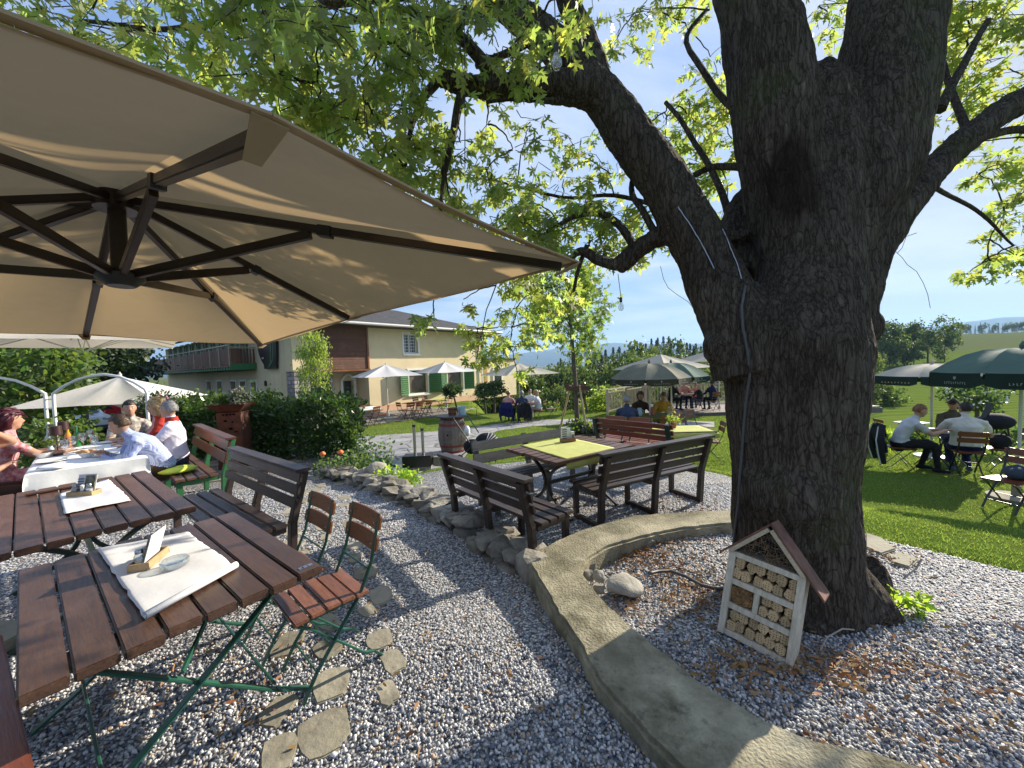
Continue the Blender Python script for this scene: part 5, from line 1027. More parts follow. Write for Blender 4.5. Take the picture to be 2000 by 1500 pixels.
def tan_parasol():
    C = Vector((-1.806, 1.814, 2.087)); th = 2.477; u = Vector((math.cos(th), math.sin(th), -.04)).normalized(); v = Vector((-math.sin(th), math.cos(th), .025)).normalized(); n = u.cross(v); n = n if n.z > 0 else -n; a, b = 1.75, -1.183
    t = thing('cantilever_parasol', 'large tan rectangular cantilever parasol with dark ribs over the near tables', 'parasol'); W2 = lambda x, y, z=0: C+u*x*a+v*y*b+n*z
    rim = [W2(-1, 1), W2(-1, 0, .02), W2(-1, -1, -.03), W2(0, -1, .02), W2(1, -1), W2(1, 0, .02), W2(1, 1), W2(0, 1, .02)]; ap = W2(0, 0, .49); S, Wn = 14, 12; mb = MB()
    for k in range(8):
        p0, p1 = rim[k], rim[(k+1) % 8]; vs = []
        for i in range(S+1):
            for j in range(Wn+1):
                uu, w = i/S, j/Wn; e = p0.lerp(p1, w); p = ap.lerp(e, uu); p = p-n*(.045*math.sin(math.pi*w)*math.sin(math.pi*min(1, uu*.85))-.02*uu*(1-uu)*4); p += (C-e).normalized()*.035*math.sin(math.pi*w)*uu; p += n*.004*noise.noise(p*6); vs.append(p)
        mb.add(vs, [(i*(Wn+1)+j, (i+1)*(Wn+1)+j, (i+1)*(Wn+1)+j+1, i*(Wn+1)+j+1) for i in range(S) for j in range(Wn)])
    c = mb.build('canopy', 'canopy_tan', t, smooth=25); mb = MB()
    for k in range(8): p0, p1 = rim[k], rim[(k+1) % 8]; P = [p0.lerp(p1, j/8)+(C-p0.lerp(p1, j/8)).normalized()*.035*math.sin(math.pi*j/8) for j in range(9)]; mb.path([p-n*.003 for p in P], .022, .006, up=n)
    mb.build('hem', 'canopy_tan', c); mb = MB()
    for r in rim: i_ = (C-r).normalized(); s_ = i_.cross(n); a_, b_ = r-n*.008, r+i_*.10-n*.046; mb = MB(); mb.add([a_+s_*.032, a_-s_*.032, b_-s_*.017, b_+s_*.017]+[q_-n*.004 for q_ in (a_+s_*.032, a_-s_*.032, b_-s_*.017, b_+s_*.017)], [(0, 1, 2, 3), (7, 6, 5, 4), (0, 4, 5, 1), (1, 5, 6, 2), (2, 6, 7, 3), (3, 7, 4, 0)]); mb.build('rib_pocket', 'canopy_tan', c)
    top = W2(0, 0, .435); bot = W2(0, 0, .09); mb = MB(); mb.tube([bot, top+n*.02], .032, 14); mb.build('hub_post', 'rib_metal', t, smooth=60)
    mb = MB(); mb.tube([bot-n*.05, bot-n*.02, bot+n*.0, bot+n*.02], [.05, .085, .09, .06], 18); mb.build('lower_hub', 'plastic_dark', t, smooth=40); mb = MB(); mb.tube([top-n*.04, top+n*.03], [.08, .08], 16); mb.build('upper_hub', 'rib_metal', t, smooth=40)
    for r in rim:
        e = r+(C-r).normalized()*.07-n*.016; s = top+(r-C).normalized()*.06; mb = MB(); mb.bar(s, e, .032, .034, up=n); rb = mb.build('rib', 'rib_metal', t, bevel=.004); m = s.lerp(e, .44)-n*.026; d = (r-C).normalized(); d = (d-n*d.dot(n)).normalized()
        mb = MB(); mb.bar(bot+d*.06, m, .026, .04, up=n); mb.build('strut', 'rib_metal', rb, bevel=.003); mb = MB(); mb.bar(s.lerp(e, .46)-n*.004, s.lerp(e, .49)-n*.004, .042, .046, up=n); mb.build('rib_clamp', 'plastic_dark', rb)
    far = Vector(atY(-420, 330, 2.05)); mb = MB(); mb.bar(top-n*.0+Vector((-.05, 0, .0)), far, .06, .08); mb.build('boom', 'rib_metal', t, bevel=.006); mb = MB(); mb.bar((far.x, far.y, .02), (far.x, far.y, far.z+.2), .1, .1); mb.build('mast', 'rib_metal', t, bevel=.008); mb = MB(); mb.box((far.x, far.y, .04), (1.0, 1.0, .08)); mb.build('base', 'slab_stone', t, bevel=.01)
tan_parasol()
def PG(px, py, Y): return offs(px, py, Y)
parasol('white_parasol', 'small white parasol shading the courtyard table by the arched door', PG(758, 803, 19.2), .6, 1.38, 8, 2.14, 2.72, 'canopy_white', 'white parasols before the inn', square=True, rpole=.03)
parasol('white_parasol', 'small white parasol in front of the green shuttered windows', PG(873, 800, 23), .75, 1.45, 8, 2.2, 2.8, 'canopy_white', 'white parasols before the inn', square=True, rpole=.03)
parasol('white_parasol', 'cream parasol over the diners on the back lawn', PG(1016, 806, 21), .5, 1.6, 8, 2.45, 3.05, 'canopy_cream', 'white parasols before the inn', square=True, rpole=.035)
parasol('white_parasol', 'large white parasol behind the white arches, seen from above its rim', PG(240, 800, 8.9), .3, 1.22, 8, 1.78, 2.34, 'canopy_white', 'white parasols by the party table', square=True, rpole=.03)
_w = parasol('white_parasol', 'broad white parasol canopy seen edge on above the party table', (-8.1, 7.3, 0), .75, 1.35, 8, 2.38, 2.75, 'canopy_cream', 'white parasols by the party table', square=True, rpole=.03)
parasol('white_parasol', 'white parasol on the deck behind the olive one', PG(1292, 798, 16.5), .5, 1.45, 8, 2.12, 2.72, 'canopy_cream', 'white parasols on the deck', square=True, rpole=.03)
parasol('white_parasol', 'white parasol on the deck half hidden by the maple trunk', PG(1405, 798, 17.5), .6, 1.5, 8, 2.35, 2.95, 'canopy_cream', 'white parasols on the deck', square=True, rpole=.03)
parasol('beer_parasol', 'olive green beer parasol with deep valance over the terrace guests', PG(1270, 838, 10.2), .35, 1.02, 8, 1.74, 2.12, 'canopy_olive', 'beer garden parasols', 'valance_olive', dome=.35, text=('lettering', 9, .5, True))
parasol('beer_parasol', 'green beer parasol half hidden behind the olive one', PG(1312, 832, 11.6), .2, 1.05, 8, 1.78, 2.18, 'canopy_green', 'beer garden parasols', 'valance_green', dome=.35, text=('lettering', 9, .5, True))
parasol('beer_parasol', 'pale topped beer parasol with gold lettered valance beyond the three men', PG(1818, 860, 8.6), .55, 1.0, 6, 1.88, 2.13, 'canopy_cream', 'beer garden parasols', 'valance_green', dome=.3, text=('lettering_gold', 11, .8, False), vh=.2)
parasol('beer_parasol', 'dark green beer parasol with crest on its valance at the right edge', PG(1988, 968, 5.75), .30, 1.0, 8, 1.97, 2.3, 'canopy_green', 'beer garden parasols', 'valance_green', dome=.42, text=('lettering', 10, .42, True), vh=.22, base=False, rpole=.02)
for _c in list(_w.children):          # this one hangs from a side mast
    if _c.name.startswith('pole'): bpy.data.objects.remove(_c)
    elif _c.name.startswith('base'): _c.location = (-2.2, .6, 0)
mb = MB(); mb.tube([(-2.2, .6, .05), (-2.2, .6, 2.95)], .045, 10); mb.build('mast', 'pole_white', _w); mb = MB(); mb.tube([(-2.2, .6, 2.9), (-1.0, .27, 3.0), (0, 0, 2.76)], .03, 8); mb.build('arm', 'pole_white', _w)
# ------------------------------------------------------------ furniture kinds
def chair_proto(label, wood_s='chair_wood', wood_b='chair_back_wood', metal='green_metal'):
    """slatted folding chair: front is +y"""
    t = thing('folding_chair', label, 'chair'); mb = MB()
    for i in range(5): mb.box((0, -.155+i*.079, .452-.004*abs(i-2)), (.38, .073, .018))
    mb.build('seat', wood_s, t, bevel=.005); mb = MB()
    for k, (z, y) in enumerate(((.695, -.246), (.81, -.272))):
        vs = []; n = 8
        for i in range(n+1):
            x = -.2+.4*i/n; c = -.018*(1-(x/.2)**2); hh = .047-(.012 if i in (0, n) else 0)
            for dy, dz in ((-.009, -hh), (.009, -hh), (.009, hh), (-.009, hh)): vs.append((x, y+c+dy-dz*.21, z+dz))
        mb.add(vs, [(i*4+j, i*4+(j+1) % 4, i*4+4+(j+1) % 4, i*4+4+j) for i in range(n) for j in range(4)]+[(3, 2, 1, 0), (n*4, n*4+1, n*4+2, n*4+3)])
    mb.build('backrest', wood_b, t, bevel=.004); mb = MB()
    for x in (-.15, .15):
        for z, y in ((.695, -.232), (.81, -.257)): mb.ell((x, y, z), (.006, .004, .006), 6)
    mb.build('rivet', 'steel', t)
    for s in (-1, 1):
        mb = MB(); x = s*.165; mb.path([(x, -.284, .86), (x, -.222, .60), (x, -.15, .45), (x, .10, .14), (x, .175, .012)], .009, .026, up=(1, 0, 0)); mb.build('leg', metal, t, bevel=.002)
        mb = MB(); x = s*.148; mb.path([(x, .20, .432), (x, .12, .38), (x, -.16, .085), (x, -.22, .06), (x, -.265, .012)], .009, .026, up=(1, 0, 0)); mb.build('leg', metal, t, bevel=.002)
    for y, z, w in ((.10, .135, .165), (-.20, .568, .165), (.02, .235, .165)): mb = MB(); mb.tube([(-w, y, z), (w, y, z)], .005, 6); mb.build('crossbar', metal, t)
    mb = MB()
    for s in (-1, 1): mb.box((s*.165, -.0, .436), (.012, .36, .022))
    mb.build('seat_rail', metal, t); return t
GREEN_CHAIR = chair_proto('x'); BLACK_CHAIR = chair_proto('x', 'red_bench', 'red_bench', 'black_metal'); _used = set()
def put_chair(proto, loc, face, label, group):
    """face: heading the sitter looks to, as an angle from +x"""
    rz = face-math.pi/2
    if proto.name not in _used: _used.add(proto.name); proto.location = loc; proto.rotation_euler = (0, 0, rz); proto['label'] = label; proto['group'] = group; return proto
    return dup(proto, loc, rz, label, group)
def bench(name, label, loc, rz, L, mat, frame, group=None, slats=4, back=3, depth=.44, hb=.86, cap=True, sled=False, posts=3, bh=None):
    """long garden bench: the sitter faces +y, length along x"""
    t = thing(name, label, 'bench', loc, rz, group); mb = MB(); w = depth/slats
    for i in range(slats): mb.box((0, -depth/2+w*(i+.5), .44+.012*(i-slats/2)/slats), (L, w*.84, .032))
    mb.build('seat', mat, t, bevel=.006); tb = MB(); ph = (hb-.54)/back; lean = .24
    for i in range(back): z = .54+ph*(i+.5); tb.box((0, -depth/2-.035-(z-.44)*lean, z), (L, .03, ph*.80), M4=Matrix.Rotation(lean*.95, 4, 'X'))
    tb.build('backrest', mat, t, bevel=.006)
    if cap: mb = MB(); mb.box((0, -depth/2-.04-(hb-.44)*lean, hb+.012), (L+.04, .12, .03)); mb.build('top_rail', mat, t, bevel=.006)
    for k in range(posts):
        x = (-L/2+.07)+(L-.14)*k/(posts-1); mb = MB(); mb.bar((x, -depth/2-.03, .0), (x, -depth/2-.06, .44), .055, .075, up=(1, 0, 0)); mb.bar((x, -depth/2-.06, .43), (x, -depth/2-.06-(hb-.44)*lean-.02, hb-.01), .055, .07, up=(1, 0, 0)); mb.build('post', frame, t, bevel=.005)
        mb = MB(); mb.box((x, depth/2-.05, .20), (.055, .06, .40)); mb.build('leg', frame, t, bevel=.005)
        mb = MB(); mb.box((x, -.03, .39), (.05, depth-.06, .05)); mb.build('bearer', frame, t, bevel=.004)
        if sled: mb = MB(); mb.box((x, -.02, .03), (.055, depth-.02, .055)); mb.build('skid', frame, t, bevel=.004)
    return t
def plank_table(name, label, loc, rz, L, Wd, n, mat, legs, metal, h=.75, gap=.008, group=None, th=.04, plate=None, chipped=False):
    """planks run along y (length L), n of them across x (Wd)"""
    t = thing(name, label, 'table', loc, rz, group); mb = MB(); w = Wd/n; rng = random.Random(4)
    for i in range(n): o = rng.uniform(-.012, .012); mb.box((-Wd/2+w*(i+.5), o, h-th/2+rng.uniform(-.002, .002)), (w-gap, L, th))
    tp = mb.build('tabletop', mat, t, bevel=.006)
    mb = MB()
    for y in (-L*.32, L*.32): mb.box((0, y, h-th-.022), (Wd*.94, .05, .038))
    mb.build('batten', mat, t)
    if legs == 'x':
        for s in (-1, 1):
            y = s*L*.34
            for k in (-1, 1): mb = MB(); mb.path([(-k*Wd*.40, y+k*.012, h-th-.03), (k*Wd*.32, y+k*.012, .12), (k*Wd*.50, y+k*.012, .012)], .012, .04, up=(0, 1, 0)); mb.build('leg', metal, t, bevel=.003)
        for x, z in ((-.32*Wd, .16), (.32*Wd, .16)): mb = MB(); mb.tube([(x*.98, -L*.34, z), (x*.98, L*.34, z)], .007, 6); mb.build('crossbar', metal, t)
        mb = MB(); mb.bar((-Wd*.05, -L*.34, .45), (.3*Wd, 0, h-th-.03), .01, .025); mb.bar((-Wd*.05, L*.34, .45), (.3*Wd, 0, h-th-.03), .01, .025); mb.build('brace', metal, t)
    else:
        for s in (-1, 1):
            y = s*L*.30
            for k in (-1, 1):
                P = [(k*(.03+.36*Wd*((i/10.)**2.2)), y, .36+(h-th-.03-.36)*(i/10.)) for i in range(11)]; Q = [(k*(.03+.40*Wd*(1-i/10.)**2), y, .012+.35*(i/10.)) for i in range(11)]
                mb = MB(); mb.path(Q+P, .03, .035, up=(0, 1, 0)); mb.build('leg', metal, t)
        mb = MB(); mb.box((0, 0, .36), (.03, L*.6, .04)); mb.build('stretcher', metal, t)
    if plate:
        x, y, txt = plate; mb = MB(); mb.box((x, y, h+.002), (.062, .024, .004)); p = mb.build('number_plate', 'steel', t)
        for i, ch in enumerate(txt):
            cu = bpy.data.curves.new('digit', 'FONT'); cu.body = ch; cu.size = .024; cu.extrude = .0006; tmp = bpy.data.objects.new('digit', cu); COL.objects.link(tmp); dg = bpy.context.evaluated_depsgraph_get(); me = bpy.data.meshes.new_from_object(tmp.evaluated_get(dg)); bpy.data.objects.remove(tmp)
            me.materials.clear(); me.materials.append(M['ink']); o = bpy.data.objects.new('digit', me); COL.objects.link(o); o.parent = p; o.location = (x-.02+i*.024, y-.009, h+.005)
    return t
UA = math.atan2(.615, -.785)              # common heading of the near tables and benches
Q1 = [at(*p, .75) for p in ((55, 1105), (95, 1330), (645, 1105), (438, 1009))]
c1 = sum(Q1)/4; plank = UA-math.pi/2
T1 = plank_table('beer_table', 'dark brown slatted folding table with green crossed legs, nearest the camera', (c1[0]-.02, c1[1]+.0, 0), plank, 1.27, .93, 8, 'table_wood', 'x', 'green_metal', plate=(.405, -.585, '41'))
T1.rotation_euler = (0, 0, plank)
c2 = np.array(at(383, 988, .75)); uu = np.array([-.785, .615]); ww = np.array([-.615, -.785])
m2 = c2[:2]+uu*.92+ww*.47
T2 = plank_table('beer_table', 'brown slatted table with curved iron legs behind the nearest one', (m2[0], m2[1], 0), plank, 1.84, .94, 8, 'table_wood_red', 'c', 'iron_green', th=.042)
def ptab(T, L, W, px, py): return at(px, py, .75)
def napkin(label, pts, seed, roll=False):
    """white paper sheet: pts = four photo corners on the table top"""
    q = [at(x, y, .754) for x, y in pts]; mb = MB(); n, m = 28, 22; vs = []; rng = random.Random(seed)
    for i in range(n+1):
        for j in range(m+1):
            u, v = i/n, j/m; p = (q[0]*(1-u)+q[1]*u)*(1-v)+(q[3]*(1-u)+q[2]*u)*v; z = .004+.006*(1+noise.noise(Vector((u*3, v*3, seed))))*(1 if 0 < i < n else .6)+.004*math.sin(v*9+u*2)*u
            ed = .012*noise.noise(Vector((u*14, v*14, seed+5))); p = p+np.array([ed if j in (0, m) else 0, ed if i in (0, n) else 0, z]); vs.append(p)
    mb.add(vs, [(i*(m+1)+j, (i+1)*(m+1)+j, (i+1)*(m+1)+j+1, i*(m+1)+j+1) for i in range(n) for j in range(m)])
    if roll:        # rolled up near edge
        a, b = q[2], q[3]; d = (b-a)/np.linalg.norm(b-a); s = np.array([-d[1], d[0], 0]); s = s if s[1] < 0 else -s; vs = []; k = 18
        for i in range(k+1):
            th = -1.57+5.2*i/k; r = .017-.004*i/k
            for e in (a, b): vs.append(e+s*(.0+r*math.cos(th))+np.array([0, 0, .020+r*math.sin(th)]))
        mb.add(vs, [(2*i, 2*i+1, 2*i+3, 2*i+2) for i in range(k)])
    o = mb.build('paper_sheet', 'paper', smooth=40); md = o.modifiers.new('thickness', 'SOLIDIFY'); md.thickness = .0008; return tag(o, label, 'paper placemat')
napkin('crumpled white paper sheet with rolled edge on the nearest table', [(190, 1075), (368, 1042), (462, 1110), (283, 1212)], 3, True)
napkin('flat white paper sheet on the table with curved legs', [(116, 966), (213, 938), (256, 978), (126, 1006)], 8)
def caddy(loc, rz, label, kind, h0):
    t = thing('condiment_box', label, 'condiment box', (loc[0], loc[1], h0), rz); mb = MB(); W, D, H = .19, .085, .036
    for c, d in (((0, 0, .004), (W, D, .008)), ((0, D/2-.004, H/2), (W, .008, H)), ((0, -D/2+.004, H/2), (W, .008, H)), ((W/2-.004, 0, H/2), (.008, D-.016, H)), ((-W/2+.004, 0, H/2), (.008, D-.016, H))): mb.box(c, d)
    mb.build('tray', 'box_wood', t, bevel=.0015)
    for i, (x, m, y) in enumerate(((-.055, 'pepper', -.012), (.0, 'salt', -.01), (.052, 'salt', -.012))):
        s = thing('shaker', ['small pepper shaker with metal lid in the '+kind, 'slim white shaker in the middle of the '+kind, 'small salt shaker with metal lid in the '+kind][i], 'shaker', (loc[0]+math.cos(rz)*x-math.sin(rz)*y, loc[1]+math.sin(rz)*x+math.cos(rz)*y, h0+.008), rz)
        mb = MB(); mb.lathe([(.001, 0), (.021, 0), (.022, .01), (.022, .052), (.015, .064), (.015, .066)], 14) if i != 1 else mb.lathe([(.001, 0), (.014, 0), (.014, .075), (.001, .08)], 12); mb.build('body', 'clear_glass' if i != 1 else 'porcelain', s, smooth=40)
        if i != 1: mb = MB(); mb.lathe([(.001, .002), (.019, .002), (.019, .042), (.001, .042)], 12); mb.build('contents', m, s, smooth=40); mb = MB(); mb.lathe([(.001, .066), (.0165, .066), (.0165, .08), (.012, .086), (.001, .087)], 14); mb.build('lid', 'steel', s, smooth=40)
    mb = MB(); mb.box((0, .028, .085), (.14, .003, .15), M4=Matrix.Rotation(-.28, 4, 'X')); c = mb.build('menu_card', 'paper'); c.parent = None; c.location = (loc[0], loc[1], h0); c.rotation_euler = (0, 0, rz); tag(c, 'white menu card standing in the '+kind, 'menu card'); mb = MB(); mb.box((.03, .0255, .10), (.075, .0075, .10), M4=Matrix.Rotation(-.28, 4, 'X')); mb.build('photo', 'menu_photo', c)
    mb = MB()
    for k in range(5): mb.join(MB().box((-.045, 0, -.055+k*.02), (.04, .0075, .006)), Matrix.Translation((0, .026, .10)) @ Matrix.Rotation(-.28, 4, 'X'))
    mb.build('lettering', 'ink', c)
    return t
p = at(292, 1102, .755); caddy(p, UA+math.pi*.5+1.0, 'pale wooden condiment box on the nearest table', 'box on the nearest table', .765)
p = at(165, 968, .755); caddy(p, UA+math.pi+.75, 'pale wooden condiment box on the table with curved legs', 'box on the table with curved legs', .762)
p = at(342, 1110, .755); mb = MB(); mb.lathe([(.001, .002), (.05, .0), (.056, .006), (.058, .028), (.052, .036), (.049, .036), (.053, .026), (.05, .008), (.001, .006)], 32); o = mb.build('glass_ashtray', 'clear_glass', smooth=40); o.location = (p[0], p[1], .768); tag(o, 'empty round clear glass ashtray on the paper sheet of the nearest table', 'ashtray')
p1, p2 = at(48, 966, .765), at(150, 948, .765); mb = MB(); mb.bar(p1, p2, .085, .018); o = mb.build('wooden_board', 'table_wood_red', bevel=.008); tag(o, 'dark wooden serving board lying on the table with curved legs', 'board')
# chairs at the nearest table
sq = [at(*p, .452) for p in ((535, 1163), (600, 1210), (730, 1155), (640, 1115))]
fwd = (sq[0]+sq[1]-sq[2]-sq[3])/2; cf = math.atan2(fwd[1], fwd[0]); sc = sum(sq)/4
put_chair(GREEN_CHAIR, (sc[0], sc[1], 0), cf, 'folding chair with reddish slats and green legs, full seat in sun at the nearest table', 'folding chairs at the nearest table')
b1 = at(726, 1010, .8); b2 = at(641, 985, .8); dd = (b2-b1); dd[2] = 0
put_chair(GREEN_CHAIR, (sc[0]+dd[0], sc[1]+dd[1], 0), cf+.03, 'folding chair pushed under the nearest table, further from the camera', 'folding chairs at the nearest table')
# dark bench on the patio
a, b = at(452, 874, .87), at(594, 918, .87); ctr = (a+b)/2; L = float(np.hypot(*(b-a)[:2])); rz = math.atan2((a-b)[1], (a-b)[0]); nrm = np.array([-math.sin(rz), math.cos(rz)])
bench('dark_bench', 'dark stained bench with plank back beside the table with curved legs', (ctr[0]+nrm[0]*.36, ctr[1]+nrm[1]*.36, 0), rz, L-.04, 'dark_bench', 'dark_bench', hb=.855)
# reddish benches cut by the left edge
a, b = at(22, 1232, .45), at(100, 1510, .45); d = (a-b)/np.linalg.norm(a-b); rz = math.atan2(-d[1], -d[0]); nn = np.array([-math.sin(rz), math.cos(rz)])
if nn[0] < 0: rz += math.pi; nn = -nn
c = (a+b)/2; bench('red_bench', 'reddish slatted bench with green frame along the nearest table, cut by the left edge', (c[0]-nn[0]*.22, c[1]-nn[1]*.22, 0), rz, 1.25, 'red_bench', 'green_paint', slats=4, back=2, depth=.4, hb=.82, cap=False, posts=2)
# terrace: three benches round a big table
TZ = -.16
def bench_from(px_a, px_b, zr, label, mat, name='terrace_bench', face=1, group=None, **k):
    a, b = at(*px_a, TZ+zr), at(*px_b, TZ+zr); c = (a+b)/2; L = float(np.hypot(*(b-a)[:2])); rz = math.atan2((b-a)[1], (b-a)[0]); nn = np.array([-math.sin(rz), math.cos(rz)])
    if nn[1]*face < 0: rz += math.pi; nn = -nn
    return bench(name, label, (c[0]+nn[0]*.36, c[1]+nn[1]*.36, TZ), rz, L, mat, mat, group, **k), L
bench_from((864, 888), (1031, 939), .87, 'dark brown terrace bench seen from behind, left of the big table', 'dark_bench', hb=.86)
bench_from((1172, 889), (1386, 851), .87, 'long dark terrace bench seen from behind, right of the big table', 'dark_bench', hb=.86, sled=True, depth=.46)
bench_from((919, 860), (1114, 830), .87, 'weathered grey bench beyond the big terrace table facing the camera', 'grey_bench', hb=.86, face=-1, cap=False, back=2)
def terrace_table():
    q = [at(*p, TZ+.76) for p in ((980, 876), (1091, 901), (1240, 867), (1134, 853))]; c = sum(q)/4; v1 = q[1]-q[0]; v2 = q[2]-q[1]; L2 = np.linalg.norm(v2); L1 = np.linalg.norm(v1); rz = math.atan2(v2[1], v2[0])-math.pi/2
    plank_table('terrace_table', 'big brown plank table with curved iron legs among the terrace benches', (c[0], c[1], TZ), rz, L2, L1, 8, 'table_wood_red', 'c', 'black_metal', h=.76)
    rr = rz+math.pi/2; mb = MB(); n, m = 20, 16; vs = []; A, B = .62, .62
    for i in range(n+1):
        for j in range(m+1):
            x, y = (i/n-.5)*A*1.35, (j/m-.5)*L1*1.02; over = max(0, abs(y)-L1/2+.01); z = .004+.003*noise.noise(Vector((x*9, y*9, 2)))
            yy = math.copysign(min(abs(y), L1/2+.012), y); dz = max(0, abs((j/m-.5)*L1*1.25)-L1/2) if abs((j/m-.5)*L1*1.25) > L1/2 else 0; yy2 = (j/m-.5)*L1*1.25; yy2 = math.copysign(min(abs(yy2), L1/2+.008+.01*math.sin(x*20)), yy2)
            vs.append((x+.08*(j/m-.5), yy2, z-dz))
    mb.add(vs, [(i*(m+1)+j, (i+1)*(m+1)+j, (i+1)*(m+1)+j+1, i*(m+1)+j+1) for i in range(n) for j in range(m)]); o = mb.build('tablecloth', 'lime_cloth', smooth=40); o.location = (c[0]-.05, c[1]-.0, TZ+.762); o.rotation_euler = (0, 0, rr); md = o.modifiers.new('thickness', 'SOLIDIFY'); md.thickness = .002; tag(o, 'lime yellow cloth runner across the big terrace table', 'tablecloth')
    p = at(1109, 862, TZ+.77); t = thing('condiment_box', 'brown condiment box with cards on the big terrace table', 'condiment box', (p[0], p[1], TZ+.768), .4); mb = MB()
    for c_, d_ in (((0, 0, .004), (.2, .1, .008)), ((0, .046, .025), (.2, .008, .05)), ((0, -.046, .025), (.2, .008, .05)), ((.096, 0, .025), (.008, .084, .05)), ((-.096, 0, .025), (.008, .084, .05))): mb.box(c_, d_)
    mb.build('tray', 'chair_wood', t); mb = MB(); mb.box((-.05, .01, .11), (.09, .02, .19)); mb.box((.02, .015, .10), (.06, .015, .17)); mb.box((.07, -.01, .075), (.05, .03, .12)); mb.build('card', 'paper', t); mb = MB()
    for k in range(5): mb.box((-.05, -.003, .05+k*.03), (.07, .004, .014))
    mb.box((.07, -.027, .07), (.04, .003, .05)); mb.build('print', 'menu_photo', t)
terrace_table()
# ------------------------------------------------------------ party table on the left
C0 = np.array([-4.41, 4.56]); PU = np.array([-.74, .67]); PW = np.array([-.67, -.74]); PANG = math.atan2(PU[1], PU[0])
def PT(s, r, z=0.): p = C0+PU*s+PW*r; return (p[0], p[1], z)
def party():
    c = PT(1.0, .45); t = thing('party_table', 'long banquet table hidden under the white cloth', 'table', (c[0], c[1], 0), PANG); mb = MB(); mb.box((0, 0, .725), (2.0, .88, .03)); mb.build('tabletop', 'table_wood', t)
    for x in (-.9, .9):
        for y in (-.36, .36): mb = MB(); mb.box((x, y, .355), (.06, .06, .71)); mb.build('leg', 'table_wood', t)
    mb = MB(); n, m = 60, 40; vs = []; Lx, Ly, dr = 2.02, .92, .26
    for i in range(n+1):
        for j in range(m+1):
            x, y = (i/n-.5)*(Lx+2*dr), (j/m-.5)*(Ly+2*dr); ox, oy = max(0, abs(x)-Lx/2), max(0, abs(y)-Ly/2); d = math.hypot(ox, oy) if ox and oy else max(ox, oy); wv = .018*math.sin(x*13+y*3)*min(1, d/.2)+.012*math.sin(y*15)*min(1, d/.2)
            X = math.copysign(min(abs(x), Lx/2)+(.03*d+abs(wv)*(ox > 0)), x); Y_ = math.copysign(min(abs(y), Ly/2)+(.03*d+abs(wv)*(oy > 0)), y); vs.append((X, Y_, .748-d+.002*noise.noise(Vector((x*8, y*8, 1)))))
    mb.add(vs, [(i*(m+1)+j, (i+1)*(m+1)+j, (i+1)*(m+1)+j+1, i*(m+1)+j+1) for i in range(n) for j in range(m)]); o = mb.build('tablecloth', 'linen', smooth=60); o.location = (c[0], c[1], 0); o.rotation_euler = (0, 0, PANG); md = o.modifiers.new('thickness', 'SOLIDIFY'); md.thickness = .002; tag(o, 'white cloth hanging over the long party table', 'tablecloth')
    bc = PT(.85, -.42); bench('guest_bench', 'bench with green end frame and brown slats under the party guests', (bc[0], bc[1], 0), math.atan2(PW[1], PW[0])-math.pi/2, 2.3, 'table_wood_red', 'green_paint', slats=4, back=2, depth=.44, hb=.86, posts=3)
    bc = PT(1.0, 1.25); bench('guest_bench', 'bench on the far side of the party table at the left edge', (bc[0], bc[1], 0), math.atan2(-PW[1], -PW[0])-math.pi/2, 2.0, 'table_wood_red', 'green_paint', slats=4, back=2, depth=.42, hb=.8, posts=2)
    mb = MB(); mb.ell((0, 0, 0), (.2, .2, .04), 14, jit=.06); mb.build('cushion', 'lime_cushion', smooth=True); o = bpy.data.objects['cushion']; p = PT(.2, -.30); o.location = (p[0], p[1], .495); tag(o, 'lime green seat cushion on the bench with green end frame', 'cushion')
    H = .753
    def ob(name, px, py, lab, cat, mats, group=None):
        p = at(px, py, H)
        q = np.array(p[:2])-C0; s, r = q@PU, q@PW; s = min(max(s, .08), 1.92); r = min(max(r, .08), .84); p = PT(s, r, H)
        t = thing(name, lab, cat, p, 0, group)
        for part, prof, mat, k in mats: mb = MB(); mb.lathe(prof, 16); mb.build(part, mat, t, smooth=40)
        return t
    lamp = [('base', [(.001, 0), (.045, 0), (.045, .012), (.001, .016)], 'lamp_brown', 0), ('stem', [(.006, .01), (.006, .30)], 'lamp_brown', 0), ('lamp_shade', [(.058, .26), (.052, .37), (.047, .372), (.001, .375)], 'lamp_brown', 0)]
    ob('table_lamp', 113, 889, 'brown shaded table lamp nearer the camera on the party table', 'lamp', lamp); ob('table_lamp', 131, 862, 'brown shaded table lamp further along the party table', 'lamp', lamp)
    wine = lambda f: [('bowl', [(.008, .10), (.03, .12), (.042, .15), (.042, .18), (.034, .215), (.032, .215), (.040, .18), (.040, .15), (.028, .123), (.001, .105)], 'clear_glass', 0), ('stem', [(.034, 0), (.034, .003), (.005, .008), (.004, .10)], 'clear_glass', 0)]+([('wine', [(.001, .106), (.027, .124), (.036, .14), (.001, .141)], f, 0)] if f else [])
    for px, py, f, lab in [(128, 893, None, 'empty wine glass in front of the nearer table lamp'), (143, 884, None, 'empty wine glass right of the nearer table lamp'), (163, 876, 'wine_red', 'wine glass with a little rose wine on the party table'), (178, 868, None, 'wine glass beside the green bottle on the party table'), (186, 882, None, 'wine glass at the elbow of the man in the checked shirt')]: ob('wine_glass', px, py, lab, 'wine glass', wine(f), 'wine glasses on the party table')
    tum = [('wall', [(.03, 0), (.036, .1), (.034, .1), (.028, .006), (.001, .006)], 'clear_glass', 0)]
    for px, py, lab in [(108, 880, 'water tumbler behind the nearer table lamp'), (196, 892, 'water tumbler by the bread bowl')]: ob('tumbler', px, py, lab, 'glass', tum)
    bot = lambda m: [('body', [(.001, 0), (.036, 0), (.037, .01), (.037, .17), (.015, .22), (.013, .30), (.001, .30)], m, 0), ('cap', [(.014, .285), (.014, .305), (.001, .306)], 'steel', 0)]
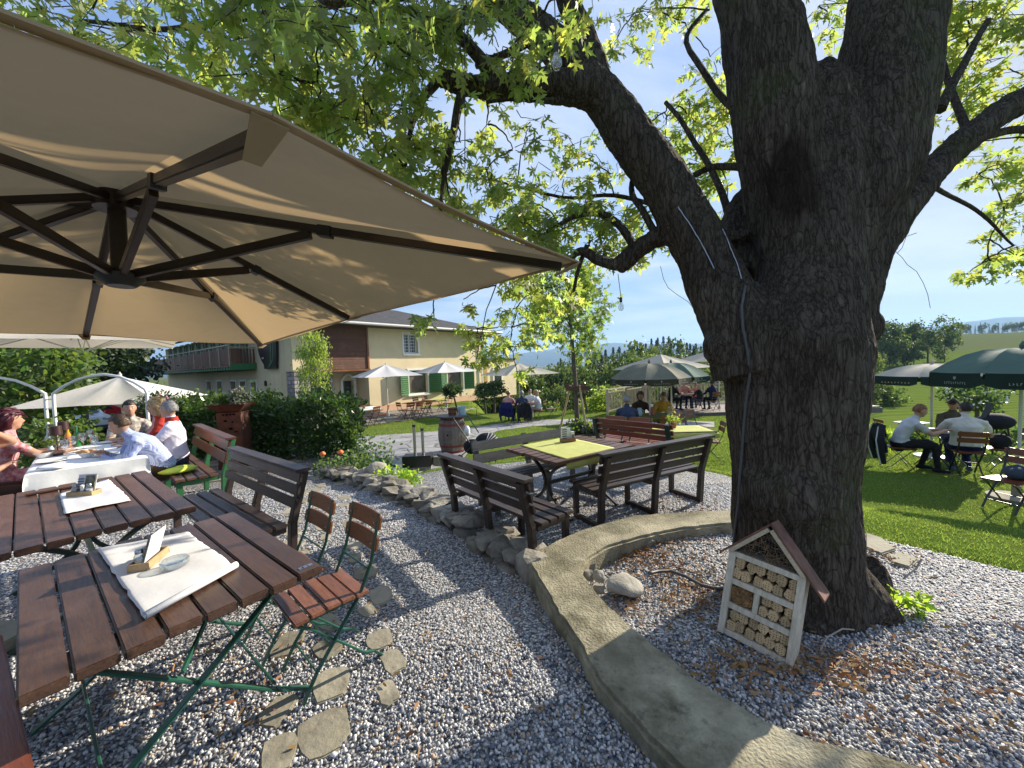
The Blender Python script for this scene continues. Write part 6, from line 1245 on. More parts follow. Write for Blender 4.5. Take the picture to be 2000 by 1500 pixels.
    ob('bottle', 153, 862, 'green glass bottle on the party table', 'bottle', bot('bottle_green')); ob('bottle', 138, 860, 'tall orange drink bottle beside the further table lamp', 'bottle', bot('orange_drink')); ob('bottle', 100, 872, 'clear water bottle on the party table', 'bottle', bot('clear_glass'))
    ob('drink_glass', 133, 870, 'glass of orange drink between the two table lamps', 'glass', [('wall', [(.03, 0), (.04, .14), (.038, .14), (.028, .006), (.001, .006)], 'clear_glass', 0), ('drink', [(.001, .007), (.027, .008), (.034, .10), (.001, .10)], 'orange_drink', 0)])
    bowl = [('wall', [(.04, 0), (.085, .06), (.082, .062), (.038, .008), (.001, .008)], 'porcelain', 0)]
    b = ob('bread_bowl', 170, 893, 'white bowl with bread slices on the party table', 'bowl', bowl); mb = MB(); rng = random.Random(2)
    for k in range(6): mb.ell((rng.uniform(-.05, .05), rng.uniform(-.05, .05), .06+.01*k % .03), (.045, .03, .02), 8, jit=.2)
    mb.build('bread', 'bread', b, smooth=True); ob('salad_bowl', 76, 895, 'white bowl at the left side of the party table', 'bowl', bowl)
    plate = [('disc', [(.001, 0), (.07, 0), (.125, .014), (.123, .018), (.07, .006), (.001, .006)], 'porcelain', 0)]
    for px, py, lab in [(205, 889, 'white plate in front of the man in the checked shirt'), (100, 902, 'white plate near the corner of the party table'), (212, 862, 'white plate at the far part of the party table')]: ob('plate', px, py, lab, 'plate', plate, 'plates on the party table')
    f = ob('flower_vase', 99, 886, 'small vase with a leafy sprig beside the nearer table lamp', 'vase', [('glass', [(.001, 0), (.03, 0), (.035, .05), (.02, .09), (.024, .1)], 'blue_bucket', 0)]); rng = np.random.default_rng(3); V, F = leaves(clumps(rng, (0, 0, .17), (.06, .06, .06), 8, 8, .02), .045, OVAL, rng); npmesh('sprig', V, F, 'bush_leaf', f)
    mb = MB(); mb.ell((0, 0, 0), (.14, .11, .025), 14, jit=.35, jf=2.5); o = mb.build('crumpled_napkin', 'linen', smooth=True); p = at(48, 912, H); p = PT(.12, .72, H); o.location = (p[0], p[1], H+.02); tag(o, 'crumpled white napkin at the near left corner of the party table', 'napkin')
party()
def arches():
    Y = 6.6; Zg = 0
    for pts, lab in (([(108, 830), (106, 800), (104, 769), (125, 754), (150, 742), (178, 734), (205, 731.5), (235, 736), (262, 747), (283, 760), (287, 768), (288, 800), (289, 830)], 'white metal garden arch behind the party table, right one'), ([(92, 830), (90, 800), (88, 769), (60, 754), (30, 743), (0, 738), (-30, 737), (-70, 744), (-100, 762), (-103, 800), (-104, 830)], 'white metal garden arch behind the party table, cut by the left edge')):
        P = [atY(x, y, Y) for x, y in pts]; P[0] = np.array([P[1][0], P[1][1], 0]); P[-1] = np.array([P[-2][0], P[-2][1], 0]); base = P[0].copy(); t = thing('garden_arch', lab, 'arch', tuple(base)); q = []
        for i in range(len(P)-1):
            for k in range(3): q.append(P[i]+(P[i+1]-P[i])*k/3-base)
        q.append(P[-1]-base); mb = MB(); mb.tube(q, .024, 8); mb.build('tube', 'white_paint', t, smooth=50)
        if 'right' in lab:
            mb = MB(); a, b = atY(88, 769, Y)-base, atY(104, 769, Y)-base
            for z in (.25, .6, .95, 1.22, 1.38): mb.tube([(a[0], a[1], z), (b[0], b[1], z)], .012, 6)
            mb.build('rung', 'white_paint', t)
arches()
def car(lab, loc, rz, paint):
    t = thing('parked_car', lab, 'car', loc, rz); W = .88; pr = [(-2.1, .28), (-2.15, .55), (-2.1, .82), (-1.3, .92), (-.7, 1.38), (.6, 1.45), (1.5, 1.36), (2.05, .95), (2.1, .4), (2.0, .28)]
    mb = MB(); n = len(pr); vs = []
    for y, k in ((-W, .9), (-W*.97, 1), (W*.97, 1), (W, .9)):
        for x, z in pr: f = 1-.16*max(0, (z-.85)/.6); vs.append((x*(1 if k == 1 else .985), y*f, .28+(z-.28)*(1 if k == 1 else .985)))
    mb.add(vs, [tuple(range(n))[::-1], tuple(3*n+i for i in range(n))]+[(s*n+i, s*n+(i+1) % n, (s+1)*n+(i+1) % n, (s+1)*n+i) for s in range(3) for i in range(n)]); mb.build('body', paint, t, bevel=.04, smooth=40)
    mb = MB(); mb.add([(-1.28, -.7, .95), (-1.28, .7, .95), (-.74, .6, 1.34), (-.74, -.6, 1.34)], [(0, 1, 2, 3)]); mb.v = [(x-.03, y, z+.02) for x, y, z in mb.v]; mb.build('windscreen', 'car_glass', t)
    for s in (-1, 1): mb = MB(); mb.add([(-.95, s*.845, .95), (1.5, s*.845, .95), (1.2, s*.79, 1.3), (-.55, s*.79, 1.32)], [(0, 1, 2, 3)]); mb.v = [(x, y*1.012, z) for x, y, z in mb.v]; mb.build('side_window', 'car_glass', t)
    mb = MB(); mb.box((-2.14, 0, .62), (.05, .8, .2)); mb.build('grille', 'plastic_dark', t, bevel=.02); mb = MB(); mb.box((-2.12, 0, .36), (.08, 1.5, .18)); mb.build('bumper', 'plastic_dark', t, bevel=.02)
    for s in (-1, 1): mb = MB(); mb.ell((-2.06, s*.66, .72), (.1, .18, .08), 10); mb.build('headlight', 'steel', t, smooth=True)
    for x in (-1.35, 1.3):
        for s in (-1, 1): M_ = Matrix.Translation((x, s*.8, .31)) @ Matrix.Rotation(R(90), 4, 'X'); mb = MB(); mb.join(MB().lathe([(.0, -.1), (.3, -.1), (.31, 0), (.3, .1), (0, .1)], 20), M_); w = mb.build('wheel', 'rubber', t, smooth=40); mb = MB(); mb.join(MB().lathe([(.0, -.115), (.2, -.115), (.2, .115), (0, .115)], 14), M_); mb.build('rim', 'steel', w)
p = offs(128, 800, 17.5); car('white car parked on the road behind the metal arches', p, math.atan2(p[1], p[0])+.25, 'car_white')
p = offs(190, 800, 20); car('red car half hidden behind the large white parasol', p, math.atan2(p[1], p[0])+1.2, 'car_red')
def planters():
    b = offs(462, 900, 7.0); t = thing('corten_planter', 'tall rust coloured steel planter column with a wide bowl of succulents', 'planter', b, .25); mb = MB(); s = .19; vs = [(x*s*k, y*s*k, z) for z, k in ((0, 1.08), (1.02, 1.0)) for x, y in ((-1, -1), (1, -1), (1, 1), (-1, 1))]; mb.add(vs, [(0, 1, 5, 4), (1, 2, 6, 5), (2, 3, 7, 6), (3, 0, 4, 7), (4, 5, 6, 7), (3, 2, 1, 0)]); c = mb.build('column', 'corten', t, bevel=.004)
    mb = MB(); rng = random.Random(5)
    for k in range(9): mb.box((rng.uniform(-.12, .12), -.205, rng.uniform(.25, .9)), (rng.uniform(.02, .06), .012, rng.uniform(.015, .04)), 0)
    for k in range(4): mb.box((-.08+k*.055, -.197, .985), (.03, .012, .03))
    mb.build('cutout', 'hole', c); mb = MB(); q = .32
    vs = [(x*.16, y*.16, 1.03) for x, y in ((-1, -1), (1, -1), (1, 1), (-1, 1))]+[(x*q, y*q, 1.17) for x, y in ((-1, -1), (1, -1), (1, 1), (-1, 1))]+[(x*q*.92, y*q*.92, 1.15) for x, y in ((-1, -1), (1, -1), (1, 1), (-1, 1))]; mb.add(vs, [(i, (i+1) % 4, 4+(i+1) % 4, 4+i) for i in range(4)]+[(4+i, 4+(i+1) % 4, 8+(i+1) % 4, 8+i) for i in range(4)]+[(8, 9, 10, 11), (3, 2, 1, 0)]); mb.build('bowl', 'corten', t)
    rng = np.random.default_rng(8); P = clumps(rng, (.12, 0, 1.28), (.17, .17, .13), 22, 26, .035); V, F = leaves(P, .05, OVAL, rng); g = npmesh('foliage', V, F, 'silver_leaf', t); n = 160; P = rng.normal(size=(n, 3))*np.array((.05, .08, 0))+np.array((-.14, 0, 1.15)); A = rng.normal(size=(n, 3))*.5+np.array((0, 0, 1)); V, F = leaves(P, rng.uniform(.15, .26, n), LANCE*np.array([.2, 1, .6]), rng, A, .05); npmesh('grass_tuft', V, F, 'bush_leaf', t); mb = MB()
    for k in range(14): mb.ell((.1+rng.normal()*.06, rng.normal()*.06, 1.41+rng.normal()*.02), .013, 6)
    mb.build('blossoms', 'blossom_pink', t)
    b = offs(318, 880, 7.6); plant('flowering_shrub', 'dark shrub with pale pink flowers in front of the large white parasol', 'shrub', b, [(0, 0, 0, .02), (0, 0, .8, .015)], [((0, 0, 1.08), (.36, .3, .26), 24, 40, .07)], 'bay_leaf', (.05, .09), LANCE*np.array([1.3, 1, 1]), rg, blossoms=('blossom_pink', 40, .02, (0, 0, 1.15), (.36, .3, .26)))
planters()
# ------------------------------------------------------------ barrel, stroller, trough
def barrel():
    b = offs(885, 882, 9.9); t = thing('wine_barrel', 'old oak wine barrel with red hoops standing on the flagstones', 'barrel', b); R_ = lambda z: .28+.085*math.sin(math.pi*z/.93)
    n = 26; vs, fs = [], []; Z = [i*.93/12 for i in range(13)]; mb = MB()
    for k in range(n):
        a0, a1 = 2*math.pi*(k+.03)/n, 2*math.pi*(k+.97)/n; v = []
        for z in Z:
            for a, r in ((a0, R_(z)), (a1, R_(z)), (a1, R_(z)-.03), (a0, R_(z)-.03)): v.append((r*math.cos(a), r*math.sin(a), z))
        mb.add(v, [(i*4+j, i*4+(j+1) % 4, i*4+4+(j+1) % 4, i*4+4+j) for i in range(12) for j in range(4)]+[(0, 1, 2, 3), (48, 51, 50, 49)])
    mb.build('staves', 'barrel_wood', t, smooth=40)
    for z0, z1 in ((.01, .08), (.17, .23), (.3, .34), (.62, .66), (.71, .77), (.86, .925)): mb = MB(); mb.lathe([(R_(z0)+.003, z0), (R_(z1)+.003, z1), (R_(z1)-.01, z1), (R_(z0)-.01, z0)], 36, cap=False); mb.build('hoop', 'red_hoop' if z0 not in (.3, .62) else 'barrel_wood', t, smooth=40)
    mb = MB(); mb.lathe([(0, .88), (.27, .88), (.27, .9), (0, .9)], 30); mb.build('head', 'barrel_wood', t); mb = MB(); M_ = Matrix.Rotation(-1.75, 4, 'Z') @ Matrix.Translation((.365, 0, .5)) @ Matrix.Rotation(R(90), 4, 'Y'); mb.join(MB().lathe([(0, -.01), (.025, -.01), (.022, .006), (0, .006)], 12), M_); mb.build('bung', 'hole', t)
    z = b[2]+.93; o = MB(); o.lathe([(0, 0), (.40, 0), (.40, .03), (0, .03)], 30); o = o.build('barrel_top', 'grey_bench', bevel=.004); o.location = (b[0], b[1], z+.001); tag(o, 'round grey board lying on the wine barrel', 'table top')
    s = thing('wooden_pail', 'small brown wooden pail on the barrel board', 'pail', (b[0]+.03, b[1]-.05, z+.032)); mb = MB(); mb.lathe([(0, 0), (.10, 0), (.115, .2), (.105, .2), (.09, .02), (0, .02)], 20); mb.build('staves', 'chair_wood', s, smooth=40)
    for zz in (.04, .15): mb = MB(); mb.lathe([(.104+.07*zz, zz), (.106+.07*zz, zz+.02)], 20, cap=False); mb.build('hoop', 'black_metal', s)
    s = thing('bucket', 'pale blue bucket on the barrel board beside the wooden pail', 'bucket', (b[0]+.27, b[1]+.05, z+.032)); mb = MB(); mb.lathe([(0, 0), (.09, 0), (.11, .2), (.114, .2), (.114, .21), (.104, .21), (.085, .012), (0, .012)], 22); mb.build('shell', 'blue_bucket', s, smooth=40); mb = MB(); mb.tube([(.11*math.cos(a), .115*math.sin(a)*.2-.1, .2-.05*math.sin(a)) for a in np.linspace(0, math.pi, 9)], .004, 5); mb.build('handle', 'steel', s)
barrel()
def stroller():
    Y = 8.3; b = offs(930, 900, Y); t = thing('stroller', 'folded dark baby stroller with striped hood beside the wine barrel', 'stroller', b); L = lambda px, py, d=0: atY(px, py, Y+d)-np.array(b)
    for d in (0, .42):
        for px, py in ((898, 893), (962, 897)): c = L(px, py, d); c[2] = .085; M_ = Matrix.Translation(c) @ Matrix.Rotation(R(90), 4, 'X'); mb = MB(); mb.join(MB().lathe([(.06, -.018), (.085, -.018), (.088, 0), (.085, .018), (.06, .018)], 18, cap=False), M_); w = mb.build('wheel', 'rubber', t, smooth=40); mb = MB(); mb.join(MB().lathe([(0, -.01), (.022, -.012), (.022, .012), (0, .01)], 10), M_); [mb.join(MB().box((0, 0, 0), (.12, .014, .01), k*1.05), M_) for k in range(3)]; mb.build('rim', 'pole_white', w)
        mb = MB(); mb.tube([L(887, 820, d), L(905, 846, d), L(922, 872, d), L(930, 885, d), L(962, 897, d)], .013, 7); mb.tube([L(898, 893, d), L(915, 878, d), L(925, 868, d)], .012, 7); mb.build('frame', 'black_metal', t)
    mb = MB(); mb.tube([L(887, 820, 0), L(886, 817, .1), L(886, 817, .34), L(887, 820, .42)], .017, 7); mb.build('handle', 'rubber', t); mb = MB(); mb.tube([L(900, 815, .42), L(915, 813, .3), L(922, 825, .2), L(935, 845, .2)], .013, 7); mb.build('push_bar', 'black_metal', t)
    mb = MB(); mb.ell(L(922, 872, .21), (.2, .21, .17), 12); mb.build('seat', 'jacket_black', t, smooth=True); mb = MB()
    mb.ell(L(950, 860, .21), (.25, .23, .17), 16)
    mb.build('hood', 'jacket_black', t, smooth=True); mb = MB()
    for k in range(4): a = .35+.32*k; mb.tube([L(950, 860, .21)+np.array((.257*math.cos(a)*math.cos(b_)-.0, .237*math.sin(b_), .175*math.sin(a)*math.cos(b_))) for b_ in np.linspace(-1.3, 1.3, 11)], .007, 5)
    mb.build('stripe', 'jacket_white', t); mb = MB(); mb.ell(L(912, 842, .2), (.07, .12, .12), 10, jit=.3); mb.build('blanket', 'paper', t, smooth=True)
stroller()
def trough():
    b = offs(817, 912, 7.6); b = (b[0], b[1], -.25); t = thing('water_trough', 'dark metal trough with two upright steel water pipes', 'trough', b, .05); mb = MB(); mb.box((0, 0, .11), (.56, .3, .22)); mb.build('basin', 'black_metal', t, bevel=.008); mb = MB(); mb.box((0, 0, -.14), (.5, .26, .28)); mb.build('plinth', 'stone', t, bevel=.01)
    for x, h in ((-.05, .72), (.11, .62)): mb = MB(); mb.tube([(x, 0, .2), (x, 0, .2+h*.78)], .028, 12); mb.tube([(x, 0, .2+h*.78), (x, 0, .2+h*.8)], .034, 12); mb.build('pipe', 'steel', t, smooth=40); mb = MB(); mb.lathe([(0, 0), (.034, 0), (.034, .05), (0, .05)], 12, (x, 0, .2+h*.8)); mb.build('pipe_cap', 'rib_metal', t)
    o = MB(); rng = np.random.default_rng(4); hull(o, (0, 0, .09), (.13, .1, .13), rng, 16); o = o.build('boulder', 'boulder'); o.location = (b[0]+.40, b[1]+.05, b[2]-.06); tag(o, 'upright pale rock at the right end of the water trough', 'boulder')
trough()
# ------------------------------------------------------------ insect hotel, hose, cable, bulbs
def insect_hotel():
    a, b = at(1402, 1240, .0), at(1548, 1308, .0); W = float(np.hypot(*(b-a)[:2])); rz = math.atan2((b-a)[1], (b-a)[0]); c = (a+b)/2; t = thing('insect_hotel', 'whitewashed wooden insect hotel with red roof leaning on the maple trunk', 'insect hotel', (c[0], c[1], .0), rz); t.rotation_euler = (R(-10), R(5), rz); t.location.z = .015
    # local: x across, y back, z up, front at y=0
    H, D, f = .50, .12, .032; h = W/2; rng = np.random.default_rng(12); pk = lambda nm, mb, m, par=t, **k: mb.build(nm, m, par, **k)
    for x in (-h+f/2, h-f/2): mb = MB(); mb.box((x, D/2-.004, H/2), (f+.004, D+.01, H)); pk('side_post', mb, 'frame_wood', bevel=.002)
    for z in (.016, .176, .322, .484): mb = MB(); mb.box((0, D/2, z), (W-2*f, D, f)); pk('shelf', mb, 'frame_wood', bevel=.002)
    mb = MB(); mb.box((-.02, D/2, .249), (f*.85, D-.004, .114)); pk('divider', mb, 'frame_wood', bevel=.002); mb = MB(); mb.box((0, D-.006, .25), (W-.01, .01, .49)); mb.prism([(-h+.01, .5), (h-.01, .5), (0, .72)], 0, .01, M4=Matrix.Translation((0, D, 0)) @ Matrix.Rotation(R(90), 4, 'X')); pk('back_board', mb, 'dark_room')
    AZ = .735; ex = h+.09; DR = ex*1.10
    for s, ln in ((-1, .86), (1, 1.0)):
        e = Vector((s*ex*ln, 0, AZ-DR*ln)); ap = Vector((0, 0, AZ)); mb = MB(); mb.add([ap+Vector((0, -.02, 0)), e+Vector((0, -.02, 0)), e+Vector((0, D+.03, 0)), ap+Vector((0, D+.03, 0))]+[v+Vector((0, 0, -.016)) for v in (ap+Vector((0, -.02, 0)), e+Vector((0, -.02, 0)), e+Vector((0, D+.03, 0)), ap+Vector((0, D+.03, 0)))], [(0, 1, 2, 3), (7, 6, 5, 4), (0, 4, 5, 1), (1, 5, 6, 2), (2, 6, 7, 3), (3, 7, 4, 0)]); pk('roof_panel', mb, 'roof_red', bevel=.002)
        mb = MB(); d = (e-ap).normalized(); mb.bar(ap+Vector((0, -.006, -.034))+d*.01, ap+Vector((0, -.006, -.034))+d*((h-.006)/abs(d.x)), .022, .03, up=(0, 1, 0)); pk('gable_trim', mb, 'pale_wood')
    mb = MB()
    for k in range(-10, 11): x = k*.0155; zt = AZ-.05-abs(x)*DR/ex; mb.bar((x, .006, .5), (x, .006, max(.502, zt)), .0016, .0016)
    for k in range(14): z = .51+k*.0145; xw = (AZ-.05-z)*ex/DR; mb.bar((-xw, .006, z), (xw, .006, z), .0016, .0016) if xw > .01 else None
    pk('wire_mesh', mb, 'mesh_wire')
    def straw(x0, x1, z0, z1, n, tri=False):
        mb = MB(); mb.box(((x0+x1)/2, D*.6, (z0+z1)/2), (x1-x0, D*.5, z1-z0)) if not tri else None
        q = MB()
        for _ in range(n):
            x, z = rng.uniform(x0, x1), rng.uniform(z0, z1)
            if tri and z > AZ-.06-abs(x)*DR/ex: continue
            a_ = rng.uniform(0, 3.14); l = rng.uniform(.012, .03); dx, dz = math.cos(a_)*l, math.sin(a_)*l
            if not tri and not (x0 < x-dx and x+dx < x1 and x0 < x+dx and x-dx < x1 and z0 < z-dz and z+dz < z1 and z0 < z+dz): continue
            q.bar((x-dx, rng.uniform(.012, .03), z-dz), (x+dx, rng.uniform(.012, .03), z+dz), .0022, .0022)
        o = pk('straw', q, 'straw'); o['kind'] = 'stuff'
        if not tri: pk('straw_bed', mb, 'fill_light')
    straw(-h+f, -.034, .193, .305, 420); straw(-.16, .16, .5, .68, 260, True)
    def logs(x0, x1, z0, z1, nx, nz):
        cx, cz = (x1-x0)/nx, (z1-z0)/nz; lg, hl = MB(), MB()
        for i in range(nx):
            for j in range(nz):
                x, z = x0+cx*(i+.5)+rng.normal()*.004+(cx*.16 if j % 2 else -cx*.1), z0+cz*(j+.5)+rng.normal()*.003; k = rng.integers(4, 7); ph = rng.uniform(0, 6.28); P = []
                for q in range(14):
                    an = 2*math.pi*q/14; r = 1/max(.72, abs(math.cos((an-ph)*k/2))**.4); r = min(r, 1.25)*rng.uniform(.94, 1.0); P.append((min(max(x+math.cos(an)*cx*.46*r, x0+.002), x1-.002), min(max(z+math.sin(an)*cz*.47*r, z0+.002), z1-.002)))
                y0 = rng.uniform(.004, .022); lg.prism(P, 0, .08, M4=Matrix.Translation((0, y0+.08, 0)) @ Matrix.Rotation(R(90), 4, 'X'))
                for u in np.arange(-cx*.36, cx*.37, .0135):
                    for v in np.arange(-cz*.34, cz*.35, .0135):
                        if (u/(cx*.40))**2+(v/(cz*.40))**2 > 1: continue
                        px_, pz_ = x+u+rng.normal()*.0012, z+v+rng.normal()*.0012
                        if not (x0+.006 < px_ < x1-.006 and z0+.006 < pz_ < z1-.006): continue
                        hl.prism([(px_+.0027*math.cos(w), pz_+.0027*math.sin(w)) for w in np.linspace(0, 6.283, 7)[:-1]], 0, .002, M4=Matrix.Translation((0, y0+.0012, 0)) @ Matrix.Rotation(R(90), 4, 'X'))
        o = pk('drilled_logs', lg, 'log_end', bevel=.0025); q = pk('bored_holes', hl, 'hole', o); q['kind'] = 'stuff'
    logs(-h+f, h-f, .338, .468, 6, 2); logs(-.004, h-f, .193, .306, 3, 2); logs(-h+f, h-f, .033, .16, 6, 2)
insect_hotel()
TRUNK = [o for o in bpy.data.objects if o.name.startswith('trunk') and o.parent and o.parent.name == 'maple_tree'][0]
def on_trunk(px, py, lift):
    d = Vector(ray(px, py)); ok, loc, nrm, i = TRUNK.ray_cast(Vector(CAM0), d.normalized())
    return loc+nrm*lift if ok else None
def cables():
    P = [on_trunk(x, y, .012) for x, y in [(1453, 560), (1447, 600), (1452, 640), (1462, 690), (1465, 730), (1460, 780), (1456, 830), (1452, 880), (1448, 930), (1446, 980), (1440, 1030), (1436, 1060), (1440, 1120)]]; P = [p for p in P if p is not None]
    mb = MB(); mb.tube(P, .0095, 8); tag(mb.build('trunk_cable', 'cable_grey', smooth=True), 'thick grey cable running down the front of the maple trunk', 'cable')
    for pts, lab in (([(1448, 545), (1440, 520), (1430, 495), (1420, 470), (1410, 448)], 'thin pale wire on the left limb above the fork'), ([(1395, 525), (1375, 485), (1352, 445), (1325, 405)], 'thin pale wire along the underside of the left limb')):
        fx, fy = [np.interp(np.linspace(0, 1, 30), np.linspace(0, 1, len(pts)), [q[i] for q in pts]) for i in (0, 1)]; P = [on_trunk(x, y, .006) for x, y in zip(fx, fy)]; P = [p for p in P if p is not None and p.y < 3.3]
        if len(P) > 1: mb = MB(); mb.tube(P, .004, 6); tag(mb.build('wire', 'steel'), lab, 'wire')
    P = [at(x, y, z) for x, y, z in [(1268, 1120, .06), (1285, 1116, .045), (1310, 1115, .03), (1340, 1126, .02), (1370, 1143, .018), (1400, 1150, .018), (1440, 1152, .018)]]; q = []
    for i in range(len(P)-1): q += [P[i]+(P[i+1]-P[i])*k/4 for k in range(4)]
    mb = MB(); mb.tube(q, .0125, 9); tag(mb.build('hose', 'cable_grey', smooth=True), 'grey hose lying on the gravel between the boulder and the insect hotel', 'hose')
    for px, py, Y, s, lab in ((1087, 118, 2.45, 1.0, 'large clear filament bulb hanging from the maple limb'), (1213, 598, 4.0, .9, 'small filament bulb hanging far below the left limb')):
        p = atY(px, py, Y); t = thing('hanging_bulb', lab, 'light bulb', tuple(p)); mb = MB(); mb.lathe([(.0, -.055), (.018, -.05), (.032, -.03), (.034, -.012), (.026, .015), (.015, .04), (.013, .05)], 16); mb.v = [(x*s, y*s, z*s) for x, y, z in mb.v]; mb.build('glass', 'clear_glass', t, smooth=True); mb = MB(); mb.lathe([(0, .045), (.016, .045), (.017, .095), (.006, .105), (0, .105)], 12); mb.v = [(x*s, y*s, z*s) for x, y, z in mb.v]; mb.build('socket', 'plastic_dark', t); mb = MB()
        mb.tube([(.008*math.cos(k*1.3), .008*math.sin(k*1.3), -.03+.008*k) for k in range(10)], .0012, 4); mb.build('filament', 'orange_drink', t); mb = MB(); top = atY(px-6, -60 if Y < 3 else 535, Y)-p; mb.tube([(0, 0, .1), tuple(top)], .0035, 5); mb.build('cord', 'plastic_dark', t)
    for x0, x1, y0, y1, Y in ((905, 908, -60, 330, 2.7),):
        mb = MB(); mb.tube([atY(x0, y0, Y), atY(x0+3, (y0+y1)/2, Y), atY(x1, y1, Y)], .0035, 5); tag(mb.build('drooping_cable', 'plastic_dark'), 'thin dark cord hanging straight down from the limb left of the bulb', 'cord')
cables()
# ------------------------------------------------------------ deck
def deck():
    zt = -.66; A = atY(1225, 800, 16.2); Bc = atY(1262, 780, 20.3); fr = [tuple(A[:2]), tuple(atY(1330, 800, 16.4)[:2]), (16.0, 16.6), (16, 20.8), tuple(Bc[:2])]; t = thing('wooden_deck', 'weathered plank deck at the lawn edge carrying tables and parasols', 'deck'); mb = MB(); mb.prism(fr, zt-.05, zt); mb.build('boards', 'deck_wood', t, bevel=.01); mb = MB(); mb.bar((A[0], A[1]-.02, zt-.17), (fr[1][0], fr[1][1]-.02, zt-.17), .05, .22); mb.bar((fr[1][0], fr[1][1]-.02, zt-.17), (16, 16.55, zt-.17), .05, .22); mb.build('fascia', 'grey_bench', t)
    r = thing('deck_railing', 'pale wooden slatted railing round the deck', 'railing'); pts = [atY(1186, 770, 17.2), Bc, np.array([16, 20.8, 0])]; mb, hb, pb = MB(), MB(), MB()
    for a, b in zip(pts[:-1], pts[1:]):
        L = np.hypot(*(b-a)[:2]); hb.bar((a[0], a[1], zt+1.08), (b[0], b[1], zt+1.08), .1, .05); hb.bar((a[0], a[1], zt+.95), (b[0], b[1], zt+.95), .04, .06); hb.bar((a[0], a[1], zt+.12), (b[0], b[1], zt+.12), .04, .06)
        for k in range(int(L/.16)): p = a+(b-a)*k*.16/L; mb.box((p[0], p[1], zt+.53), (.05, .03, .86))
        for k in range(int(L/1.9)+1): p = a+(b-a)*min(1, k*1.9/L); pb.box((p[0], p[1], zt+.3), (.09, .09, 1.56))
    mb.build('slats', 'rail_wood', r); hb.build('handrail', 'rail_wood', r); pb.build('post', 'rail_wood', r)
deck()
def simple_table(label, loc, rz, L, Wd, mat='table_wood_red', metal='black_metal', cloth_=None, group=None, rnd=False, h=.74):
    t = thing('garden_table', label, 'table', loc, rz, group); mb = MB()
    if rnd: mb.lathe([(0, h-.025), (L/2, h-.025), (L/2, h), (0, h)], 28)
    else:
        for i in range(6): mb.box((0, -Wd/2+Wd/6*(i+.5), h-.014), (L, Wd/6-.01, .028))
    mb.build('tabletop', mat, t, bevel=.003)
    for s in (-1, 1):
        for k in (-1, 1): mb = MB(); mb.path([(s*L*.32, -k*Wd*.36, h-.03), (s*L*.32+k*.01, k*Wd*.38, .01)], .012, .03, up=(1, 0, 0)); mb.build('leg', metal, t)
    if cloth_:
        mb = MB(); n, m = 16, 12; dr = .14; vs = []
        for i in range(n+1):
            for j in range(m+1):
                x, y = (i/n-.5)*(L+2*dr), (j/m-.5)*(Wd+2*dr); ox, oy = max(0, abs(x)-L/2-.012), max(0, abs(y)-Wd/2-.012); d = max(ox, oy); wv = .012*math.sin(x*14+y*11)*(d > 0); vs.append((math.copysign(min(abs(x), L/2+.014)+(abs(wv) if ox else 0), x), math.copysign(min(abs(y), Wd/2+.014)+(abs(wv) if oy else 0), y), h+.004-d))
        mb.add(vs, [(i*(m+1)+j, (i+1)*(m+1)+j, (i+1)*(m+1)+j+1, i*(m+1)+j+1) for i in range(n) for j in range(m)]); o = mb.build('tablecloth', cloth_[0], smooth=50); o.location = loc; o.rotation_euler = (0, 0, rz); md = o.modifiers.new('thickness', 'SOLIDIFY'); md.thickness = .002; tag(o, cloth_[1], 'tablecloth')
    return t
cloth('olive_cloth', (.10, .12, .035), None, var=.15)
FA = math.atan2(.785, .62)
def courtyard():
    p = PG(712, 812, 17.6); simple_table('brown table with a flower pot by the arched house door', p, FA, 1.2, .7, cloth_=('linen', 'pale cloth on the courtyard table by the arched door')); t = thing('flower_pot', 'terracotta flower pot with leafy plant on the courtyard table', 'flower pot', (p[0], p[1], p[2]+.75)); mb = MB(); mb.lathe([(0, 0), (.07, 0), (.1, .13), (.09, .13), (0, .1)], 14); mb.build('pot', 'terracotta', t, smooth=40); P = clumps(rg, (0, 0, .22), (.16, .16, .1), 10, 14, .04); V, F = leaves(P, .09, OVAL, rg); npmesh('foliage', V, F, 'bush_leaf', t)
    W = lambda p, a, d, an: (p[0]+math.cos(an+a)*d, p[1]+math.sin(an+a)*d, g1(p[0]+math.cos(an+a)*d, p[1]+math.sin(an+a)*d))
    for px, py, Y, f, lab in [(729, 816, 17.0, 2.6, 'brown folding chair at the corner of the courtyard table by the door'), (748, 815, 17.4, 3.3, 'brown folding chair beside the pole of the parasol by the door'), (706, 822, 16.3, 1.2, 'brown folding chair with its back to the lawn at the courtyard table')]: put_chair(BLACK_CHAIR, PG(px, py, Y), f, lab, 'folding chairs in the courtyard')
    p = PG(822, 812, 19.8); simple_table('long brown table under the green shuttered window', p, FA, 1.7, .75); p2 = PG(850, 806, 21.2); simple_table('brown table below the second shuttered window', p2, FA, 1.2, .75, cloth_=('lime_cloth', 'lime cloth on the table below the second shuttered window'))
    for px, py, Y, f, lab in [(788, 815, 18.9, FA, 'folding chair at the left end of the long courtyard table'), (799, 817, 18.6, FA+1.3, 'second folding chair from the left at the long courtyard table'), (815, 817, 18.6, FA+1.5, 'folding chair in the middle of the near side of the long courtyard table'), (832, 815, 19.3, FA+1.6, 'folding chair right of the middle at the long courtyard table'), (818, 806, 21.4, FA-1.6, 'folding chair against the house wall under the shuttered window'), (836, 805, 22, FA-1.6, 'folding chair against the house wall between the shuttered windows'), (862, 808, 20.6, FA+2.6, 'folding chair near the wine barrel end of the courtyard'), (874, 805, 21.6, FA+3.0, 'last folding chair on the right of the courtyard row')]: put_chair(BLACK_CHAIR, PG(px, py, Y), f, lab, 'folding chairs in the courtyard')
courtyard()
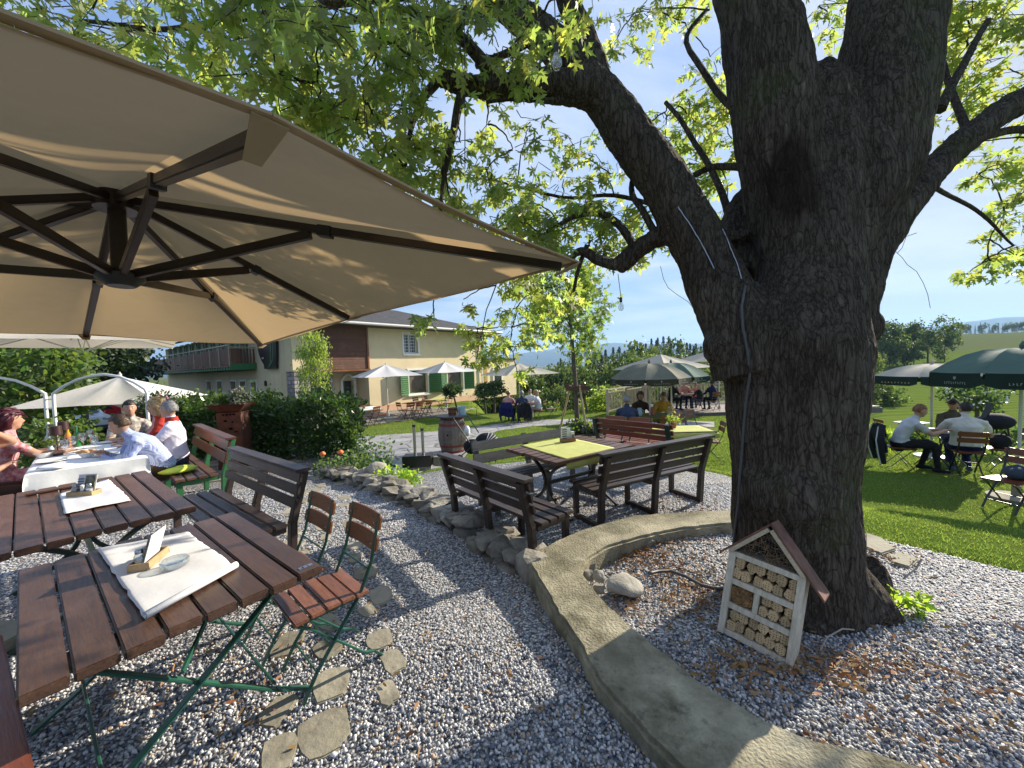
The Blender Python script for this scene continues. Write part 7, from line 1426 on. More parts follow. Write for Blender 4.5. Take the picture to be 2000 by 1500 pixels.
def terrace_guests_furniture():
    p = PG(1268, 836, 10.3); simple_table('table with olive cloth under the olive parasol', p, .1, 1.3, .8, cloth_=('olive_cloth', 'olive green cloth over the table under the olive parasol'))
    put_chair(GREEN_CHAIR, PG(1227, 850, 9.3), 1.45, 'brown slatted chair under the grey haired man on the terrace', 'chairs around the olive table'); put_chair(GREEN_CHAIR, PG(1240, 856, 8.3), 1.2, 'empty folding chair with sunlit pale backrest behind the grey haired man', 'chairs around the olive table'); put_chair(GREEN_CHAIR, PG(1292, 842, 9.4), 1.75, 'empty folding chair on the near side of the olive table', 'chairs around the olive table'); put_chair(GREEN_CHAIR, PG(1292, 834, 11.3), -1.5, 'chair under the guest in the mustard sweater', 'chairs around the olive table'); put_chair(GREEN_CHAIR, PG(1250, 834, 11.2), -1.4, 'chair on the far side of the olive table opposite the grey haired man', 'chairs around the olive table')
    p = PG(1318, 880, 7.7); simple_table('long table with bright lime cloth to the right of the terrace benches', p, -.05, 1.35, .75, cloth_=('lime_cloth', 'bright lime yellow cloth on the table right of the terrace benches'))
    t = thing('potted_plant', 'small yellow green potted plant on the lime yellow table', 'flower pot', (p[0]+.02, p[1]+.1, p[2]+.75)); mb = MB(); mb.lathe([(0, 0), (.05, 0), (.07, .1), (.06, .1), (0, .08)], 12); mb.build('pot', 'terracotta', t, smooth=40); P = clumps(rg, (0, 0, .17), (.12, .12, .07), 9, 12, .03); V, F = leaves(P, .07, LANCE, rg); npmesh('foliage', V, F, 'willow_leaf', t)
    for i, (dx, dy) in enumerate(((-.15, .0), (-.08, -.06))): s = thing('shaker', ['white shaker on the lime yellow table', 'brown shaker on the lime yellow table'][i], 'shaker', (p[0]+dx, p[1]+dy, p[2]+.75)); mb = MB(); mb.lathe([(0, 0), (.025, 0), (.022, .1), (.012, .14), (0, .14)], 10); mb.build('body', ['porcelain', 'lamp_brown'][i], s, smooth=40)
    for px, py, Y, f, lab in [(1385, 880, 8.1, 2.9, 'folding chair at the right end of the lime yellow table next to the trunk'), (1335, 858, 9.0, -1.55, 'folding chair behind the lime yellow table'), (1362, 850, 9.9, -1.2, 'folding chair standing alone on the lawn behind the lime yellow table')]: put_chair(GREEN_CHAIR, PG(px, py, Y), f, lab, 'chairs around the lime table')
    for px, py, Y, f, lab in [(1190, 888, 6.75, -2.3, 'reddish brown folding chair at the far side of the big terrace table, left one'), (1243, 893, 6.45, -2.2, 'reddish brown folding chair at the far side of the big terrace table, right one')]: put_chair(GREEN_CHAIR, PG(px, py, Y), f, lab, 'chairs at the big terrace table')
    a, b = at(1180, 842, .42), at(1345, 862, .42); c = (a+b)/2; bench('red_bench', 'reddish slatted bench in front of the lime yellow table, seen from behind', (c[0]+.05, c[1]+.3, g1(c[0], c[1]+.3)), math.atan2((b-a)[1], (b-a)[0])+.0, 1.5, 'red_bench', 'iron_green', back=3, hb=.84, cap=False, posts=2)
    for px, py, lab, m in [(1252, 823, 'blue glass jug on the olive table', 'blue_bucket'), (1312, 822, 'pale green glass jug at the right end of the olive table', 'clear_glass'), (1277, 826, 'orange lantern on the olive table', 'terracotta')]:
        q = atY(px, py, 10.1); t = thing('jug' if 'jug' in lab else 'lantern', lab, 'jug' if 'jug' in lab else 'lantern', (min(max(q[0], PG(1268, 836, 10.3)[0]-.55), PG(1268, 836, 10.3)[0]+.55), 10.2, PG(1268, 836, 10.3)[2]+.747)); mb = MB(); mb.lathe([(0, 0), (.055, 0), (.07, .07), (.05, .16), (.055, .2), (.045, .2), (0, .05)], 14); mb.build('body', m, t, smooth=40); mb = MB(); mb.tube([(.06, 0, .16), (.1, 0, .13), (.095, 0, .07), (.065, 0, .05)], .008, 6); mb.build('handle', m, t)
    # bag on a chair left of the grey haired man
    put_chair(BLACK_CHAIR, PG(1193, 848, 9.3), 1.3, 'dark chair carrying a black bag left of the grey haired man', 'chairs around the olive table'); p = PG(1190, 848, 9.2); t = thing('backpack', 'black backpack with white straps hanging on the chair left of the grey haired man', 'backpack', (p[0], p[1]-.24, p[2]+.32)); mb = MB(); mb.ell((0, 0, .25), (.2, .13, .3), 12, jit=.12); mb.build('body', 'jacket_black', t, smooth=True); mb = MB(); mb.tube([(-.1, -.12, .45), (-.13, -.15, .25), (-.05, -.15, .05)], .012, 5); mb.tube([(.08, -.12, .45), (.12, -.15, .3), (.02, -.15, .1)], .012, 5); mb.build('strap', 'jacket_white', t)
    # deck and centre lawn furniture
    p = atY(1345, 790, 17.6); D = (p[0], p[1], -.655); simple_table('brown table on the deck among the family', D, .1, 1.6, .8)
    for dx, dy, f, lab in [(-.9, -.1, .1, 'chair on the deck under the guest in the black jacket'), (.1, .75, -1.5, 'chair on the deck under the woman in the pink top'), (.75, -.7, 1.7, 'chair on the deck under the man in navy'), (.6, .7, -1.7, 'chair on the deck at the far right of the family table')]: put_chair(GREEN_CHAIR, (D[0]+dx, D[1]+dy, D[2]), f, lab, 'chairs on the deck')
    p = PG(1020, 815, 16.9); simple_table('small table among the four diners on the back lawn', p, .2, 1.0, .7, 'table_wood_red')
    for px, py, Y, f, lab, k in [(994, 822, 16.2, 1.3, 'chair hung with a blue fleece on the back lawn', 0), (1021, 824, 15.9, 1.9, 'chair hung with a black jacket on the back lawn', 0), (1052, 817, 16.6, 3.1, 'chair under the blonde woman on the back lawn', 0), (1038, 812, 17.8, -1.7, 'chair on the far side of the back lawn table', 0), (1077, 812, 17.2, 3.0, 'empty chair right of the diners on the back lawn', 0)]: put_chair(BLACK_CHAIR, PG(px, py, Y), f, lab, 'chairs on the back lawn')
terrace_guests_furniture()
cloth('slate_cloth', (.05, .065, .10), None, var=.2)
def right_furniture():
    p = PG(1968, 1003, 5.35); t = thing('rolled_jacket', 'slate blue rolled jacket lying on the folding chair at the right edge', 'jacket', (p[0]+.15, p[1]+.02, p[2]+.46), .6); mb = MB(); mb.ell((0, 0, .085), (.25, .13, .1), 14, jit=.22, jf=2); mb.build('bundle', 'slate_cloth', t, smooth=True); mb = MB(); mb.tube([(-.2, -.06, .1), (-.05, -.14, .12), (.15, -.12, .06), (.24, -.08, -.02)], [.04, .05, .045, .035], 9); mb.build('sleeve', 'slate_cloth', t, smooth=True)
    p = PG(1838, 892, 7.75); simple_table('small round table between the three men', p, .3, .78, .78, 'grey_bench', rnd=True)
    put_chair(BLACK_CHAIR, PG(1757, 900, 7.55), -.5, 'folding chair hung with a striped black jacket on the right lawn', 'chairs on the right lawn'); put_chair(BLACK_CHAIR, PG(1887, 905, 7.15), 1.0, 'folding chair with brown backrest behind the man in the white shirt', 'chairs on the right lawn'); put_chair(BLACK_CHAIR, PG(1858, 885, 8.5), -2.3, 'folding chair under the man in the olive shirt', 'chairs on the right lawn'); put_chair(BLACK_CHAIR, PG(1956, 905, 7.3), 2.4, 'empty folding chair with a dark bag at the right of the three men', 'chairs on the right lawn'); put_chair(BLACK_CHAIR, PG(1736, 850, 11), -.2, 'empty dark chair beside the small white table on the far lawn', 'chairs on the right lawn')
    put_chair(BLACK_CHAIR, PG(1968, 1003, 5.35), 3.3, 'folding chair at the right edge carrying a rolled jacket', 'chairs on the right lawn')
    p = PG(1780, 848, 11); simple_table('small white topped bistro table on the far lawn', p, .1, .62, .5, 'white_paint', h=.76)
    p = PG(1975, 996, 5.6); mb = MB(); mb.lathe([(0, 0), (.3, 0), (.3, .05), (.05, .06), (.045, .22), (0, .22)], 24); o = mb.build('parasol_base', 'slab_stone', smooth=40); q = PG(1984, 968, 5.75); o.location = (q[0], q[1], q[2]); tag(o, 'round pale stone base of the dark green parasol at the right edge', 'parasol base')
    p = PG(1950, 905, 7.3); t = thing('bag', 'dark olive bag on the empty chair right of the three men', 'bag', (p[0]+.02, p[1], p[2]+.46)); mb = MB(); mb.ell((0, 0, .13), (.17, .13, .15), 12, jit=.15); mb.build('body', 'jacket_black', t, smooth=True); mb = MB(); mb.tube([(-.08, -.05, .24), (0, -.06, .34), (.08, -.05, .24)], .012, 6); mb.build('handle', 'jacket_black', t)
    b = PG(1940, 860, 9.2); t = thing('covered_grill', 'dark lidded grill with a tilted chimney board beyond the white shirt', 'grill', b); mb = MB(); mb.ell((.05, 0, .78), (.36, .28, .2), 16); mb.build('lid', 'jacket_black', t, smooth=True); mb = MB()
    for x in (-.2, .28): mb.tube([(x, -.15, 0), (x*.7, -.1, .7)], .018, 6); mb.tube([(x, .15, 0), (x*.7, .1, .7)], .018, 6)
    mb.build('leg', 'black_metal', t); mb = MB(); mb.bar((-.30, 0, .75), (-.02, .05, 1.22), .10, .05); mb.build('chimney_board', 'black_metal', t)
right_furniture()
# ------------------------------------------------------------ people
pm('skin', (.44, .25, .17), .55, .08, 8, .05, 60); pm('skin_tan', (.42, .22, .14), .55, .08, 8, .05, 60); pm('eye_white', (.7, .7, .68), .3, .03, 5, 0); pm('iris', (.03, .025, .02), .3, .1, 5, 0); pm('lip', (.38, .15, .12), .5, .05, 5, 0)
for nm, c in dict(hair_brown=(.075, .04, .022), hair_dark=(.018, .013, .011), hair_grey=(.24, .235, .23), hair_blonde=(.40, .28, .13), hair_pale=(.46, .37, .24), hair_red=(.07, .006, .016), hair_ginger=(.22, .10, .045), hair_auburn=(.17, .07, .035)).items(): pm(nm, c, .5, .35, 30, .6, 90, stretch=(1, 1, .25))
for nm, c in dict(cl_white=(.72, .71, .69), cl_offwhite=(.62, .60, .54), cl_lilac=(.66, .62, .72), cl_grey=(.52, .53, .56), cl_olive=(.10, .085, .06), cl_black=(.014, .014, .017), cl_navy=(.014, .018, .06), cl_blue=(.04, .055, .10), cl_mustard=(.42, .24, .03), cl_red=(.42, .04, .025), cl_orange=(.45, .12, .05), cl_pink=(.55, .28, .25), cl_denim=(.05, .075, .13), cl_brown=(.05, .028, .018), cl_khaki=(.30, .26, .20), sneaker=(.08, .14, .16)).items(): cloth(nm, c, None, var=.12, bmp=.4, bscale=14)
def checked():
    m, n, b, o = nodes('cl_checked'); v = coords(n); sp = nd(n, "SeparateXYZ"); n.links.new(v, sp.inputs[0]); f = None
    for i, k in ((0, 1.0), (2, 1.0)):
        s = math_(n, 'GREATER_THAN', math_(n, 'SINE', math_(n, 'MULTIPLY', sp.outputs[i], 2*math.pi/.012)), .1); f = s if f is None else math_(n, 'ADD', f, s)
    s = math_(n, 'GREATER_THAN', math_(n, 'SINE', math_(n, 'MULTIPLY', sp.outputs[1], 2*math.pi/.012)), .1); f = math_(n, 'ADD', f, math_(n, 'MULTIPLY', s, .5))
    c = ramp(n, math_(n, 'MULTIPLY', f, .4), [(0, (.62, .64, .74)), (.45, (.30, .36, .60)), (1, (.10, .15, .42))]); n.links.new(c, b.inputs['Base Color']); b.inputs['Roughness'].default_value = .85
    t = nd(n, "TexNoise", Scale=9., Detail=4); n.links.new(v, t.inputs['Vector']); bump(n, b, t.outputs['Fac'], .5, .03)
checked()
pm('cl_floral', (.45, .03, .04), .85, .3, 22, .2, 20, col2=(.66, .45, .45)); pm('cl_pattern', (.12, .1, .09), .85, .3, 26, .2, 20, col2=(.66, .6, .52))
def two_bone(s, e, l1, l2, pole):
    s, e = Vector(s), Vector(e); d = e-s; L = min(d.length, (l1+l2)*.995); d.normalize(); a = (l1*l1-l2*l2+L*L)/(2*L); h = math.sqrt(max(0, l1*l1-a*a)); p = Vector(pole); p = (p-d*p.dot(d)).normalized(); return s+d*a+p*h, s+d*L
def person(label, loc, face, top, bottom, hair, hstyle='short', skin='skin', lean=.12, sleeve='long', hl=(-.18, .42, .78), hr=(.18, .42, .78), hyaw=0, hpitch=.1, shoes='cl_black', scale=1.0, vox=.02, seat=.45, knee=.44, spread=.11, wide=1.0, collar=None, foot=(0, 0), group=None, name='person', glasses=False):
    t = thing(name, label, 'person', loc, face-math.pi/2, group); t.scale = (scale,)*3
    pr = []          # (points, rx, ry, material): the pieces the body is grown from
    up = lambda a: Vector((0, math.sin(a), math.cos(a)))
    P = Vector((0, -.02, seat+.105)); w = P+up(lean*.6)*.17; ch = w+up(lean)*.17; sh = ch+up(lean*1.15)*.13; nb = sh+up(lean*1.1)*.055; hc = nb+up(lean*.5+hpitch*.3)*.165+Vector((0, .02, 0))
    pr.append(([P-Vector((0, 0, .09)), P, w, ch, sh, nb], [.15*wide, .175*wide, .155*wide, .172*wide, .128*wide, .066], [.12, .13*wide, .115*wide, .125*wide, .09, .07], 1)); pr.append(([nb-up(lean)*.03, hc-Vector((0, 0, .03))], [.058, .054], [.06, .056], 0))
    hm = Matrix.Rotation(hyaw, 3, 'Z') @ Matrix.Rotation(-hpitch, 3, 'X'); ells = [(hc, (.074, .094, .108), 0), (hc+hm @ Vector((0, .022, -.06)), (.056, .072, .062), 0), (hc+hm @ Vector((0, .098, -.018)), (.013, .02, .022), 0), (hc+hm @ Vector((0, .062, -.098)), (.03, .025, .02), 0)]+[(hc+hm @ Vector((s*.077, -.005, -.012)), (.011, .022, .032), 0) for s in (-1, 1)]
    hands = []
    for s, tg in ((-1, hl), (1, hr)):
        S = sh+Vector((s*.178*wide, 0, -.045)); tg = Vector(tg); E, W_ = two_bone(S, tg, .285, .25, (s*.55, -.35, -.8)); a = 1; b_ = 1 if sleeve == 'long' else 0
        mid = S.lerp(E, .62); pr.append(([sh+Vector((s*.08, 0, -.005)), S, mid], [.06, .066, .056 if sleeve != 'none' else .05], [.06, .066, .056 if sleeve != 'none' else .05], 1 if sleeve != 'none' else 0)); pr.append(([mid, E], [.049, .045], [.049, .045], b_)); pr.append(([E, E.lerp(W_, .4), W_], [.044, .041, .029], [.044, .041, .029], b_)); d = (W_-E).normalized(); hands.append((W_, d, s))
        x = d.cross(Vector((0, 0, 1))).normalized(); pr.append(([W_, W_+d*.05, W_+d*.09], [.028, .040, .036], [.018, .016, .014], 0, x))
    for s in (-1, 1):
        H_ = P+Vector((s*.09*wide, .02, -.03)); f = foot[0] if s < 0 else foot[1]; K_ = Vector((s*spread, .02+knee, seat+.075)); A = Vector((s*(spread+.01), knee-.04+f, .085)); T = A+Vector((s*.02, .15, -.045))
        pr.append(([H_, H_.lerp(K_, .5), K_], [.092*wide, .08, .062], [.09*wide, .078, .062], 2)); pr.append(([K_, K_.lerp(A, .35), A], [.06, .057, .038], [.06, .057, .038], 2)); pr.append(([A+Vector((0, -.05, -.03)), A+Vector((0, .03, -.035)), T], [.038, .043, .036], [.045, .042, .03], 3))
    mb = MB()
    for q in pr:
        n = 14; mb.tube(q[0], q[1], n, 0, q[2], xa=(q[4] if len(q) > 4 else ((1, 0, 0) if q is pr[0] else None))); k = len(q[0])
        for i in (0, k-1): mb.ell(q[0][i], (min(q[1][i], q[2][i]),)*3, 10)
    for c, r, m in ells: mb.ell(c, r, 16, M3=hm)
    o = mb.build('body', skin, t); md = o.modifiers.new('r', 'REMESH'); md.mode = 'VOXEL'; md.voxel_size = vox; sm = o.modifiers.new('s', 'SMOOTH'); sm.factor = .5; sm.iterations = 4 if vox > .015 else 5
    dg = bpy.context.evaluated_depsgraph_get(); me = bpy.data.meshes.new_from_object(o.evaluated_get(dg)); o.modifiers.clear(); o.data = me
    nf = len(me.polygons); fc = np.empty(nf*3, np.float32); me.polygons.foreach_get('center', fc); fc = fc.reshape(-1, 3); best = np.full(nf, 9.); mat = np.zeros(nf, np.int32)
    for q in pr:
        for i in range(len(q[0])-1):
            a, b = np.array(q[0][i]), np.array(q[0][i+1]); u = np.clip(((fc-a)@(b-a))/((b-a)@(b-a)+1e-9), 0, 1); r = q[1][i]*(1-u)+q[1][i+1]*u; dd = np.linalg.norm(fc-a-u[:, None]*(b-a), axis=1)-r; k = dd < best; best[k] = dd[k]; mat[k] = q[3]
    for c, r, m in ells: dd = np.linalg.norm(fc-np.array(c), axis=1)-max(r)*.92; k = dd < best; best[k] = dd[k]; mat[k] = m
    low = np.array(P); k = (mat == 1) & (fc[:, 2] < seat+.10) & (fc[:, 1] < .16) & (fc[:, 2] > .0); mat[k] = 2
    nv = len(me.vertices); vc = np.empty(nv*3, np.float32); vn = np.empty(nv*3, np.float32); me.vertices.foreach_get('co', vc); me.vertices.foreach_get('normal', vn); vc = vc.reshape(-1, 3); vn = vn.reshape(-1, 3); lv = np.empty(len(me.loops), np.int32); me.loops.foreach_get('vertex_index', lv); lt = np.empty(nf, np.int32); me.polygons.foreach_get('loop_total', lt)
    cl = np.zeros(nv, bool); cl[lv[np.repeat(mat, lt) == 1]] = True; cl[lv[np.repeat(mat, lt) == 2]] = True; cl[lv[np.repeat(mat, lt) == 0]] = False      # creases in the clothes
    ix = np.nonzero(cl)[0]; sd = float(len(label)); am = np.array([.011*noise.noise(Vector((c[0]*7+sd, c[1]*7, c[2]*11)))-.012*abs(noise.noise(Vector((c[0]*13+c[2]*9+sd, c[1]*13-c[2]*7, c[2]*6)))) for c in vc[ix].tolist()]); vc[ix] += vn[ix]*(am+.004)[:, None]; me.vertices.foreach_set('co', vc.ravel()); me.update()
    me.materials.clear(); [me.materials.append(M[x]) for x in (skin, top, bottom, shoes, 'eye_white', 'iris', 'lip')]; me.polygons.foreach_set('material_index', mat); me.polygons.foreach_set('use_smooth', np.ones(nf, bool))
    # fingers, thumbs, eyes and mouth grown on the same mesh
    bm = bmesh.new(); bm.from_mesh(me); ex = MB()
    for W_, d, s in hands:
        x = d.cross(Vector((0, 0, 1))).normalized()*(1); y = x.cross(d)
        for i, (off, ln) in enumerate(((-.030, .058), (-.010, .070), (.011, .066), (.030, .052))):
            b0 = W_+d*.085+x*off; b1 = b0+d*ln*.5-Vector((0, 0, .008)); b2 = b1+d*ln*.4-Vector((0, 0, .022)); ex.tube([b0-d*.02, b0, b1, b2], [.0088, .009, .0082, .0068], 7, 0); ex.ell(b2, .0068, 6, 0)
        b0 = W_+d*.03-x*s*.026; b1 = b0+d*.03-x*s*.022-Vector((0, 0, .004)); b2 = b1+d*.028-x*s*.004-Vector((0, 0, .008)); ex.tube([b0, b1, b2], [.012, .0105, .008], 7, 0); ex.ell(b2, .008, 6, 0)
    for s in (-1, 1): e = hc+hm @ Vector((s*.031, .078, .004)); ex.ell(e, (.0125, .009, .008), 8, 4, M3=hm); ex.ell(e+hm @ Vector((0, .007, 0)), (.006, .004, .006), 6, 5, M3=hm); ex.ell(hc+hm @ Vector((s*.032, .083, .024)), (.018, .006, .004), 6, 5, M3=hm)
    ex.ell(hc+hm @ Vector((0, .094, -.062)), (.022, .007, .006), 8, 6, M3=hm)
    vs = [bm.verts.new(v) for v in ex.v]
    for f, mi in zip(ex.f, ex.m):
        if len(set(f)) > 2:
            try: q = bm.faces.new([vs[i] for i in f]); q.material_index = mi; q.smooth = True
            except ValueError: pass
    bm.to_mesh(me); bm.free()
    # hair
    if hair:
        hb = MB(); n, m = 34, 22; vs = []; lo = {'short': -.045, 'thin': -.03, 'bob': -.13, 'long': -.24, 'cap': -.0}.get(hstyle, -.05); puff = {'short': .0, 'thin': -.004, 'bob': .022, 'long': .014, 'cap': .004}.get(hstyle, 0)
        for i in range(m+1):
            th = math.pi*i/m
            for j in range(n):
                a = 2*math.pi*j/n; d = Vector((math.sin(th)*math.cos(a), math.sin(th)*math.sin(a), math.cos(th))); p = Vector((d.x*(.083+puff), d.y*(.103+puff)-.012, d.z*(.116+puff)+.006))
                facez = (d.y > .30 and p.z < .052) or (hstyle in ('short', 'thin', 'cap') and d.y > .02 and p.z < .0)
                if p.z < 0 and hstyle in ('bob', 'long') and d.y < .3: k = min(1, -p.z/.08); p = Vector((d.x*(.095+puff*.5)*(1-.1*k), (d.y*.11-.012)-.012*k, p.z*(lo/-.115)))
                elif p.z < lo: p = p*.72
                if facez: p = Vector((d.x*.05, d.y*.06-.02, p.z*.6))
                else: p = p*(1+.07*noise.noise(Vector((p.x*28, p.y*28, p.z*14+hash(label) % 7)))+(.05*noise.noise(p*55) if hstyle in ('bob', 'long') else .02*noise.noise(p*70)))
                vs.append(hc+hm @ p)
        hb.add(vs, [(i*n+j, (i+1)*n+j, (i+1)*n+(j+1) % n, i*n+(j+1) % n) for i in range(m) for j in range(n)]); 
        if hstyle != 'cap' and vox < .017:      # strands lying over the scalp
            q = np.array([v[:] for v in vs]); hcn = np.array(hc); r_ = q-hcn; far_ = np.linalg.norm(r_, axis=1) > .085; q = q[far_]; rs_ = np.random.default_rng(len(label)); k = rs_.integers(0, len(q), 520 if vox < .018 else 140); q = q[k]+rs_.normal(size=(len(k), 3))*.003; r_ = q-hcn; back = np.array(hm @ Vector((0, -.5, -.6 if hstyle in ('bob', 'long') else -.15))); ax = back-r_*(r_@back/np.sum(r_*r_, axis=1))[:, None]; ax /= np.linalg.norm(ax, axis=1)[:, None]+1e-6
            SV, SF = leaves(q, rs_.uniform(.035, .065, len(q))*(1 if hstyle in ('bob', 'long') else .42), LANCE*np.array([.7, 1, .3]), rs_, ax, .22); npmesh('hair_strands', SV, SF, hair, t)
        if hstyle == 'cap': hb.tube([hc+hm @ Vector((0, .07, .045)), hc+hm @ Vector((0, .15, .03))], [.07, .055], 12, 0, [.008, .006])
        hb.build('cap' if hstyle == 'cap' else 'hair', hair, t, smooth=True)
    if collar: cb = MB(); cb.tube([nb-up(lean)*.02, nb+up(lean)*.05], [.078, .066], 16, 0, [.082, .07]); cb.build('collar', collar, t, smooth=60)
    if glasses: gb = MB(); [gb.ell(hc+hm @ Vector((s*.032, .092, .006)), (.026, .008, .02), 10, M3=hm) for s in (-1, 1)]; gb.bar(hc+hm @ Vector((-.03, .098, .008)), hc+hm @ Vector((.03, .098, .008)), .005, .005); [gb.bar(hc+hm @ Vector((s*.055, .085, .01)), hc+hm @ Vector((s*.08, -.0, .01)), .004, .006) for s in (-1, 1)]; gb.build('sunglasses', 'plastic_dark', t, smooth=True)
    return t
wa = math.atan2(PW[1], PW[0]); gp_ = 'guests at the party table'
person('man in blue and white checked shirt leaning on the party table with folded forearms', PT(.38, -.15), wa+.05, 'cl_checked', 'cl_brown', 'hair_brown', 'short', lean=.62, hl=(-.02, .50, .79), hr=(.06, .46, .79), hyaw=-.5, hpitch=.25, vox=.012, knee=.4, wide=1.12, group=gp_)
person('grey haired man in pale lilac shirt with dark red collar on the guest bench', PT(.90, -.36), wa-.35, 'cl_lilac', 'cl_denim', 'hair_grey', 'short', lean=.06, hl=(-.15, .42, .79), hr=(.15, .42, .79), hyaw=-.2, vox=.012, collar='cl_red', wide=1.05, group=gp_)
person('blonde woman in red top sitting beyond the man in the checked shirt', PT(1.42, -.33), wa-.2, 'cl_red', 'cl_navy', 'hair_blonde', 'bob', lean=.12, hyaw=-.35, vox=.014, group=gp_)
person('woman with pale blonde hair at the far end of the guest bench', PT(1.8, -.33), wa-.1, 'cl_pink', 'cl_navy', 'hair_pale', 'bob', lean=.1, vox=.016, group=gp_)
person('guest in dark patterned blouse at the far head of the party table', PT(2.30, .0), math.atan2(-PU[1], -PU[0]), 'cl_pattern', 'cl_black', 'hair_dark', 'short', lean=.2, sleeve='short', vox=.016, hl=(-.12, .4, .79), hr=(.14, .4, .79), group=gp_)
person('woman with dark red hair and red floral dress at the left edge', PT(1.40, 1.17), wa+math.pi+.15, 'cl_floral', 'cl_floral', 'hair_red', 'bob', 'skin_tan', lean=.15, sleeve='short', hl=(-.1, .46, .80), hr=(.22, .50, .79), vox=.012, hyaw=.1, group=gp_)
person('bare armed guest in orange top resting the chin on a hand', PT(.58, 1.42), wa+math.pi-.1, 'cl_orange', 'cl_brown', 'hair_brown', 'bob', 'skin_tan', lean=.28, sleeve='none', hl=(-.06, .26, 1.18), hr=(.1, .35, .80), vox=.012, group=gp_)
# back lawn
gb_ = 'diners on the back lawn'
person('diner with auburn hair sitting with the back to the camera, blue fleece on the chair', PG(994, 822, 16.3), 1.3, 'cl_pink', 'cl_black', 'hair_auburn', 'short', vox=.024, group=gb_)
person('grey haired man in dark jacket on the back lawn', PG(1021, 824, 16.0), 1.6, 'cl_blue', 'cl_black', 'hair_grey', 'short', vox=.024, lean=.15, group=gb_)
person('diner in white tee facing the camera on the back lawn', PG(1037, 812, 17.7), -1.8, 'cl_white', 'cl_denim', 'hair_brown', 'short', sleeve='short', vox=.024, group=gb_)
person('blonde woman in dark top and light trousers seen from the side on the back lawn', PG(1053, 818, 16.6), 2.95, 'cl_grey', 'cl_khaki', 'hair_blonde', 'long', sleeve='short', vox=.024, lean=.2, group=gb_)
# terrace
person('grey haired man in dark blue tee seen from behind at the olive table', PG(1226, 850, 9.35), 1.4, 'cl_blue', 'cl_blue', 'hair_grey', 'short', sleeve='short', vox=.016, lean=.1, wide=1.1, group='guests at the olive table')
person('guest in brown top half hidden by the grey haired man', PG(1250, 834, 11.1), -1.5, 'cl_brown', 'cl_black', 'hair_brown', 'bob', vox=.02, group='guests at the olive table')
person('guest in mustard yellow sweater bending over the olive table', PG(1292, 834, 11.2), -1.6, 'cl_mustard', 'cl_black', 'hair_auburn', 'short', vox=.018, lean=.3, hpitch=.5, wide=1.1, group='guests at the olive table')
p = atY(1345, 790, 17.6); D = (p[0], p[1], -.655); gd = 'family on the deck'
person('person in black jacket at the left of the deck table', (D[0]-.85, D[1]-.15, D[2]), .35, 'cl_black', 'cl_black', 'hair_brown', 'short', vox=.024, lean=.2, group=gd)
person('woman in pink top facing the camera on the deck', (D[0]+.1, D[1]+.7, D[2]), -1.5, 'cl_pink', 'cl_navy', 'hair_brown', 'bob', sleeve='short', vox=.024, group=gd)
person('child with blonde hair and dark top on the deck', (D[0]+.22, D[1]-.62, D[2]+.1), 1.9, 'cl_black', 'cl_denim', 'hair_blonde', 'long', vox=.022, scale=.8, group=gd)
person('small child in light top beside the man in navy on the deck', (D[0]+.62, D[1]+.62, D[2]+.1), -1.7, 'cl_pink', 'cl_red', 'hair_auburn', 'short', vox=.022, scale=.8, group=gd)
person('man in navy sweater with his back to the camera on the deck', (D[0]+.78, D[1]-.66, D[2]), 1.75, 'cl_navy', 'cl_black', 'hair_dark', 'short', vox=.024, wide=1.1, group=gd)
# right lawn
gr = 'three men at the round table'
person('man with ginger hair and grey tee leaning over the round table', PG(1757, 900, 7.55), -.5, 'cl_grey', 'cl_black', 'hair_ginger', 'short', sleeve='short', lean=.5, hl=(-.1, .62, .80), hr=(.04, .60, .80), hpitch=.3, vox=.014, foot=(-.05, .1), group=gr)
person('man in olive shirt and dark cap facing the camera at the round table', PG(1857, 885, 8.45), -2.25, 'cl_olive', 'cl_navy', 'hair_dark', 'cap', 'skin_tan', lean=.18, hl=(-.14, .38, .80), hr=(.1, .36, .86), hyaw=-.3, vox=.014, group=gr)
person('broad man in loose off white shirt seen from behind at the round table', PG(1885, 903, 7.22), 1.0, 'cl_offwhite', 'cl_navy', 'hair_dark', 'short', 'skin_tan', lean=.1, sleeve='short', hl=(-.28, .36, .78), hr=(.26, .34, .78), hyaw=.55, vox=.014, wide=1.32, shoes='sneaker', glasses=True, foot=(-.25, -.2), group=gr)
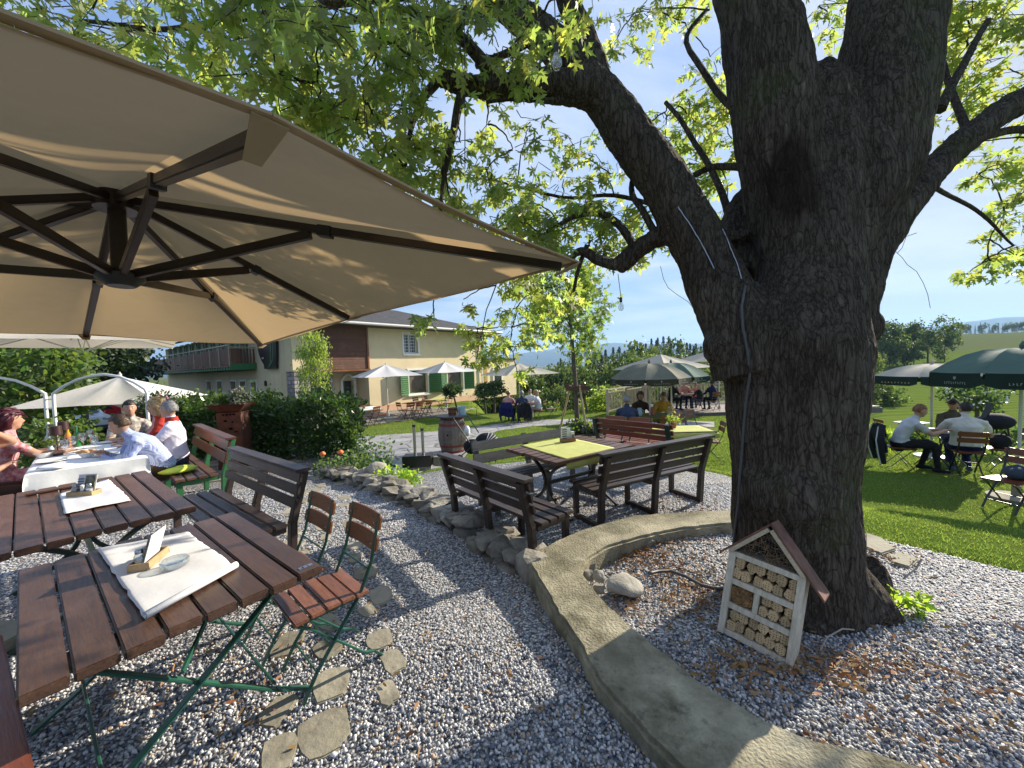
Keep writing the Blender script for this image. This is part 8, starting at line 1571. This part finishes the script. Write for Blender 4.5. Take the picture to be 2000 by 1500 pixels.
# clothes hung over chairs
def draped(label, name, loc, face, mat, stripe=None, w=.44, d=.5):
    t = thing(name, label, 'jacket', loc, face-math.pi/2); mb = MB(); n, m = 16, 14; vs = []
    for sgn in (1,):
        for i in range(n+1):
            for j in range(m+1):
                u, v = i/n, j/m; x = (u-.5)*w*(1+.25*v)+.02*math.sin(v*9+u*5); vs.append((x, -.30-.055*math.sin(math.pi*min(1, v*1.3))-.03*noise.noise(Vector((u*4, v*4, 1)))-.02*math.sin(u*11), .90-v*d+.03*math.sin(u*7)*v))
    mb.add(vs, [(i*(m+1)+j, (i+1)*(m+1)+j, (i+1)*(m+1)+j+1, i*(m+1)+j+1) for i in range(n) for j in range(m)]); b = mb.build('back', mat, t, smooth=60); md = b.modifiers.new('thickness', 'SOLIDIFY'); md.thickness = .03
    for s in (-1, 1): q = MB(); q.tube([(s*w*.42, -.32, .86), (s*w*.6, -.36, .6), (s*w*.62, -.34, .35), (s*w*.55, -.30, .14)], [.05, .06, .05, .04], 9); sl_ = q.build('sleeve', mat, t, smooth=True); 
    if stripe:
        q = MB()
        for s in (-1, 1): q.tube([(s*w*.42, -.372, .86), (s*w*.6, -.424, .6), (s*w*.62, -.394, .35), (s*w*.55, -.344, .14)], .014, 6)
        q.build('stripe', stripe, t)
draped('black jacket with white stripes hanging on the ginger haired man\'s chair', 'striped_jacket', PG(1757, 900, 7.55), -.5, 'jacket_black', 'jacket_white', d=.55)
draped('dark blue fleece hanging on a chair of the back lawn', 'blue_fleece', PG(994, 822, 16.2), 1.3, 'blue_fleece', d=.6)
draped('black jacket hanging on the grey haired man\'s chair on the back lawn', 'black_jacket', PG(1021, 824, 15.9), 1.8, 'jacket_black', d=.65)
# ------------------------------------------------------------ the air over the valley
def haze():
    me = bpy.data.meshes.new('haze'); bm = bmesh.new(); bmesh.ops.create_cube(bm, size=1.0); bm.to_mesh(me); bm.free(); o = bpy.data.objects.new('haze', me); COL.objects.link(o); o.scale = (20000, 20000, 560); o.location = (0, 0, 560/2-60); tag(o, kind='stuff')
    m = bpy.data.materials.new('haze_air'); m.use_nodes = True; n = m.node_tree; n.nodes.clear(); out = n.nodes.new("ShaderNodeOutputMaterial"); v = n.nodes.new("ShaderNodeVolumePrincipled"); v.inputs['Color'].default_value = (.40, .64, 1, 1); v.inputs['Density'].default_value = .00019; v.inputs['Anisotropy'].default_value = .2; n.links.new(v.outputs[0], out.inputs['Volume']); me.materials.append(m)
haze()
